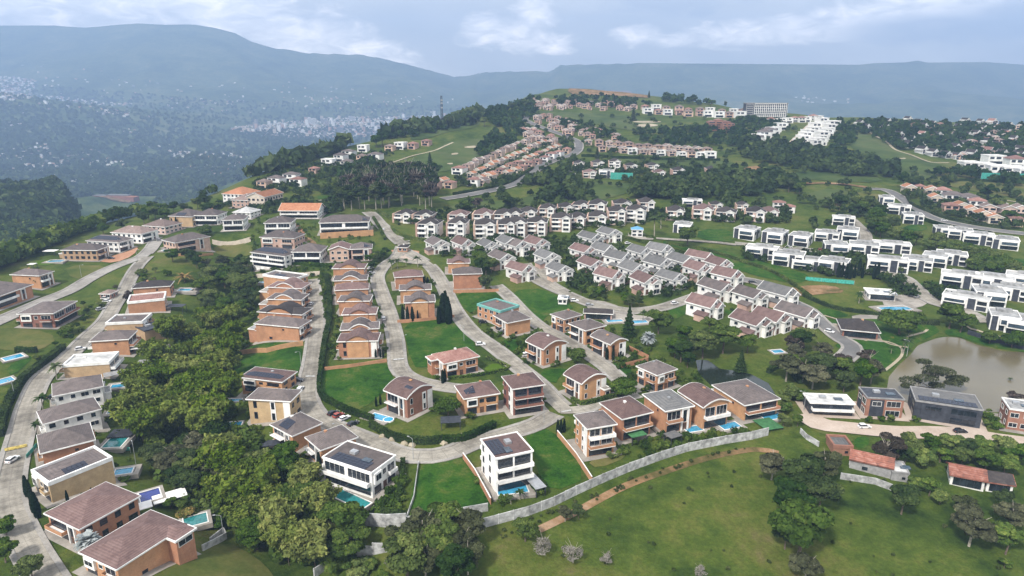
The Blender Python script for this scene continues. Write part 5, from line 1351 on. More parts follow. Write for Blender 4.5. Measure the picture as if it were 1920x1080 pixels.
# ------------------------------------------------------------------ villas, each by the three eaves corners seen in the photo
V_ = [
 # left terrace rows
 dict(a=((31, 587), (100, 590), (141, 566)), h=7.2, l='large red brick villa with long white trimmed balcony above the dry lawn', wall='brick_red', front='villa', side='terrace', shape='hip', pitch=.3),
 dict(a=((246, 543), (320, 539), (333, 527)), h=5.5, l='low brick villa with dark grey hipped roof at the top of its row', roof='shingle_dark', front='blank', side='windows'),
 dict(a=((236, 570), (311, 565), (316, 547)), h=6, l='brick villa with a mottled pink red roof and wide white parapet', roof='tile_red', wall='brick', front='blank', shape='parapet'),
 dict(a=((194, 608), (269, 608), (290, 590)), h=6, l='tan brick villa with grey roof sunk behind a broad white parapet', wall='brick_tan', front='blank', shape='parapet', side='villa'),
 dict(a=((271, 622), (315, 617), (308, 601)), h=5, l='small tan brick annex with a black flat roof deck', wall='brick_tan', front='blank', side='blank', shape='flat', roof='char', trim='char', oh=.3, patio=None),
 dict(a=((166, 640), (242, 640), (256, 622)), h=7, l='orange brick villa with plain side wall, grey hipped roof and lean-to canopy', wall='brick', front='blank', side='terrace', roof='shingle'),
 dict(a=((113, 686), (207, 685), (218, 663)), h=5.6, l='low tan villa with pale patched flat roof beside a date palm', wall='brick_tan', front='blank', side='terrace', shape='parapet', roof='flatlight'),
 dict(a=((97, 743), (196, 731), (212, 705)), h=6.5, l='villa with wide grey brown hipped roof just past the date palm', wall='white', front='windows', side='villa', wing=[('right', .1, .6, 2.6, 3.2)]),
 dict(a=((79, 794), (193, 777), (200, 748)), h=6.2, l='villa with grey hipped roof, white wall and oval spa pool behind', wall='white', front='windows', side='villa'),
 dict(a=((73, 848), (181, 832), (181, 799)), h=6, l='brick villa with square brown hipped roof beside black pool terrace', wall='brick', front='blank', side='villa'),
 dict(a=((88, 907), (218, 870), (200, 840)), h=7, l='yellow brick villa with solar panels inside a white roof parapet', wall='brick_tan', front='blank', side='villa', shape='parapet', sol=1),
 dict(a=((97, 951), (147, 991), (264, 940)), h=6.6, l='villa with broad mauve hipped roof above a navy blue pool', wall='brick', roof='shingle_red', front='glass', side='windows', pitch=.3),
 dict(a=((194, 1008), (217, 1064), (348, 996)), h=6.4, l='brick villa with L-shaped roof standing above the dry cut lawn', wall='brick', front='villa', side='blank', pitch=.3, roof='shingle_red', wing=[('right', .72, 1.0, 3.4, 6.38)]),
 # upper left rim
 dict(a=((14, 514), (74, 521), (108, 511)), h=7, l='tan brick villa with grey roof and white entrance portal by two palms', wall='brick', front='blank', side='glass'),
 dict(a=((-60, 548), (-12, 563), (38, 536)), h=6, l='villa cut by the picture edge with white portal above the paved drive', wall='brick', front='blank', side='glass'),
 dict(a=((113, 470), (182, 472), (202, 460)), h=6.4, l='tan villa with small square windows and a pool on its terrace', wall='brick_tan', front='windows', side='glass', wing=[('left', .2, .7, 5, 3.2)]),
 dict(a=((162, 452), (222, 457), (240, 446)), h=6.4, l='white villa with solar panels around a small attic gable', wall='white', front='windows', side='glass', sol=3),
 dict(a=((209, 437), (265, 440), (289, 429)), h=6.6, l='white villa with pinkish roof at the head of the wide road', wall='white', roof='tile_pink', front='windows', side='glass'),
 dict(a=((269, 425), (309, 427), (321, 417)), h=5.4, l='villa with low pink brown hipped roof behind the slim cypresses', wall='pink', roof='tile_pink', front='windows'),
 dict(a=((316, 408), (360, 408), (364, 398)), h=7.5, l='tall tan brick villa with two roof solar fields behind cypresses', wall='brick_tan', front='blank', sol=1),
 dict(a=((362, 407), (408, 405), (410, 396)), h=7, l='white and brick villa with deep shaded terrace beside the tall tan one', wall='white', front='terrace'),
 dict(a=((415, 416), (457, 414), (466, 402)), h=7.4, l='white villa with two wide blue glass windows on a high terrace', wall='white', front='terrace', roof='shingle'),
 dict(a=((328, 455), (397, 454), (401, 441)), h=7, l='pale brick villa with long white canopy and pool on its side', wall='brick_pink', front='glass'),
 dict(a=((436, 400), (470, 401), (478, 392)), h=4.6, l='low house with pale cream roof behind the blue windowed villa', wall='white', roof='flatlight', front='windows'),
 dict(a=((417, 367), (455, 368), (460, 356)), h=6, l='white house with bright terracotta roof at the forest edge', wall='white', roof='terracotta', front='windows'),
 dict(a=((434, 378), (466, 378), (470, 367)), h=5.6, l='house with faded pink tiles below the bright terracotta roof', wall='brick_pink', roof='tile_pink', front='windows'),
 dict(a=((462, 372), (496, 372), (500, 360)), h=8, l='cream house with tall dark stair tower and tiled gable', wall='cream', roof='terracotta', front='windows', shape='gabley'),
 # block below the forest
 dict(a=((521, 397), (598, 398), (600, 387)), h=5.6, l='long low house under a bright orange ridge roof', wall='white', roof='terracotta', front='terrace', shape='gable', oh=1.2),
 dict(a=((597, 421), (693, 418), (690, 406)), h=8, l='very wide white villa on a long brick base with lap pool', wall='white', front='terrace', sol=4),
 dict(a=((494, 422), (546, 420), (543, 409)), h=7.6, l='white villa with front attic gable beside the narrow paved drive', wall='white', roof='shingle', front='terrace'),
 dict(a=((487, 453), (552, 448), (549, 436)), h=7.4, l='brick villa with white portal below the attic gable villa', wall='brick_pink', front='villa'),
 dict(a=((471, 485), (534, 481), (531, 468)), h=8.2, l='three level villa with dark solar strip along its roof edge', wall='white', front='terrace', sol=3, lv=3),
 dict(a=((546, 476), (602, 475), (600, 460)), h=7.6, l='white villa with two roof dormers and three brick pillars', wall='white', front='terrace'),
 dict(a=((615, 471), (655, 470), (653, 457)), h=7.2, l='pink brick house with dark attic gable next to white portal', wall='brick_pink', front='windows', shape='gabley', roof='shingle_red'),
 dict(a=((656, 470), (698, 468), (694, 456)), h=7.2, l='white framed house with open roof terrace by the wooded bank', wall='brick_pink', front='glass', sol=4),
 # west column of brick houses
 dict(a=((492, 526), (554, 524), (552, 512)), h=7, l='uppermost brick house of the west column with white roof frame', shape='parapet', front='blank', sol=1),
 dict(a=((501, 546), (566, 541), (562, 528)), h=7, l='second house down the west column with arched brick gable', shape='arch', front='blank', roof='shingle_red', side='villa', wing=[('left', .1, .8, 7, 3.4)]),
 dict(a=((500, 568), (565, 562), (562, 549)), h=7, l='third house down the west column with mauve wavy roof', shape='arch', front='blank', side='villa', wing=[('left', .1, .8, 6, 3.4)]),
 dict(a=((483, 594), (566, 589), (562, 575)), h=7, l='fourth house down the west column with dark roof and three solar panels', shape='arch', front='blank', roof='shingle_dark', side='villa'),
 dict(a=((477, 616), (560, 613), (555, 598)), h=7.4, l='lowest house of the west column with big blank brick wall', shape='hip', front='blank', side='villa', wing=[('left', .2, .9, 5, 4)]),
 # middle column
 dict(a=((622, 506), (684, 505), (681, 493)), h=7, l='uppermost brick house of the middle column near the wooded bank', shape='arch', front='blank', roof='shingle_red'),
 dict(a=((624, 529), (689, 526), (686, 514)), h=7, l='second house down the middle column with grey arched roof', shape='arch', front='blank', roof='shingle'),
 dict(a=((627, 547), (692, 543), (688, 530)), h=7, l='third house down the middle column with plain hipped roof', shape='hip', front='blank', roof='shingle_red'),
 dict(a=((632, 567), (694, 566), (690, 553)), h=7, l='fourth house down the middle column with white corner balcony', shape='arch', front='blank'),
 dict(a=((640, 592), (706, 590), (702, 576)), h=7, l='fifth house down the middle column with square brown shutter', shape='arch', front='blank', roof='shingle_red'),
 dict(a=((637, 621), (711, 617), (706, 603)), h=7, l='sixth house down the middle column with long roof skylights', shape='arch', front='blank'),
 dict(a=((631, 642), (709, 640), (705, 624)), h=7.6, l='lowest house of the middle column with tall white window strip', shape='arch', front='slit', roof='shingle_red', side='villa'),
 # triangle between the two roads
 dict(a=((739, 523), (795, 519), (792, 506)), h=6.6, l='brick house with pinkish roof on the grass point facing the gate', shape='hip', front='blank', roof='shingle_red'),
 dict(a=((748, 547), (810, 544), (806, 531)), h=7, l='brick house with grey arched roof in the middle of the triangle plot', shape='arch', front='blank'),
 dict(a=((757, 570), (817, 567), (813, 552)), h=8.4, l='brick house with tall blank arched wall beside the row of cypresses', shape='arch', front='blank', roof='shingle'),
 dict(a=((838, 496), (882, 495), (879, 484)), h=6, l='small orange brick house with a curved solar roof below the forest trees', shape='arch', front='blank', roof='shingle_red', sol=1),
 dict(a=((848, 517), (905, 515), (903, 502)), h=8.4, l='box shaped orange brick house with grey hipped roof above the lawn', shape='hip', front='blank', roof='shingle', wall='brick'),
 dict(a=((893, 571), (938, 588), (975, 574)), h=6.4, l='brick house with teal edged flat roof', shape='parapet', front='windows', side='blank', trim='teal_trim'),
 dict(a=((915, 594), (951, 608), (1001, 600)), h=6.6, l='brick house with dark carport next to the teal edged roof', front='glass', side='blank', roof='shingle'),
 dict(a=((1027, 591), (1058, 601), (1096, 592)), h=6.8, l='upper half of the long brick double villa', front='villa', side='windows'),
 dict(a=((1062, 608), (1098, 622), (1140, 612)), h=7, l='lower half of the long brick double villa with black car port', front='glass', side='windows'),
 dict(a=((1100, 632), (1145, 648), (1184, 642)), h=7.2, l='brick villa with arched side wall and little terrace by the cypresses', front='glass', side='slit', shape='archx'),
 dict(a=((977, 643), (1019, 657), (1071, 646)), h=7.6, l='brick villa with arched wall, four slit windows and white balcony corner', front='glass', side='slit', shape='archx', roof='shingle_red'),
 dict(a=((1051, 704), (1091, 722), (1145, 708)), h=7.4, l='brick villa with arched wall above the clipped green hedge', front='glass', side='slit', shape='archx', roof='shingle_red', wing=[('right', .75, 1, 2.6, 3.4)]),
 dict(a=((1184, 690), (1232, 706), (1280, 698)), h=7, l='villa with white walls and brick corner beside the pond', wall='brick', front='villa', side='villa'),
 dict(a=((795, 669), (832, 684), (903, 671)), h=6.6, l='villa with faded red many sided roof behind a yellow hedge', roof='tile_red', front='glass', side='villa', wall='brick', wing=[('front', .05, .45, 3, 6.4)]),
 dict(a=((710, 737), (763, 750), (822, 728)), h=7.8, l='brick villa with great arched roof, solar panels and a blue pool', front='glass', side='slit', shape='archx', roof='shingle_red', wall='brick_red', sol=4),
 dict(a=((850, 724), (869, 750), (939, 739)), h=6.6, l='villa with white framed twin windows and small solar fields', front='blank', side='villa', roof='shingle_red', sol=4),
 dict(a=((931, 708), (960, 732), (1024, 724)), h=10.4, l='dark red brick villa with four stacked balconies at the crossing', wall='brick_red', front='slit', side='terrace', roof='shingle_red', lv=3),
 dict(a=((1064, 780), (1100, 808), (1161, 802)), h=10, l='tall brick house with arched wall and white balconies above the pasture wall', front='slit', side='terrace', shape='hip', roof='shingle', lv=3),
 dict(a=((1121, 755), (1166, 790), (1227, 776)), h=8, l='brick house with mauve tent shaped roof second from the green lawn', front='blank', side='terrace', roof='shingle_red'),
 dict(a=((1197, 740), (1247, 775), (1307, 767)), h=8.4, l='grey roofed villa with glass corner and pale concrete walls', wall='brick', front='blank', side='glass', shape='hip', roof='shingle_grey', pitch=.16),
 dict(a=((1272, 732), (1319, 768), (1370, 755)), h=8.4, l='brick house with brown curved roof, dormer and dark awning', front='blank', side='terrace', roof='shingle_red', shape='archx'),
 dict(a=((1337, 720), (1396, 763), (1462, 748)), h=6, l='wide low villa with a large plain mauve roof by the pond', front='blank', side='terrace', roof='shingle', wall='brick', pitch=.26),
 dict(a=((605, 865), (697, 894), (741, 850)), h=7.6, l='white villa with three rows of solar panels and a teal pool', wall='white', front='terrace', side='villa', shape='flat', roof='shingle', sol=2, oh=.2),
 dict(a=((558, 834), (601, 853), (675, 820)), h=6, l='low villa with wide brown hipped roof next to the white solar villa', front='glass', side='blank', wall='brick'),
 dict(a=((500, 808), (548, 825), (608, 791)), h=5.6, l='villa with three scattered roof solar fields at the bamboo edge', front='glass', side='blank', sol=1, wall='brick'),
 dict(a=((895, 824), (928, 864), (1002, 850)), h=11, l='white three storey villa with big solar field and teal pool', wall='white', front='slit', side='terrace', shape='flat', roof='shingle_red', sol=2, lv=3, oh=.3),
 dict(a=((450, 716), (529, 715), (547, 693)), h=5.6, l='low house with eight solar panels on its roof above the little garden pool', roof='shingle_red', front='villa', side='windows', sol=3, pitch=.22),
 dict(a=((462, 757), (545, 752), (548, 729)), h=8.4, l='tan brick and white house with tall black window strip', wall='brick_tan', front='slit', side='windows', roof='shingle'),
 # by the lake
 dict(a=((1519, 757), (1604, 761), (1592, 741)), h=4.4, l='low charcoal house with plain white roof slab', wall='char', roof='flatlight', shape='flat', front='terrace', side='windows', trim='white', oh=.4, name='modern_house', patio='beige'),
 dict(a=((1626, 748), (1697, 752), (1690, 731)), h=7.0, l='charcoal and red brick house with roof deck by the lake', wall='brick_red', roof='char', shape='flat', front='dark', side='dark', oh=.2, name='modern_house', patio='beige', trim='grey'),
 dict(a=((1716, 752), (1845, 772), (1832, 742)), h=6.8, l='long dark villa with a full length solar roof by the lake', wall='char', roof='shingle_grey', shape='flat', front='dark', side='dark', sol=3, oh=.2, name='modern_house', patio='beige', trim='grey'),
 dict(a=((1893, 770), (1940, 776), (1946, 756)), h=7.4, l='brown brick house at the end of the lakeside drive', wall='brick_red', roof='flatroof', shape='flat', front='windows', oh=.2, name='modern_house'),
 dict(a=((1577, 620), (1652, 627), (1658, 606)), h=3.4, l='long low brick clubhouse with dark brown roof by the lake path', wall='brick_red', roof='shingle_dark', front='terrace', lv=1, name='clubhouse', cat='clubhouse', oh=1.0),
 dict(a=((1628, 552), (1684, 556), (1680, 543)), h=3.2, l='low white pool pavilion with flat roof and columns', wall='white', roof='flatlight', shape='flat', front='terrace', lv=1, name='pool_pavilion', cat='pavilion', oh=.8),
 dict(a=((1563, 840), (1600, 842), (1594, 826)), h=2.8, l='small brick shed with a sagging grey sheet roof', wall='brick_red', roof='shingle_grey', shape='parapet', front='blank', side='blank', lv=1, name='shed', cat='shed', oh=.2, patio=None, trim='brick_red'),
 dict(a=((1780, 893), (1852, 908), (1860, 884)), h=3.2, l='ruined white farmhouse under broken rusty red tiles', wall='white', roof='rust', front='terrace', lv=1, name='farmhouse', cat='farmhouse', oh=.6, patio=None, trim='rust', shape='gable'),
 dict(a=((1850, 908), (1905, 915), (1912, 893)), h=3.0, l='dark sheet roofed end of the ruined farmhouse', wall='white', roof='shingle_dark', front='terrace', lv=1, name='farmhouse', cat='farmhouse', oh=.5, patio=None, trim='rust', shape='gable'),
 dict(a=((1592, 862), (1676, 884), (1684, 874)), h=3.0, l='long derelict brick barn with striped red roof edge', wall='grey', roof='rust', front='blank', lv=1, name='barn', cat='barn', oh=.3, patio=None, trim='rust', shape='gable'),
 dict(a=((1672, 888), (1706, 892), (1709, 878)), h=2.6, l='tin roofed lean-to at the end of the derelict barn', wall='grey', roof='flatlight', front='blank', lv=1, name='shed', cat='shed', oh=.2, patio=None, trim='grey', shape='flat'),
 dict(a=((1093, 588), (1150, 591), (1147, 582)), h=3, l='low dark roofed pool house behind the community pool', wall='brick_pink', roof='shingle_dark', front='terrace', lv=1, name='pool_house', cat='pool house', patio=None),
 dict(a=((185, 552), (207, 553), (211, 546)), h=2.8, l='tiny brick guard hut with pink roof beside parked cars', wall='brick_red', roof='tile_pink', front='windows', lv=1, name='guard_hut', cat='hut', patio=None, oh=.4),
 dict(a=((744, 465), (764, 466), (766, 460)), h=3, l='brick gatehouse with a dark roof across the entrance road', wall='brick', roof='shingle_dark', front='windows', lv=1, name='gatehouse', cat='gatehouse', patio=None, oh=.5),
 dict(a=((1045, 562), (1064, 563), (1066, 555)), h=2.8, l='white gate lodge at the start of the white house lane', wall='white', roof='flatlight', shape='flat', front='windows', lv=1, name='gate_lodge', cat='lodge', patio=None, oh=.4),
 dict(a=((1183, 432), (1207, 433), (1204, 427)), h=5, l='white cottage under a bright blue canopy', wall='white', roof='blue_sheet', front='windows', name='cottage', oh=.5),
]
M['teal_trim'] = mat('teal_roof_edge', (.16, .40, .36), .7, .1, 1)
M['blue_sheet'] = mat('blue_roof_sheet', (.12, .32, .5), .6, .1, 1)
for i, d in enumerate(V_):
    a = d.pop('a'); h = d.pop('h'); l = d.pop('l')
    d.setdefault('name', 'brick_villa' if d.get('wall', 'brick').startswith('brick') else 'white_villa'); d.setdefault('cat', 'house' if d['name'] != 'modern_house' else 'house')
    d.setdefault('group', 'villas' if d['cat'] == 'house' else None)
    villa(*a, h, l, seed=i, **d)
# ------------------------------------------------------------------ repeated houses
def yaw_px(p1, p2):
    a, b = hit(*p1), hit(*p2); return math.atan2(b[1]-a[1], b[0]-a[0])
PR = {}
def pr(key, fn, *a):
    if key not in PR: PR[key] = fn(*a)
    return PR[key]
# white gabled houses: gables look toward the lower right, ridges run away from it
gy = yaw_px((1210, 494), (1248, 508)) + math.pi/2
GH = [(820, 466, 'shingle'), (868, 469, 'shingle_red'), (915, 470, 'shingle_grey'), (952, 465, 'shingle_grey'), (940, 494, 'shingle'), (969, 471, 'shingle'), (1005, 467, 'shingle_red'), (1025, 492, 'shingle_grey'), (1048, 516, 'shingle_grey'),
      (1092, 480, 'shingle_red'), (1106, 455, 'shingle_grey'), (1141, 446, 'shingle_grey'), (1130, 481, 'shingle_grey'), (1108, 506, 'shingle_red'), (1158, 496, 'shingle_grey'), (1198, 483, 'shingle_grey'), (1234, 480, 'shingle_grey'),
      (1232, 506, 'shingle_grey'), (1185, 518, 'shingle_grey'), (1276, 500, 'shingle_grey'), (1310, 492, 'shingle_red'), (1345, 507, 'shingle_red'), (1305, 518, 'shingle_red'), (1256, 532, 'shingle_grey'), (1140, 531, 'shingle_red'), (1208, 540, 'shingle_red'),
      (974, 517, 'shingle_red'), (1340, 553, 'shingle'), (1318, 588, 'shingle_red'), (1403, 568, 'shingle'), (1455, 563, 'shingle_grey'), (1405, 618, 'shingle_red'), (1442, 612, 'shingle_red'), (1490, 603, 'shingle'), (1360, 430+100, 'shingle_red')]
RN = {'shingle': 'brown roof', 'shingle_red': 'mauve roof', 'shingle_grey': 'grey roof'}
GH.sort(key=lambda g: (g[1]//14, g[0]))
cnt = {}
for u, v, rm in GH:
    k = cnt.get(rm, 0); cnt[rm] = k+1
    o = place(pr('g'+rm, gable_house, rm), u, v+4, f'white gabled house with {RN[rm]}, {ordw(k)} of these counted from the gate', 'white gabled houses', gy+random.Random(u).uniform(-.16, .16), sc=tuple(q*random.Random(u*3+i).uniform(.9, 1.1) for i, q in enumerate((1.2, 1.2, 1.15) if v < 540 else (1.3, 1.3, 1.2))))
# pale hillside villas in rows
def rowset(lst, key, where, group, yaw=0, sc=1, dv=5):
    for i, (u, v) in enumerate(lst):
        k = key[i % len(key)] if isinstance(key, (list, tuple)) else key
        s = sc*random.Random(u*7+v).uniform(.94, 1.06)
        place(PRF[k](), u, v+dv, f'{ordw(i)} {where}', group, yaw + random.Random(u+v).uniform(-.14, .14), sc=(s*random.Random(u).uniform(.9, 1.12), s, s*random.Random(v+u*2).uniform(.9, 1.08)))
PRF = {'pv': lambda: pr('pv', pink_villa, 'pink', 'shingle_dark', 2), 'pv3': lambda: pr('pv3', pink_villa, 'pink', 'shingle_dark', 3), 'wv3': lambda: pr('wv3', pink_villa, 'white', 'shingle_dark', 3), 'pvr': lambda: pr('pvr', pink_villa, 'pink', 'shingle_red', 2),
       'cv': lambda: pr('cv', pink_villa, 'cream', 'shingle_dark', 2), 'm0': lambda: pr('m0', modern_house, 0), 'm1': lambda: pr('m1', modern_house, 1), 'm2': lambda: pr('m2', modern_house, 2),
       'or': lambda: pr('or', small_house, 'cream', 'terracotta', 'gab', 7.5, 9, 4.6), 'orr': lambda: pr('orr', small_house, 'brick_pink', 'tile_red', 'hip', 8, 8, 5), 'pk': lambda: pr('pk', small_house, 'pink', 'tile_pink', 'gab', 8, 9, 5.2),
       'pkr': lambda: pr('pkr', small_house, 'brick_pink', 'tile_pink', 'hip', 9, 8, 5.5), 'wf': lambda: pr('wf', small_house, 'white', 'flatlight', 'flat', 10, 9, 6), 'wr': lambda: pr('wr', small_house, 'white', 'tile_red', 'hip', 10, 9, 5.6),
       'wg': lambda: pr('wg', small_house, 'white', 'shingle', 'hip', 11, 9, 5.8), 'af': lambda: pr('af', small_house, 'white', 'shingle_dark', 'aframe', 8, 10, 4.6), 'afr': lambda: pr('afr', small_house, 'white', 'tile_red', 'aframe', 8, 10, 4.6)}
fy = lambda a, b: yaw_px(a, b)
rowset([(807, 437), (860, 437), (910, 437), (950, 437), (968, 434), (1007, 432), (1052, 424), (1082, 416), (1120, 414), (1155, 412), (1192, 408)], ['wv3', 'wv3', 'wv3', 'pv3', 'pv3', 'pv3', 'pv3', 'pv', 'cv', 'pv3', 'wv3'], 'three storey pale villa from the entrance road, front row', 'pale villas of the front row', -.12, 1.22)
rowset([(762, 408), (797, 409), (862, 409), (907, 410), (945, 409), (965, 408), (990, 404), (1027, 398), (1060, 394), (1090, 391), (1120, 391), (1165, 388), (1210, 387)], ['cv', 'pv', 'pvr', 'pvr', 'pv', 'pv', 'pv', 'pv', 'pv', 'pv', 'pv', 'cv', 'pv'], 'pale villa from the entrance road, rear row', 'pale villas of the rear row', -.12, 1.22)
rowset([(1265, 404), (1317, 402), (1360, 405), (1415, 406), (1440, 404)], ['pv', 'pvr', 'pv', 'pv', 'pvr'], 'pink villa east of the tall palms, front row', 'pink villas east of the palms', -.3, 1.25)
rowset([(1341, 388), (1390, 388), (1460, 384), (1478, 392)], ['pv', 'pv', 'wr', 'wr'], 'villa east of the tall palms, rear row', 'villas behind the pink ones', -.3, .9)
place(PRF['m2'](), 1297, 386, 'white flat roofed house above the pink villas east of the palms', 'modern houses', -.2, sc=(.9, .9, .9))
rowset([(1085, 309), (1120, 310), (1152, 312), (1182, 314), (1222, 314), (1067, 332), (1105, 327), (1137, 327), (1235, 327), (1270, 329), (1303, 329), (1332, 327), (1355, 328)], ['cv', 'cv', 'wv3', 'cv', 'cv', 'cv', 'pvr', 'm0', 'pvr', 'wv3', 'pv', 'wv3', 'cv'], 'pale villa between the two golf fairways', 'villas between the fairways', -.1, 1.05)
# white modern community, by the foot of each house in the photo
MD = [(1400, 445, 'm1', 'beside the small bright lawn'), (1452, 452, 'm1', 'second along the lane past the lawn'), (1500, 457, 'm1', 'with black garage, third along the lane'), (1550, 450, 'm0', 'with dark roof below the tall one'), (1580, 421, 'm2', 'tallest, with blank curved white wall'), (1588, 447, 'm1', 'behind the row of slim cypresses'),
      (1565, 476, 'm1', 'with low boundary hedge at the bend'), (1618, 476, 'm0', 'with black side wall at the bend'), (1670, 470, 'm2', 'with glass front beside the leafy bank'), (1662, 505, 'm2', 'first of the four joined ones'), (1718, 502, 'm0', 'second of the four joined ones'), (1752, 496, 'm1', 'third of the four joined ones'), (1782, 492, 'm0', 'last of the four joined ones'),
      (1800, 535, 'm2', 'huge, with tall black slits over the lawn'), (1660, 384, 'm1', 'uppermost, hidden by trees'), (1684, 400, 'm2', 'just under the bending main road'), (1709, 417, 'm0', 'with slim trees by the sloping lawn'), (1768, 440, 'm1', 'first below the long main road'), (1798, 446, 'm0', 'second below the long main road'), (1832, 455, 'm2', 'dark one below the long main road'), (1882, 463, 'm1', 'last below the long main road'),
      (1428, 482, 'm2', 'on the grass slope edge'), (1478, 494, 'm0', 'first of the slope trio'), (1522, 502, 'm2', 'second of the slope trio'), (1562, 508, 'm0', 'third of the slope trio'), (1810, 572, 'm2', 'first in the corner by the lake'), (1850, 566, 'm1', 'with blue window in the corner by the lake'), (1890, 556, 'm0', 'rear one in the corner by the lake'),
      (1878, 612, 'm1', 'with three black panels over the lake bank'), (1925, 622, 'm0', 'cut by the frame over the lake bank'), (1925, 535, 'm2', 'cut by the frame beyond the terrace'), (1280, 433, 'm1', 'hidden behind the big round tree'), (1855, 530+10, 'm2', 'with brown terrace over the lake')]
for u, v, k, w_ in MD:
    place(PRF[k](), u, v, 'white modern house '+w_, 'white modern houses', fy((1640, 490), (1700, 498))+random.Random(u).uniform(-.2, .2), sc=tuple(q*random.Random(u*3+i).uniform(.84, 1.12) for i, q in enumerate((1.12, 1.12, 1.05) if v > 440 else (1.0, 1.0, 1.0))))
# dark ridge row on the forest edge
rowset([(497, 350), (520, 344), (548, 336), (590, 322), (617, 308), (655, 290), (682, 281), (705, 297), (652, 311), (732, 280), (752, 276), (775, 276), (640, 300), (680, 300), (800, 270), (560, 345)], ['pkr', 'wg', 'wg', 'orr', 'wf', 'wg', 'wf', 'wg', 'wg', 'pkr', 'wf', 'orr', 'wg', 'pkr', 'orr', 'wr'], 'house along the ridge edge beyond the forest', 'ridge edge houses', -.3, 1.2, 2)
rowset([(817, 352), (830, 345), (890, 346), (862, 324), (845, 350), (920, 335), (905, 345)], ['orr', 'or', 'wr', 'wr', 'orr', 'or', 'pk'], 'orange roofed house where the terraces begin', 'orange roofed houses', -.4, 1.2, 2)
def lane(p, q, n, keys, where, group, yaw=0, sc=1.0, jit=2):
    R = random.Random(p[0]*3+q[1]); L = []
    for i in range(n):
        t = i/(n-1); L.append((p[0]+(q[0]-p[0])*t+R.uniform(-jit, jit), p[1]+(q[1]-p[1])*t+R.uniform(-1, 1)))
    rowset([(int(a), int(b)) for a, b in L], [R.choice(keys) for _ in L], where, group, yaw, sc, 0)
lane((868, 322), (1005, 262), 15, ['pk', 'pkr', 'pk'], 'grey pink house up the uppermost terrace lane', 'houses of the uppermost terrace lane', -.5, 1.0)
lane((885, 332), (1020, 272), 14, ['or', 'pk', 'or'], 'orange house up the second terrace lane', 'houses of the second terrace lane', -.5, 1.0)
lane((905, 340), (1045, 280), 14, ['or', 'or', 'orr'], 'orange house up the third terrace lane', 'houses of the third terrace lane', -.5, 1.0)
lane((955, 330), (1062, 288), 9, ['or', 'orr', 'wr'], 'orange house beside the main road hedge', 'houses beside the main road hedge', -.5, 1.05)
lane((1105, 272), (1325, 288), 13, ['pkr', 'pk', 'pkr'], 'brick pink house of the upper row above the hedge', 'upper row above the long hedge', .1, 1.15)
lane((1130, 284), (1332, 297), 12, ['pkr', 'pk', 'wf'], 'brick pink house of the lower row above the hedge', 'lower row above the long hedge', .1, 1.15)
lane((1190, 205), (1395, 215), 11, ['pkr', 'orr', 'wf'], 'house along the skyline beside the long hotel', 'skyline houses', 0, 1.4)
lane((1215, 214), (1385, 222), 10, ['wf', 'orr', 'pkr', 'wf'], 'house just below the skyline row', 'houses below the skyline row', 0, 1.5)
rowset([(1702, 360), (1720, 358), (1745, 365), (1752, 380), (1765, 368), (1785, 378), (1812, 380), (1800, 392), (1830, 388), (1850, 398), (1868, 392), (1885, 402), (1840, 410), (1862, 415), (1900, 420), (1908, 402), (1820, 402), (1780, 395)], ['or', 'orr', 'or', 'or', 'wr', 'wg', 'wg', 'or', 'wr', 'pk', 'pk', 'pk', 'or', 'or', 'orr', 'pk', 'or', 'orr'], 'orange roofed house inside the road bend', 'orange houses in the road bend', -.3, 1.25, 2)
rowset([(1815, 320), (1842, 322), (1868, 328), (1895, 330), (1900, 312), (1860, 305), (1918, 335)], ['wf', 'wf', 'wf', 'wf', 'wr', 'wf', 'wf'], 'white house by the teal site netting', 'white houses by the netting', -.2, 1.8, 2)
lane((1500, 272), (1540, 234), 8, ['wf'], 'white house up the east side of the straight road', 'east side of the straight road', .2, 1.5)
lane((1528, 276), (1562, 240), 8, ['wf'], 'white house in the outer row of the straight road', 'outer row of the straight road', .2, 1.5)
lane((1416, 268), (1462, 244), 7, ['wf', 'wf', 'wg'], 'white house up the west side of the straight road', 'west side of the straight road', .2, 1.5)
lane((1445, 232), (1535, 226), 9, ['wf', 'wr', 'wf'], 'white house between hotel and straight road', 'houses beyond the hotel', 0, 1.2)
R0 = random.Random(99)
AF = []
while len(AF) < 44:
    u, v = R0.uniform(1605, 1915), R0.uniform(228, 300)
    if v > 300-(1760-u)*.4 and u < 1760: continue
    if all((u-a)**2+((v-b)*2)**2 > 18**2 for a, b in AF): AF.append((u, v))
AF.sort(key=lambda p: (p[1], p[0]))
rowset([(int(a), int(b)) for a, b in AF], ['af', 'af', 'af', 'af', 'af', 'afr', 'af', 'af'], 'steep white gabled house among the eastern trees', 'steep gabled houses in the trees', .1, 1.2, 0)
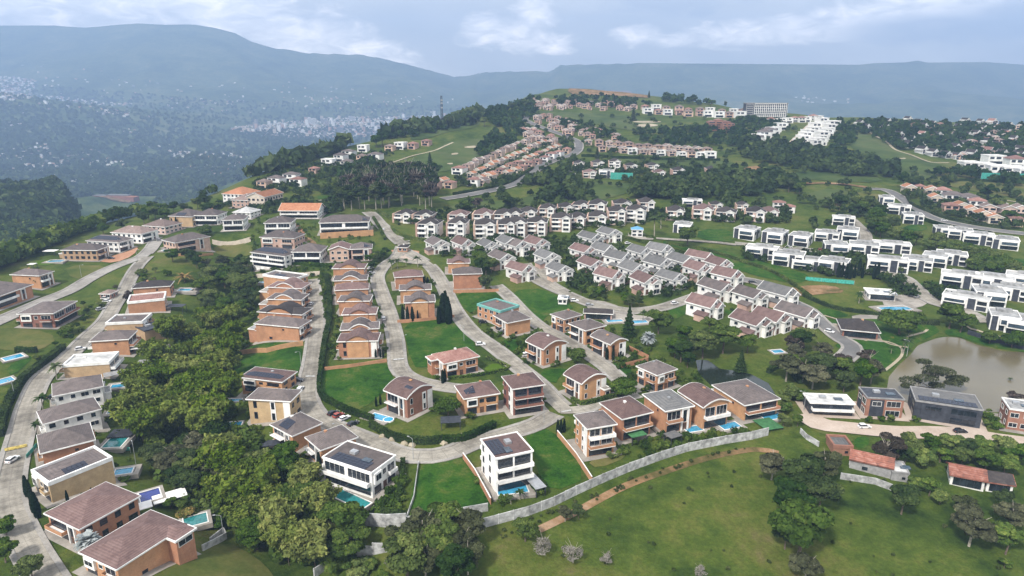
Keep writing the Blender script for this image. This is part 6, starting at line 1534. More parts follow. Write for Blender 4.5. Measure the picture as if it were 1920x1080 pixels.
# the farther quarters, too many to count: one object
def stuff_houses(name, label, spots, protos, sc, yaw, kind='stuff'):
    byM = {}
    R = random.Random(5); baked = [bake(PRF[k]()) for k in protos]
    for u, v in spots:
        p = hit(u, v)
        if not p: continue
        b = R.choice(baked); a = yaw+R.uniform(-.3, .3); s = sc*R.uniform(.85, 1.15); ca, sa = math.cos(a)*s, math.sin(a)*s
        for co, fs, m in b:
            e = byM.setdefault(m.name, (m, [], [])); o = len(e[1])
            e[1].extend([(p[0]+x*ca-y*sa, p[1]+x*sa+y*ca, p[2]+z*s) for x, y, z in co.tolist()]); e[2].extend([tuple(o+i for i in f) for f in fs])
    V, F, MI, mats = [], [], [], []
    for m, v_, f_ in byM.values():
        o = len(V); V += v_; F += [tuple(o+i for i in f) for f in f_]; MI += [len(mats)]*len(f_); mats.append(m)
    me = bpy.data.meshes.new(name); me.from_pydata(V, [], F)
    for m in mats: me.materials.append(m)
    me.polygons.foreach_set('material_index', MI); me.update()
    o = bpy.data.objects.new(name, me); C.objects.link(o); tag(o, label, 'houses', kind=kind)
def scat(R, poly, n):
    xs = [p[0] for p in poly]; ys = [p[1] for p in poly]; o = []
    while len(o) < n:
        x, y = R.uniform(min(xs), max(xs)), R.uniform(min(ys), max(ys))
        if bool(in_poly(np.array(x), np.array(y), poly)): o.append((x, y))
    return o
R1 = random.Random(12)
sp = scat(R1, [(1000, 190), (1060, 186), (1180, 200), (1180, 208), (1000, 206)], 60) + scat(R1, [(1005, 218), (1030, 216), (1100, 244), (1180, 262), (1170, 268), (1080, 262), (1010, 236)], 60) + scat(R1, [(1700, 232), (1915, 240), (1915, 305), (1780, 300)], 40) \
   + scat(R1, [(975, 240), (1010, 246), (1060, 270), (1040, 276), (990, 262)], 24)
stuff_houses('distant_rooftops', 'pink and orange rooftops packed below the hilltop', sp, ['pkr', 'pk', 'orr', 'pkr'], 1.0, -.4)
# hotel on the skyline
def hotel():
    p = hit(1433, 219); root = empty('hotel', (p[0], p[1], p[2]), -.06, 'long five storey white gridded hotel block on the skyline', 'hotel')
    W_, D_, Hh = 66, 16, 21
    MB().box(-W_/2, W_/2, -D_/2, D_/2, -6, Hh).build('wall', M['char'], root)
    MB().box(-W_/2-.6, W_/2+.6, -D_/2-.6, D_/2+.6, Hh, Hh+1.2).build('roof', M['grey'], root)
    fr = ((-W_/2, -D_/2), (1, 0), (0, -1), W_)
    for i in range(17):
        c = 14+i*(W_-16)/16; q = MB(); wbox(q, fr, c-.35, c+.35, 0, Hh-1, 0, .9); q.build('pier', M['white'], root)
    for l in range(6):
        q = MB(); wbox(q, fr, 13.6, W_-1.6, 1+l*3.9, 1.7+l*3.9, 0, .85); q.build('floor_band', M['white'], root)
    q = MB(); wbox(q, fr, .3, 12, .5, Hh-.5, 0, 1.2); q.build('stair_tower', M['grey'], root)
    f2 = ((-W_/2, -D_/2-1.2), (1, 0), (0, -1), W_)
    for l in range(6):
        q = MB(); wbox(q, f2, 1.2, 11, 1.2+l*3.3, 2.8+l*3.3, -.02, .06); q.build('window', M['glass'], root)
    q = MB(); q.box(W_/2-.01, W_/2+.5, -D_/2, D_/2, -3, Hh+.5); q.build('end_wall', M['white'], root)
    return root
hotel()
for u, v, l in ((1345, 244, 'long red brick apartment block in the trees under the skyline'), (1363, 248, 'lower wing of the red brick apartments')):
    p = hit(u, v); root = empty('apartment_block', p, .05, l, 'apartments')
    W_ = 30 if u == 1345 else 16
    for k in range(3):
        q = MB(); q.box(-W_/2+k*W_/3, -W_/2+(k+1)*W_/3-.4, -6-k*.6, 6, -5, 12+(k % 2)*2.5); q.build('wall', M['brick_red'], root)
        q = MB(); hip_roof(q, -W_/2+k*W_/3-.4, -W_/2+(k+1)*W_/3, -6.4-k*.6, 6.4, 12+(k % 2)*2.5, .3); q.build('roof', M['tile_red'], root)
        for l_ in range(4):
            q = MB(); q.box(-W_/2+k*W_/3+1, -W_/2+(k+1)*W_/3-1.4, -6.08-k*.6, -6-k*.6+.1, .8+l_*3, 2.3+l_*3); q.build('window', M['glass'], root)
# mast
def mast():
    p = at_Y(829, 236, 970); p = (float(p[0]), float(p[1]), float(HS(p[0], p[1]))); root = empty('radio_mast', (p[0], p[1], p[2]), .3, 'tall thin lattice radio mast on the ridge', 'mast')
    Hh = 44; w0 = 1.3
    for sx in (-1, 1):
        for sy in (-1, 1): MB().tube([(sx*w0, sy*w0, -1), (sx*w0*.6, sy*w0*.6, Hh)], .36, 4).build('leg', M['char'], root)
    q = MB()
    for k in range(20):
        z = k*Hh/20; a = w0*(1-.4*z/Hh); b = w0*(1-.4*(z+2)/Hh); s = 1 if k % 2 else -1
        q.tube([(-a*s, -a, z), (b*s, -b, z+2)], .2, 4); q.tube([(-a, -a*s, z), (-b, b*s, z+2)], .09, 4); q.tube([(a, -a*s, z), (b, b*s, z+2)], .09, 4)
    q.build('bracing', M['char'], root)
    for z in (27, 33, 37): MB().box(-1.3, 1.3, -1.4, -1.0, z, z+2).build('antenna', M['alu'], root)
mast()
# school in the valley
SCH = []
def school():
    p = hit(222, 372); SCH.append(p); root = empty('school_building', p, -.08, 'long brick building with grey roofs alone in the valley', 'school')
    for x0, x1, hh, m in ((-80, -36, 9, 'shingle_grey'), (-34, 40, 11, 'shingle_grey')):
        MB().box(x0, x1, -10, 10, -8, hh).build('wall', M['brick_red'], root)
        q = MB(); hip_roof(q, x0-1, x1+1, -11, 11, hh, .3); q.build('roof', M[m], root)
    MB().box(36, 66, -22, 8, -8, 7).build('wing', M['brick_red'], root); q = MB(); hip_roof(q, 35, 67, -23, 9, 7, .2); q.build('roof', M['terracotta'], root)
    sheet('paved_yard', [(p[0]-120, p[1]-60), (p[0]+60, p[1]-60), (p[0]+60, p[1]-20), (p[0]-130, p[1]+10)], M['dirt'], off=1.2, rnd=1, step=12)
school()
# valley town and villages
def town():
    R = np.random.default_rng(3); reg = [([(430, 240), (600, 222), (860, 216), (880, 228), (780, 240), (700, 256), (600, 262), (440, 250)], 1700, 1.0), ([(480, 248), (700, 250), (640, 262), (560, 262)], 200, 1),
        ([(-20, 292), (180, 288), (260, 300), (200, 345), (-20, 325)], 190, .9), ([(310, 282), (450, 288), (455, 296), (320, 296)], 170, .8), ([(330, 308), (460, 316), (440, 332), (300, 330)], 150, .8), ([(120, 325), (330, 318), (330, 345), (110, 350)], 80, .9), ([(0, 345), (120, 360), (110, 395), (0, 392)], 60, .9),
        ([(0, 142), (70, 150), (60, 185), (0, 190)], 170, 1.4), ([(50, 175), (130, 184), (240, 195), (235, 200), (120, 190), (50, 182)], 70, 1.3), ([(190, 205), (240, 206), (240, 220), (190, 215)], 30, 1.3), ([(1500, 178), (1600, 184), (1600, 195), (1440, 190)], 14, 1.5), ([(560, 180), (760, 190), (760, 200), (600, 196)], 40, 1.2), ([(380, 150), (480, 190), (420, 200), (390, 165)], 12, 1.2), ([(-20, 230), (420, 250), (640, 262), (560, 300), (380, 360), (-20, 395)], 420, .8), ([(0, 120), (500, 150), (880, 185), (880, 210), (430, 225), (0, 225)], 140, 1.3)]
    RR = random.Random(8); V = []; F = []; MI = []
    mats = [M['white'], M['cream'], M['brick_pink'], M['terracotta'], M['tile_red'], M['flatlight'], M['grey']]
    for poly, n, sc in reg:
        pts_ = scat(RR, poly, n)
        if n == 420:
            cc_ = pts_[:34]; pts_ = [(a+RR.gauss(0, 16), b+RR.gauss(0, 2.6)) for a, b in (RR.choice(cc_) for _ in range(420))]
        for u, v in pts_:
            p = hit(u, v)
            if not p or p[1] < 1300: continue
            a = RR.uniform(-.5, .5); w_, d_, h_ = RR.uniform(7, 20)*sc, RR.uniform(7, 14)*sc, RR.choice([4, 6, 6, 8, 12])*sc
            if RR.random() < .04 and n > 1000: w_, d_, h_ = 24, 18, RR.uniform(25, 50)
            o = len(V); ca, sa = math.cos(a), math.sin(a)
            for z in (-5, h_):
                for x, y in ((-1, -1), (1, -1), (1, 1), (-1, 1)):
                    x, y = x*w_/2, y*d_/2; V.append((p[0]+x*ca-y*sa, p[1]+x*sa+y*ca, p[2]+z))
            hip = h_ < 9
            V += [(p[0]-w_*.25*ca, p[1]-w_*.25*sa, p[2]+h_+(2.4 if hip else .1)), (p[0]+w_*.25*ca, p[1]+w_*.25*sa, p[2]+h_+(2.4 if hip else .1))]
            F += [(o, o+1, o+5, o+4), (o+1, o+2, o+6, o+5), (o+2, o+3, o+7, o+6), (o+3, o, o+4, o+7), (o+4, o+5, o+9, o+8), (o+6, o+7, o+8, o+9), (o+5, o+6, o+9), (o+7, o+4, o+8)]
            wm = RR.choice([0, 0, 0, 1, 2, 6]); rm_ = RR.choice([3, 4, 5, 5, 6]) if hip else 5; MI += [wm]*4+[rm_]*4
    me = bpy.data.meshes.new('valley_town'); me.from_pydata(V, [], F)
    for m in mats: me.materials.append(m)
    me.polygons.foreach_set('material_index', MI); me.update()
    o = bpy.data.objects.new('valley_town', me); C.objects.link(o); tag(o, 'hazy pale town and hamlets on the valley floor', 'town', kind='stuff')
town()
for i, (u, v, w_, h_) in enumerate(((585, 233, 72, 52), (613, 236, 30, 38), (660, 226, 52, 40), (638, 250, 50, 46), (1168-950+870, 245, 0, 0))):
    if not w_: continue
    p = hit(u, v); root = empty('tower_block', p, .1, ['broad white tower block in the valley town', 'small pinkish tower beside the broad white tower', 'grey white tower block at the back of the valley town', 'dark grey tower block at the near side of the valley town'][i], 'tower')
    MB().box(-w_/2, w_/2, -12, 12, -10, h_).build('wall', M[['white', 'pink', 'white', 'grey'][i]], root); MB().box(-w_/2-.8, w_/2+.8, -12.8, 12.8, h_, h_+2).build('roof', M['grey'], root)
    for k in range(5):
        MB().box(-w_/2+2, w_/2-2, -12.5, -11.9, 3+k*h_/5.4, 6.5+k*h_/5.4).build('window_band', M['glass_blue'], root)
# ------------------------------------------------------------------ pools
for a in [(710, 783, 6.5, 3.6, -.5, 'blue pool with round spa beside the great arched roof villa', (2.4, 2.0), 'pool', 1.7), (659, 945, 12.5, 4.0, -.6, 'long teal infinity pool on a raised concrete base', (.5, .5), 'pool_teal', 0), (1300, 806, 6, 3.6, .3, 'small blue pool behind the grey roofed villa', (1.5, 1.5), 'pool', 0),
          (1368, 800, 7, 3.8, .35, 'blue pool under the dark awning', (1.5, 1.5), 'pool', 0), (1448, 783, 7.5, 3.8, .3, 'blue pool beside green artificial turf', (1.5, 1.5), 'pool', 0), (960, 920, 9, 4.6, .2, 'turquoise pool below the white three storey villa', (2, 2), 'pool', 0),
          (254, 702, 8, 4, .6, 'bright blue pool under the bamboo', (1.2, 1.2), 'pool', 0), (225, 727, 6, 3.5, .3, 'white decked pool beside the date palm villa', (2, 2), 'pool', 0), (222, 776, 6.5, 3.5, .2, 'blue pool with oval spa on a white terrace', (2.2, 2.2), 'pool', 1.3), (285, 655, 3.6, 12, -.5, 'long narrow teal pool beside the lean-to canopy', (1.2, 1.2), 'pool_teal', 0),
          (218, 838, 6, 7, .1, 'dark framed pool on black deck', (1.5, 1.5), 'pool_teal', 0), (233, 890, 5, 3.5, .3, 'small pale blue pool beside the yellow brick villa', (2.2, 1.5), 'pool', 0), (283, 938, 5.4, 6, .6, 'navy blue pool beside the broad mauve roof', (1.2, 1.2), 'pool_navy', 0), (368, 985, 6, 5, .5, 'teal pool beside the L-shaped roof', (1.2, 1.2), 'pool_teal', 0),
          (441, 802, 4.6, 4.2, .2, 'square blue pool on the little lawn', (.7, .7), 'pool', 0), (436, 757, 7, 2.4, .1, 'small rectangular pool on a cream deck', (1.5, 1.2), 'pool', 0), (105, 491, 9, 5, .1, 'sky blue pool on the rim lawn', (2, 2), 'pool', 0), (317, 470, 8, 4, .05, 'pool beside the pale brick villa with canopy', (2, 2), 'pool', 0), (347, 546, 7, 4, 0, 'blue pool on a white raised terrace by the trees', (5, 3), 'pool', 0),
          (25, 672, 7, 5, .9, 'pale blue pool behind the dark square hedge', (1.2, 1.2), 'pool', 0), (8, 716, 6, 5, .9, 'pale pool at the edge of the frame', (1.2, 1.2), 'pool', 0), (1152, 602, 8, 4, .2, 'community pool behind the dark conifer', (2, 2), 'pool', 0), (1198, 604, 8, 5, .2, 'white decked paddling pool', (2, 2), 'pool', 0), (1678, 580, 16, 7, .25, 'large pale pool by the white pavilion', (3, 3), 'pool', 0), (1458, 660, 5, 3.5, .2, 'small turquoise pool among the trees', (1, 1), 'pool', 0),
          (498, 534+0, 7, 3, 0, 'pool below the three level villa', (.6, .6), 'pool', 0), (635, 440, 0, 0, 0, '', (0, 0), 'pool', 0)]:
    u, v, L_, w_, yw, lb, dk, wt, spa = a
    if L_: pool(u, v, L_, w_, yw, lb, dk, wt, spa)
# ------------------------------------------------------------------ walls and hedges
wall_line([(590, 1084), (610, 1068), (628, 1055), (650, 1045), (700, 1040), (730, 1034), (752, 1030)], 2.6, .25, 'wallconc', 'pale stepped concrete wall coming out of the bamboo', 'boundary_wall', panels=5.5, step=1)
wall_line([(905, 990), (935, 982), (990, 967), (1040, 948), (1080, 928), (1130, 905), (1180, 884), (1240, 862), (1290, 846), (1360, 832), (1410, 824), (1440, 816)], 3.0, .25, 'wallconc', 'long stained concrete boundary wall along the pasture', 'boundary_wall', panels=5.5, step=1)
wall_line([(1500, 812), (1512, 824), (1535, 838)], 2.0, .25, 'wallconc', 'short grey wall beside the shed plot', 'boundary_wall')
wall_line([(1575, 898), (1640, 908), (1672, 920)], 2.2, .3, 'wallconc', 'crumbling wall below the derelict barn', 'boundary_wall')
wall_line([(868, 850), (890, 880), (920, 935)], 2.2, .22, 'brick', 'orange garden wall between the steep lawn and white villa', cap='white', up=2)
wall_line([(1045, 808), (1080, 850), (1110, 895)], 2.2, .22, 'brick', 'brick garden wall with white coping beside the tall brick house', cap='white', up=2)
wall_line([(745, 601), (790, 598), (852, 591)], 1.8, .22, 'brick', 'brick garden wall behind the triangle lawn', up=1.5)
wall_line([(850, 545), (905, 544), (935, 543)], 2.0, .22, 'brick', 'brick wall under the box shaped orange house', up=1.5)
wall_line([(440, 660), (500, 654), (568, 640)], 2.4, .22, 'brick', 'brick retaining wall above the west lawn', up=2)
wall_line([(608, 690), (660, 684), (725, 674)], 1.6, .22, 'brick', 'brick garden wall below the middle column', up=1.2)
wall_line([(1165, 684), (1215, 672), (1216, 668), (1180, 650)], 2.0, .22, 'brick', 'angled brick garden wall beside the arched villa', up=1.5)
wall_line([(380, 1034), (425, 1010), (420, 1000), (395, 1020)], 2.0, .3, 'wallconc', 'grey retaining wall at the dry lawn corner')
wall_line([(600, 440), (700, 434)], 4.2, .5, 'brick', 'long brick base wall under the very wide white villa', up=3)
wall_line([(330, 480), (365, 482), (400, 478)], 1.6, .3, 'brick', 'low brick wall in front of the canopy villa')
wall_line([(398, 452), (470, 447)], 3.2, .3, 'cream', 'tall cream retaining wall above the sloping lawn', up=2)
wall_line([(470, 522), (545, 522), (600, 516)], 2.6, .25, 'cream', 'cream boundary wall behind the west column')
wall_line([(1815, 620), (1860, 634), (1925, 650)], 2.4, .25, 'char', 'dark fence wall along the lake bank', name='fence', cat='fence', up=2)
wall_line([(785, 870), (776, 935), (760, 982)], 1.2, .2, 'wallconc', 'low grey kerb wall down the edge of the steep lawn')
wall_line([(762, 984), (830, 974), (915, 958)], 2.6, .3, 'wallconc', 'mossy stone retaining wall under the steep lawn')
wall_line([(684, 985), (725, 988), (762, 986)], 4, .4, 'wallconc', 'stained retaining wall below the infinity pool garden')
HG = [([(603, 690), (599, 720), (603, 745), (630, 762), (660, 776), (700, 790)], 2.2, 1.6, 'tall hedge along the road edge of the middle lawn', 'leaf_dark'), ([(612, 520), (618, 560), (618, 600), (610, 640), (603, 690)], 2.4, 2.2, 'dark hedge between the middle column and its road', 'leaf_dark'),
      ([(695, 800), (720, 815), (745, 826), (790, 832), (830, 830)], 2.4, 1.8, 'curved hedge wall under the pool terrace of the arched villa', 'leaf_dark'), ([(830, 830), (870, 826), (905, 812), (928, 800)], 2.4, 1.8, 'hedge with stone piers along the front road', 'leaf_dark'),
      ([(841, 712), (875, 708), (915, 702), (950, 694)], 1.3, 1.0, 'yellow green hedge in front of the faded red roof villa', 'leaf_lime'), ([(950, 694), (955, 690), (935, 680), (912, 672)], 1.2, .9, 'yellow green hedge turning round the small garden', 'leaf_lime'), ([(1072, 752), (1090, 760), (1120, 754), (1150, 746), (1182, 738)], 1.7, 1.4, 'thick bright hedge at the foot of the arched wall villa', 'leaf'),
      ([(688, 396), (712, 400), (735, 412), (748, 422)], 1.8, 1.8, 'bright hedge on the inside of the entrance bend', 'leaf_lime'), ([(735, 428), (745, 440), (770, 448), (800, 452), (840, 450)], 1.8, 1.8, 'long clipped hedge above the gate', 'leaf_lime'), ([(700, 410), (712, 430), (722, 450)], 1.8, 1.6, 'hedge between the wide white villa and the entrance road', 'leaf'),
      ([(1225, 446), (1180, 440)], 1.5, 1.4, 'short hedge by the blue canopy', 'leaf'), ([(1250, 458), (1330, 472), (1400, 495), (1440, 508), (1480, 530), (1520, 560)], 1.6, 1.6, 'long hedge along the grass slope beside the gabled houses', 'leaf'), ([(1165, 445), (1230, 462), (1300, 480)], 1.6, 1.5, 'hedge above the gabled houses', 'leaf'),
      ([(1505, 555), (1560, 578), (1620, 588), (1665, 594)], 1.8, 1.6, 'hedge behind the lakeside clubhouse', 'leaf_dark'), ([(1715, 608), (1760, 608)], 2.0, 1.6, 'short dark hedge near the lake corner', 'leaf_dark'), ([(1700, 370), (1715, 388), (1760, 406), (1820, 420), (1880, 428)], 2, 2, 'dark hedge along the main road bend', 'leaf_dark'),
      ([(1692, 386), (1730, 412), (1790, 430), (1860, 440)], 2, 2, 'hedge below the main road bend', 'leaf_dark'), ([(1090, 294), (1200, 298), (1350, 302)], 2.5, 3, 'long dark hedge under the pink brick rows', 'leaf_dark'), ([(850, 366), (910, 356), (960, 342), (1000, 316)], 2.2, 2.2, 'hedge between orange houses and the main road', 'leaf_dark'),
      ([(30, 661), (70, 661)], 2.4, 2.0, 'square dark hedge behind the pale blue pool', 'leaf_dark'), ([(0, 820), (12, 770), (40, 720), (75, 690), (120, 655)], 2.6, 2.4, 'tall hedge along the inside of the western road', 'leaf_dark'), ([(470, 508), (600, 500), (620, 504)], 2.0, 2.2, 'flowering hedge below the dormer villa', 'leaf'), ([(756, 868), (752, 910), (742, 960)], 2.0, 1.2, 'hedge down the west edge of the steep lawn', 'leaf_dark'),
      ([(1440, 700), (1470, 690), (1500, 720)], 2, 2, 'hedge at the pond road', 'leaf_dark'), ([(1740, 352), (1800, 340), (1920, 345)], 2.5, 2.5, 'dark hedge line across the eastern fairway', 'leaf_dark'), ([(1370, 582), (1410, 598), (1425, 605)], 1.4, 1.2, 'clipped hedge beside the brick gabled house', 'leaf'), ([(700, 962), (740, 968), (760, 972)], 1.8, 1.6, 'hedge under the small terraced garden', 'leaf_dark')]
for i, (px, h_, w_, lb, mt) in enumerate(HG): hedge(px, h_, w_, lb, mt, seed=i)
# ------------------------------------------------------------------ cars, lamps
for i, (p_, u, v, yw, lb, k) in enumerate([('car_white', 901, 648, .15, 'white car crossing beside the triangle lawn', 'suv'), ('car_white', 719, 600, 1.9, 'white car parked on the road by the middle column', 'suv'), ('car_black', 625, 778, .9, 'black car first in the row under the hedge', 'suv'), ('car_red', 635, 782, .9, 'red car second in the row under the hedge', 'suv'),
    ('car_white', 646, 787, .9, 'white car third in the row under the hedge', 'sedan'), ('car_black', 662, 797, .9, 'black car last in the row under the hedge', 'sedan'), ('car_black', 558, 716, .1, 'black car on the driveway of the solar panel house', 'suv'), ('car_white', 563, 732, 1.5, 'small white car beside the driveway', 'sedan'), ('car_white', 584, 572, 1.6, 'white car on the west column lane', 'sedan'),
    ('car_white', 151, 657, .5, 'white car under the canopy by the orange wall', 'suv'), ('car_white', 198, 562, .05, 'white car next to the guard hut', 'suv'), ('car_white', 201, 567, .05, 'second white car by the guard hut', 'sedan'), ('car_grey', 189, 582, .9, 'silver car parked by the hedge trees', 'suv'), ('car_black', 208, 486, .1, 'black car before the tan rim villa', 'sedan'),
    ('car_white', 719, 432, 1.9, 'white car driving down the entrance bend', 'sedan'), ('car_black', 700, 411, 1.9, 'dark car at the top of the entrance bend', 'sedan'), ('car_white', 1077, 566, .1, 'white car outside the gate lodge', 'suv'), ('car_white', 1718, 558, .8, 'white car near the pavilion road', 'suv'), ('car_black', 905, 606, .2, 'black car in the carport beside the teal roof', 'suv'), ('car_white', 987, 668, .4, 'white car under the balcony corner', 'suv'),
    ('car_white', 697, 514, .7, 'white car by the wooded bank bend', 'suv'), ('car_white', 1479, 465, .1, 'white car before the black garage', 'sedan'), ('car_white', 1177, 458, .5, 'pickup parked by the blue canopy', 'suv'), ('car_black', 102, 748, .2, 'dark car beside the grey roofed villa', 'suv'), ('car_white', 695, 505, .9, 'second white car by the wooded bank bend', 'sedan'), ('car_grey', 1105, 574, .2, 'silver car on the lane past the gate lodge', 'sedan'), ('car_white', 1265, 571, .4, 'white car on the lane below the gabled houses', 'suv'),
    ('car_black', 1410, 531, .1, 'black car on the lane above the clubhouse', 'sedan'), ('car_white', 1555, 624, -.8, 'white car heading down to the lake', 'suv'), ('car_black', 1700, 388, -.6, 'dark car on the bending main road', 'sedan'), ('car_white', 1770, 415, -.3, 'white car on the bending main road', 'sedan'), ('car_white', 935, 355, .3, 'white car on the road beside the orange terraces', 'sedan'), ('car_grey', 1040, 301, .5, 'silver car on the road beside the orange terraces', 'sedan'),
    ('car_white', 24, 865, 1.5, 'white car low on the western road', 'suv'), ('car_grey', 300, 452, .5, 'silver car at the head of the wide road', 'sedan'), ('car_white', 1620, 803, .05, 'white car on the beige lakeside drive', 'suv'), ('car_black', 1800, 812, .05, 'black car on the beige lakeside drive', 'suv'), ('car_red', 1540, 470, .1, 'red car in the white modern quarter', 'sedan'), ('car_white', 1122, 446, .2, 'white car near the blue canopy lane end', 'sedan')]):
    car(p_, u, v, yw, lb, kind=k)
for i, (u, v, lb) in enumerate([(420, 885, 'street lamp in the bamboo gap'), (255, 870, 'street lamp by the dark framed pool'), (637, 830, 'street lamp by the low brown roof villa'), (775, 862, 'street lamp on the front road curve'), (1020, 792, 'street lamp at the crossing'), (565, 690, 'street lamp by the west lawn'), (756, 660, 'street lamp at the triangle lawn corner'),
    (153, 520, 'street lamp on the rim lawn'), (258, 490, 'street lamp at the wide road fork'), (1507, 770, 'street lamp at the white slab house'), (28, 745, 'street lamp on the western road'), (420, 1010, 'street lamp at the dry lawn corner'), (870, 640, 'street lamp on the triangle road'), (1085, 655, 'street lamp between the arched villas'), (1700, 668, 'street lamp on the lake lawn')]):
    lamp(u, v, lb)
# teal netting and dark pergolas
def canopy(u, v, w_, d_, h_, yaw, mt, label, name='canopy', cat='canopy', legs='char'):
    p = hit(u, v, h_); z = p[2]; root = empty(name, (p[0], p[1], z), yaw, label, cat)
    MB().box(-w_/2, w_/2, -d_/2, d_/2, h_, h_+.16).build('roof', M[mt], root)
    for sx in (-1, 1):
        for sy in (-1, 1): MB().box(sx*(w_/2-.3)-.1, sx*(w_/2-.3)+.1, sy*(d_/2-.3)-.1, sy*(d_/2-.3)+.1, -1.5, h_).build('post', M[legs], root)
for a in [(262, 650, 9, 6, 3, .3, 'white', 'white lean-to canopy on the orange brick villa'), (318, 930, 9, 5, 3, .6, 'white', 'white patio canopy by the navy pool'), (270, 948, 4, 4, 2.8, .6, 'white', 'small white canopy next to the navy pool'), (229, 812, 8, 6, 3, .1, 'char', 'black slatted pergola over the pool deck'), (330, 573, 9, 5, 3, 0, 'char', 'dark glazed pavilion beside the bamboo'),
          (845, 787, 7, 5, 2.8, .1, 'char', 'black garden pavilion below the twin window villa'), (1192, 812, 6, 5, 3, .4, 'green_turf', 'green roofed garden pavilion'), (1262, 815, 5, 4, 2.6, .5, 'shingle_grey', 'small grey roofed garden kiosk'), (1003, 903, 3.6, 8, 2.8, .45, 'alu', 'grey glass pergola beside the turquoise pool'), (507, 831, 6, 4, 2.8, .2, 'char', 'dark awning at the bamboo edge'),
          (95, 470, 8, 5, 3, 0, 'white', 'white canopy behind the pool on the rim lawn'), (60, 545-50, 4, 4, 3, 0, 'white', 'white garden canopy beyond the rim villa'), (215, 700, 8, 5, 3, .6, 'grey', 'grey slab canopy above the bright blue pool'), (270, 680, 7, 6, 3, 0, 'grey', 'concrete pavilion by the bamboo'), (1440, 795, 7, 8, .6, .3, 'green_turf', 'green turf deck beside the blue pool')]:
    canopy(*a)
def netting(u, v, L, h_, yaw, label):
    p = hit(u, v); root = empty('site_netting', p, yaw, label, 'netting')
    MB().box(-L/2, L/2, -.04, .04, .2, h_).build('net', M['teal_cloth'], root)
    for k in range(4): x = -L/2+L*k/3; MB().box(x-.06, x+.06, -.12, -.045, -1, h_+.1).build('post', M['pole'], root)
netting(60, 850, 8, 1.6, 1.8, 'teal netting along the driveway of the square roofed villa'); netting(1165, 337, 22, 7, -.2, 'teal netting on the slope below the fairway villas'); netting(1555, 530, 26, 2.4, -.35, 'long teal netting over the red earth court'); netting(1880, 340, 40, 8, -.2, 'teal netting on the eastern building site'); netting(230, 846, 5, 1.4, .1, 'rolled teal cover on the black pool deck')
# rocks along the front hedge
def rock(u, v, s, lb):
    p = hit(u, v); bm = bmesh.new(); bmesh.ops.create_icosphere(bm, subdivisions=2, radius=s); R = random.Random(u)
    for q in bm.verts: q.co *= R.uniform(.78, 1.15); q.co.z *= .9
    me = bpy.data.meshes.new('boulder'); bm.to_mesh(me); bm.free(); o = link('boulder', me, M['sand']); o.location = p; tag(o, lb, 'rock', 'pale boulders in the front hedge')
for i, (u, v) in enumerate([(716, 820), (735, 826), (758, 833), (772, 836), (791, 828), (832, 832), (868, 818), (905, 805)]): rock(u, v, 1.3, f'{ordw(i)} pale boulder along the front road hedge from its lower corner')
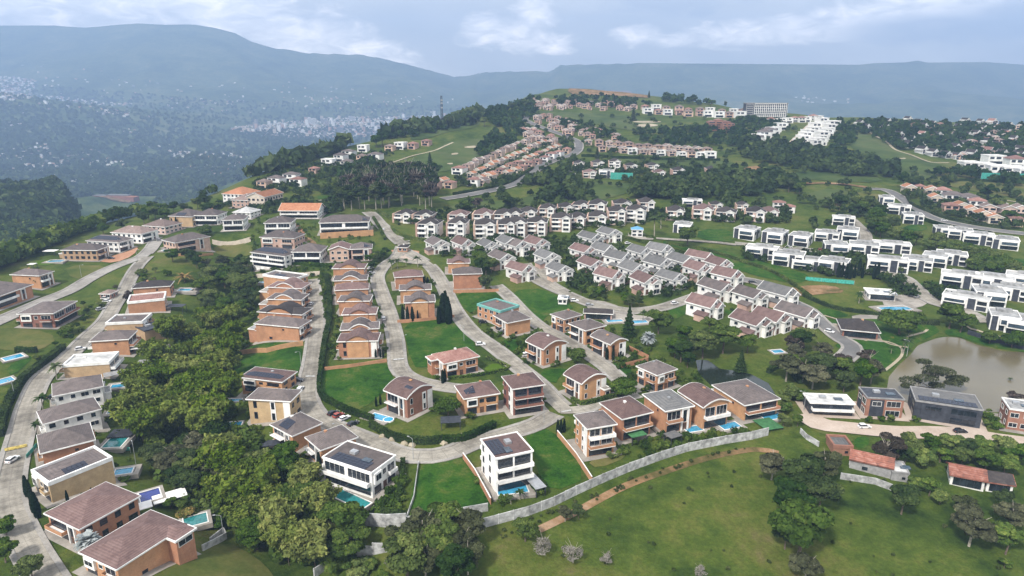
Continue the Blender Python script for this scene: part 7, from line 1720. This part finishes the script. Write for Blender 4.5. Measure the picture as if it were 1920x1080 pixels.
# ------------------------------------------------------------------ trees that can be told apart
G = 'single garden and street trees'
for a in [('silver', 163, 1012, 7, 'on the small lawn by the L-shaped roof'), ('silver', 1217, 632, 8, 'on the open grass beside the community pool'), ('silver', 940, 621, 3, 'in the front garden of the carport house'), ('rustpalm', 345, 515, 8, 'above the white raised pool terrace'),
          ('palm', 103, 693, 8, 'at the western road bend'), ('palm', 78, 752, 8, 'further down the western road'), ('palm', 69, 800, 5, 'beside the driveway of the square roofed villa'), ('palm', 733, 494, 7.5, 'first beside the gate'), ('palm', 745, 492, 7.5, 'second beside the gate'), ('palm', 783, 488, 8, 'right under the gate hedge'), ('palm', 761, 490, 5, 'in the gate roundabout'), ('palm', 1697, 645, 9, 'on the lakeside lawn'), ('palm', 1672, 655, 4, 'on the grass slope to the lake'),
          ('palm', 1228, 420, 16, 'tallest, before the pink villas'), ('palm', 1240, 412, 12, 'just behind the tallest one'), ('palm', 1206, 590, 7, 'beside the paddling pool'), ('palm', 1202, 655, 5, 'in the garden of the angled wall'), ('palm', 68, 527, 7, 'first at the rim villa portal'), ('palm', 83, 525, 7, 'second at the rim villa portal'), ('palm', 1680, 552, 9, 'behind the white pavilion'), ('palm', 1612, 556, 7, 'at the play corner'), ('palm', 1895, 712, 3, 'at the lake shore'), ('palm', 975, 925, 4, 'beside the turquoise pool'), ('palm', 958, 935, 3.4, 'second beside the turquoise pool'), ('palm', 1704, 625, 6, 'next to the clubhouse path'), ('palm', 623, 368, 8, 'on the lawn beside the dark forest'), ('palm', 782, 314, 9, 'alone on the upper fairway'),
          ('flat', 1750, 712, 13, 'between the dark villas and the lake'), ('pine', 1180, 600, 15, 'beside the community pool'), ('pine', 1390, 675, 10, 'on the far bank of the pond'), ('ball', 1690, 600, 13, 'over the clubhouse parking'), ('ball', 1857, 632, 6, 'first on the lake bank'), ('ball', 1900, 636, 8, 'second on the lake bank'), ('broad', 1785, 588, 14, 'tall, between pool and white corner houses'), ('broad', 1805, 600, 12, 'lower, between pool and white corner houses'),
          ('ball', 1168, 725, 8, 'beside the arched wall villa'), ('ball', 840, 760, 7.5, 'beside the twin window villa'), ('broad', 1290, 440, 15, 'before the hidden modern house'), ('ball', 384, 432, 8, 'before the blue windowed villa'), ('brown', 1665, 838, 12, 'with reddish crown beside the beige drive'), ('brown', 1900, 748, 7, 'on the lake shore by the last house'), ('broad', 1236, 600, 13, 'behind the community pool'), ('dark', 1278, 655, 11, 'west of the pond'),
          ('feather', 1320, 640, 15, 'first of the giants above the pond'), ('feather', 1358, 630, 15, 'second of the giants above the pond'), ('dark', 1290, 672, 8, 'low, west of the pond'), ('broad', 1130, 660, 0, ''), ('ball', 1083, 665, 7, 'by the balcony corner villa'), ('olive', 315, 870, 10, 'almost bare in the bamboo'), ('broad', 55, 1062, 7, 'at the bottom bend of the western road'), ('broad', 5, 1030, 7, 'by the wall at the western road'), ('broad', 8, 985, 6, 'above the western road wall'),
          ('broad', 1505, 985, 17, 'tallest lit tree in the pasture'), ('dark', 1512, 890, 16, 'tall, at the top of the pasture copse'), ('dark', 1490, 935, 14, 'darkest of the pasture copse'), ('olive', 1450, 870, 10, 'at the wall end of the pasture'), ('olive', 1548, 870, 11, 'before the derelict barn'), ('dark', 1540, 925, 12, 'east side of the pasture copse'), ('olive', 1512, 1062, 8, 'at the foot of the pasture copse'), ('dark', 1475, 1000, 9, 'west foot of the pasture copse'),
          ('dark', 1695, 935, 9.5, 'alone in the middle of the pasture'), ('lime', 1745, 912, 6, 'in the pasture near the ruin'), ('lime', 1765, 930, 5, 'second in the pasture near the ruin'), ('lime', 1720, 905, 5, 'in the pasture by the lean-to'), ('olive', 1825, 985, 12, 'largest, below the ruined farmhouse'), ('olive', 1810, 945, 7, 'behind the largest below the ruin'), ('lime', 1892, 1010, 9, 'below the ruined farmhouse'), ('olive', 1900, 965, 9, 'beside the ruined farmhouse slope'), ('dark', 1885, 935, 7, 'under the ruined farmhouse'), ('lime', 1885, 1055, 3, 'low in the pasture corner'),
          ('twig', 1018, 1020, 6, 'first in the pasture'), ('twig', 1075, 1035, 6, 'second in the pasture'), ('twig', 1138, 1045, 4, 'third in the pasture'), ('twig', 1312, 1068, 3.5, 'alone low in the pasture'), ('dark', 1085, 958, 5, 'at the dirt track'), ('broad', 985, 992, 7, 'where the dirt track leaves the wall'), ('olive', 1060, 962, 5, 'behind the dirt track bush')]:
    k, u, v, h_, lb = a
    if h_: tree(k, u, v, h_, lb, G, rz=(.15 if k == 'flat' else None))
for i, (u, v, h_) in enumerate([(757+u*.0, v, h) for u, v, h in []] + [(755, 585, 8), (764, 588, 8), (773, 588, 8), (822, 590, 9), (830, 575, 15), (835, 572, 16), (840, 580, 14), (844, 586, 10), (783, 590, 5), (795, 524, 5), (802, 526, 5), (1046, 798, 5), (1052, 798, 5), (1058, 797, 5), (1138, 662, 6), (1144, 660, 6), (1150, 662, 6), (1160, 668, 4), (1168, 668, 4), (830, 705, 6), (834, 703, 6), (704, 662, 4), (713, 662, 4), (718, 662, 4), (322, 418, 8), (330, 416, 8), (337, 414, 8), (300, 430, 5), (310, 430, 5),
        (1573, 505, 9), (1580, 505, 9), (1588, 507, 9), (1595, 508, 9), (1603, 508, 8), (1612, 500, 10), (1640, 508, 9), (1647, 506, 10), (1618, 508, 8), (172, 925, 4), (125, 930, 4), (545, 800, 5), (545, 848, 5), (598, 865, 7), (705, 752, 4), (713, 748, 4), (1010, 668, 5), (48, 910, 7), (53, 915, 6), (66, 945, 8), (60, 940, 7)]):
    tree('cyp', u, v, h_, 'standing beside the villas and lanes', 'slim cypresses beside villas', i)
# groves, each tree its own object
grove(['dark', 'broad'], [(385, 505), (470, 500), (478, 560), (455, 600), (385, 590), (370, 545)], 18, (10, 14), 'in the upper ravine, counted downhill', 'ravine trees', 1, 4.5)
grove(['bamboo'], [(330, 590), (440, 588), (445, 650), (420, 700), (300, 700), (285, 650)], 18, (10, 13), 'in the middle ravine, counted downhill', 'bamboo in the ravine', 2, 5)
grove(['bamboo'], [(215, 745), (290, 700), (400, 690), (428, 740), (408, 800), (320, 840), (245, 810)], 20, (12, 15), 'beside the blue spa pool terraces, counted downhill', 'bamboo by the pools', 3, 4.4)
grove(['dark', 'broad', 'olive'], [(270, 850), (340, 830), (420, 800), (470, 840), (440, 900), (380, 925), (300, 900)], 16, (9, 12), 'in the lower ravine behind the villas', 'ravine trees', 4, 4.2)
grove(['feather', 'bamboo', 'bamboo', 'broad'], [(395, 880), (440, 840), (520, 850), (590, 900), (610, 950), (660, 985), (650, 1030), (560, 1040), (480, 1010), (420, 950)], 34, (9, 13), 'in the great clump beside the teal pool', 'great clump of trees', 5, 3.9)
grove(['broad', 'bloom', 'limeshrub', 'limeshrub'], [(300, 930), (345, 935), (420, 960), (410, 1000), (370, 990), (320, 950)], 9, (3, 5), 'along the yellow flowering strip', 'flowering strip', 6, 2.6)
grove(['dark', 'broad', 'olive'], [(745, 1000), (800, 985), (850, 975), (915, 990), (920, 1040), (860, 1085), (760, 1085)], 10, (9, 13), 'between the two concrete walls', 'trees between the walls', 7, 4.4)
grove(['lime', 'limeshrub', 'twig'], [(650, 1050), (740, 1045), (740, 1085), (650, 1085)], 6, (3, 5), 'beside the lower dirt track', 'track side bushes', 8, 3, wide=1.1)
grove(['dark', 'broad'], [(1240, 640), (1290, 610), (1380, 605), (1420, 640), (1400, 660), (1300, 668)], 6, (9, 12), 'around the giant trees above the pond', 'pond trees', 9, 6)
grove(['dark', 'olive', 'brown', 'broad'], [(1430, 640), (1500, 625), (1560, 655), (1640, 670), (1655, 700), (1600, 720), (1530, 735), (1460, 700)], 17, (9, 13), 'between the pond and the lake', 'trees between pond and lake', 10, 4.6)
grove(['lime', 'limeshrub', 'broad'], [(1465, 735), (1500, 730), (1510, 790), (1480, 800), (1462, 780)], 8, (3, 6), 'beside the low charcoal house', 'shrubs by the charcoal house', 11, 2.8)
grove(['broad', 'lime', 'dark'], [(1690, 830), (1760, 825), (1900, 842), (1925, 862), (1890, 868), (1760, 860), (1700, 858)], 14, (6, 9), 'behind the derelict barn and ruin', 'trees behind the ruin', 12, 4)
grove(['limeshrub', 'shrub', 'shrub'], [(1600, 790), (1650, 770), (1710, 785), (1790, 790), (1900, 800), (1890, 780), (1860, 770)], 9, (2, 3.4), 'between the lakeside houses', 'lakeside shrubs', 13, 3)
grove(['broad', 'dark', 'shrub', 'shrub'], [(70, 690), (130, 640), (180, 580), (195, 570), (160, 560), (120, 620), (60, 680)], 14, (3, 6), 'on the bank above the western road', 'bank trees above the western road', 14, 3.4)
grove(['olive', 'shrub', 'brown', 'broad'], [(205, 540), (240, 510), (300, 490), (330, 500), (250, 560), (220, 560)], 12, (3, 6), 'between the two western roads', 'trees between the western roads', 15, 3.4)
grove(['dark', 'olive', 'broad'], [(300, 480), (400, 478), (470, 480), (470, 505), (380, 505), (320, 500)], 13, (6, 10), 'below the pale brick villa with canopy', 'trees below the canopy villa', 16, 4)
grove(['dark', 'broad'], [(170, 420), (220, 405), (330, 385), (400, 375), (410, 392), (320, 400), (260, 410), (200, 432)], 16, (9, 13), 'behind the rim villas', 'rim forest trees', 17, 6)
grove(['euc', 'euc', 'euc', 'eucb'], [(640, 350), (680, 328), (760, 318), (812, 325), (822, 360), (815, 372), (700, 374), (640, 368)], 58, (19, 26), 'in the tall forest above the gate', 'tall forest above the gate', 18, 5, wide=1.55)
grove(['broad', 'dark', 'shrub'], [(700, 478), (725, 470), (718, 500), (690, 520), (672, 505)], 10, (4, 7), 'on the wooded bank before the gate', 'wooded bank', 19, 3.4)
grove(['dark', 'broad'], [(895, 460), (925, 465), (925, 540), (905, 535), (890, 490)], 7, (8, 12), 'beside the curved solar roof house', 'trees by the curved roof house', 20, 4)
grove(['broad', 'shrub', 'dark', 'lime'], [(1085, 540), (1140, 548), (1200, 560), (1225, 575), (1140, 575), (1075, 555)], 10, (4, 7), 'inside the white house lane bend', 'lane bend trees', 21, 3.6)
grove(['dark', 'broad', 'ball'], [(930, 448), (1060, 440), (1060, 452), (940, 462)], 9, (4, 6), 'under the front row of pale villas', 'trees under the pale villas', 22, 4)
grove(['dark', 'broad'], [(1560, 365), (1610, 360), (1650, 385), (1690, 420), (1680, 442), (1640, 430), (1600, 400), (1560, 385)], 16, (11, 15), 'in the dark wood between the white houses', 'wood between the white houses', 23, 6)
grove(['broad', 'ball'], [(1700, 445), (1760, 450), (1830, 465), (1890, 490), (1915, 515), (1880, 522), (1800, 490), (1720, 475)], 18, (8, 12), 'in the bright wood above the large white house', 'bright wood', 24, 6)
for i, (k_, u, v, h_) in enumerate([('pine', 1217, 176, 14), ('dark', 1128, 178, 13), ('broad', 1262, 184, 14), ('dark', 1300, 188, 14), ('broad', 1335, 192, 14), ('pine', 1188, 212, 22), ('dark', 1090, 176, 12), ('dark', 1010, 184, 14), ('broad', 985, 192, 14), ('dark', 960, 198, 13), ('dark', 893, 218, 15), ('broad', 908, 226, 16), ('dark', 872, 224, 11), ('euc', 1360, 196, 16),
    ('dark', 716, 258, 20), ('broad', 705, 262, 17), ('pine', 806, 300, 18), ('dark', 815, 318, 16), ('dark', 950, 375, 17), ('broad', 870, 385, 13), ('brown', 893, 378, 11), ('pine', 1120, 285, 13), ('dark', 1480, 345, 14), ('broad', 1500, 350, 13), ('dark', 1855, 358, 16), ('broad', 1870, 380, 14), ('dark', 1695, 335, 17), ('dark', 1710, 342, 15), ('broad', 1895, 405, 12)]):
    tree(k_, u, v, h_, 'standing out on the far fairways and skyline', 'lone trees on the far hill', i)
# garden shrubs close to the houses
R2 = random.Random(31); k = 0
for cx, cy, hx, hy, a in list(HOUSES):
    if cy > 330 or k > 62: continue
    for _ in range(2):
        s = R2.choice([(-1, 0), (1, 0), (0, -1), (0, 1)]); f = R2.uniform(-.8, .8)
        lx, ly = (s[0]*(hx+1.8), f*hy) if s[0] else (f*hx, s[1]*(hy+1.8)); x = cx+lx*math.cos(a)-ly*math.sin(a); y = cy+lx*math.sin(a)+ly*math.cos(a)
        if blocked(x, y, .8): continue
        tree(R2.choice(['shrub', 'shrub', 'limeshrub', 'bloom']), 0, 0, R2.uniform(1.3, 2.6), 'planted against a villa wall, counted from the western road', 'garden shrubs', k, xy=(x, y)); k += 1

# ------------------------------------------------------------------ woods nobody could count
def stuff_woods(name, label, poly_px, n, h, keymats, seed, leaf=1.1, per=46, up=0, clear=True):
    """n small crowns of leaf sprays through an outline, as one object"""
    R = random.Random(seed); r = np.random.default_rng(seed)
    spots = []
    for poly, m in zip(poly_px, n):
        i = 0; tries = 0
        for u, v in scat(R, poly, m):
            p = hit(u, v, up)
            if not p: continue
            if SCH and p[1] > 900 and abs(p[0]-SCH[0][0]) < 130 and -350 < p[1]-SCH[0][1] < 60: continue
            if clear and p[1] < 1100 and blocked(p[0], p[1], 1.0): continue
            spots.append(p)
    N = len(spots)
    if not N: return
    S_ = np.array(spots); hh = r.uniform(h[0], h[1], N)*np.where(S_[:, 1] > 1300, 1.25, 1); cen = np.repeat(S_, per, 0); hs = np.repeat(hh, per)
    d = r.normal(size=(N*per, 3)); d /= np.linalg.norm(d, axis=1)[:, None]; d[:, 2] = np.abs(d[:, 2])*.9-.1
    lump = 1+.28*np.sin(np.arctan2(d[:, 1], d[:, 0])*3+np.repeat(r.uniform(0, 6.28, N), per))
    rad = r.uniform(.7, 1.05, N*per)*lump
    p = cen + d*rad[:, None]*np.stack([hs*.46, hs*.46, hs*.52], 1); p[:, 2] += hs*.42
    V, F = quads(p, d+r.normal(size=d.shape)*.4, 1.0, r)
    sz = np.repeat(hs*leaf/8, 4)[:, None]; c = np.repeat(p, 4, 0); V = c+(V-c)*sz
    t = np.clip(np.repeat(r.uniform(.05, .85, N), per)+r.normal(size=N*per)*.12, 0, 1)
    me = fast_mesh(name, V, F, t); me.materials.append(M[keymats])
    o = bpy.data.objects.new(name, me); C.objects.link(o); tag(o, label, 'woodland', kind='stuff')
stuff_woods('slope_woodland', 'mixed dark forest on the steep slope below the rim', [[(-30, 400), (180, 395), (200, 420), (120, 452), (60, 480), (0, 505), (-30, 520)], [(140, 400), (330, 370), (420, 345), (400, 365), (300, 395), (190, 422)], [(440, 318), (600, 282), (640, 268), (620, 282), (540, 300), (470, 330)]], [900, 420, 200], (7, 13), 'leaf', 41, 1.2, 60, clear=False)
stuff_woods('slope_scrub', 'pale green scrub on the slope below the rim', [[(-30, 395), (180, 390), (230, 405), (60, 482), (-30, 515)]], [900], (4, 8), 'leaf_far', 47, 1.1, 50, clear=False)
stuff_woods('valley_woodland', 'dark tree cover over the valley floor', [[(-60, 225), (430, 240), (640, 260), (640, 285), (480, 330), (380, 360), (180, 410), (-60, 430)], [(-60, 330), (420, 320), (300, 380), (-60, 420)], [(430, 250), (880, 222), (880, 235), (700, 262), (560, 300)], [(-60, 150), (430, 190), (900, 200), (900, 225), (430, 235), (-60, 235)]], [4600, 2000, 1200, 1700], (9, 17), 'leaf_far', 42, 3.2, 11, clear=False)
stuff_woods('golf_woods', 'dark woods along the fairways', [[(1200, 352), (1300, 336), (1480, 332), (1520, 350), (1400, 372), (1290, 376), (1190, 372)], [(1380, 268), (1480, 275), (1560, 290), (1680, 318), (1680, 336), (1560, 330), (1400, 300)], [(1010, 378), (1060, 350), (1085, 345), (1110, 375), (1050, 386)], [(985, 345), (1060, 328), (1075, 340), (1010, 352)]], [210, 240, 40, 34], (7, 15), 'leaf_dark', 43, 1.15, 90)
stuff_woods('hill_woods', 'tree belts around the hilltop quarters', [[(900, 215), (1000, 185), (1015, 200), (990, 226), (930, 240)], [(1040, 186), (1180, 190), (1230, 198), (1200, 204), (1050, 200)], [(1190, 250), (1330, 240), (1400, 250), (1400, 275), (1220, 275)], [(1360, 230), (1480, 228), (1420, 262), (1370, 250)], [(1600, 228), (1920, 240), (1920, 305), (1780, 300), (1700, 285), (1610, 250)],
    [(1250, 182), (1330, 196), (1320, 202), (1240, 190)], [(920, 250), (980, 228), (1000, 240), (930, 300), (890, 300)], [(640, 320), (700, 300), (720, 320), (690, 350), (640, 345)], [(1560, 232), (1600, 232), (1600, 265), (1580, 330), (1560, 300)], [(700, 262), (800, 244), (900, 226), (900, 232), (780, 258)], [(1740, 330), (1820, 336), (1925, 352), (1925, 342), (1800, 322)], [(1040, 225), (1090, 230), (1180, 268), (1120, 262), (1050, 240)]], [150, 90, 120, 70, 470, 26, 70, 90, 70, 40, 40, 40], (7, 12), 'leaf_dark', 44, 1.2, 60)
stuff_woods('lane_gardens', 'green gardens between the houses', [[(800, 445), (1060, 450), (1230, 470), (1350, 500), (1380, 545), (1300, 555), (1180, 560), (1060, 540), (980, 500), (820, 480)], [(1050, 300), (1360, 318), (1380, 335), (1240, 345), (1050, 330)], [(1700, 350), (1920, 400), (1920, 430), (1740, 400)], [(850, 330), (1060, 262), (1080, 285), (960, 345), (850, 352)], [(480, 340), (620, 300), (760, 275), (760, 285), (600, 340), (480, 362)], [(1390, 470), (1600, 480), (1720, 515), (1560, 520), (1400, 488)], [(1640, 520), (1760, 540), (1850, 575), (1700, 560)],
    [(750, 400), (1230, 385), (1240, 410), (1210, 425), (980, 440), (760, 420)], [(1250, 400), (1480, 395), (1480, 420), (1250, 415)], [(400, 385), (520, 375), (640, 385), (640, 402), (480, 402)]], [620, 330, 260, 320, 330, 260, 130, 360, 170, 260], (2.6, 6.5), 'leaf_dark', 45, .9, 60)
stuff_woods('garden_planting', 'low planting between the brick villas', [[(470, 500), (620, 500), (620, 620), (600, 640), (580, 520), (470, 560)], [(600, 520), (700, 500), (725, 600), (745, 660), (620, 680)], [(60, 800), (240, 690), (260, 760), (240, 900), (120, 960)], [(740, 520), (830, 520), (850, 590), (750, 600)], [(1000, 600), (1180, 620), (1260, 690), (1180, 700), (1060, 660)], [(1060, 790), (1240, 790), (1420, 800), (1400, 820), (1200, 860), (1100, 860)], [(830, 580), (1000, 600), (1050, 690), (960, 690)], [(400, 720), (560, 700), (560, 800), (440, 820)], [(640, 930), (760, 900), (760, 960), (690, 975)], [(930, 900), (1020, 900), (1030, 930), (940, 950)], [(470, 395), (700, 440), (700, 500), (470, 500)], [(1180, 705), (1300, 700), (1320, 720), (1200, 740)]],
    [190, 190, 160, 80, 130, 190, 110, 90, 60, 40, 220, 60], (1.3, 3.2), 'leaf', 46, .75, 110)
stuff_woods('ravine_undergrowth', 'dense undergrowth filling the ravine', [[(385, 505), (470, 500), (475, 600), (440, 720), (470, 820), (600, 930), (690, 1010), (640, 1080), (500, 1060), (400, 960), (300, 900), (250, 800), (290, 690), (370, 590)]], [420], (3.5, 6.5), 'leaf', 51, .8, 130)
stuff_woods('scattered_far_trees', 'single trees scattered over the fairways and far quarters', [[(850, 330), (1380, 330), (1640, 350), (1640, 440), (1380, 420), (850, 400)], [(960, 215), (1500, 225), (1600, 330), (960, 330)], [(1660, 320), (1920, 330), (1920, 440), (1700, 380)], [(480, 345), (640, 300), (700, 330), (640, 400), (470, 390)]], [200, 330, 150, 150], (4, 9), 'leaf_dark', 52, 1.1, 80)
stuff_woods('pasture_tufts', 'coarse grass tufts and low bushes in the pasture', [[(930, 1030), (1100, 960), (1300, 880), (1420, 850), (1460, 880), (1440, 1085), (900, 1085)], [(1560, 900), (1760, 900), (1920, 960), (1920, 1085), (1560, 1085)], [(920, 1000), (1080, 940), (1250, 870), (1400, 835), (1400, 842), (1250, 885), (1090, 950), (930, 1015)]], [22, 20, 60], (.5, 1.3), 'tuft', 48, 1.6, 60)
for o in list(PR.values()) + list(CARS.values()) + ([LAMP] if LAMP else []) + [t[0] for L_ in TREES.values() for t in L_]: discard(o)
haze()
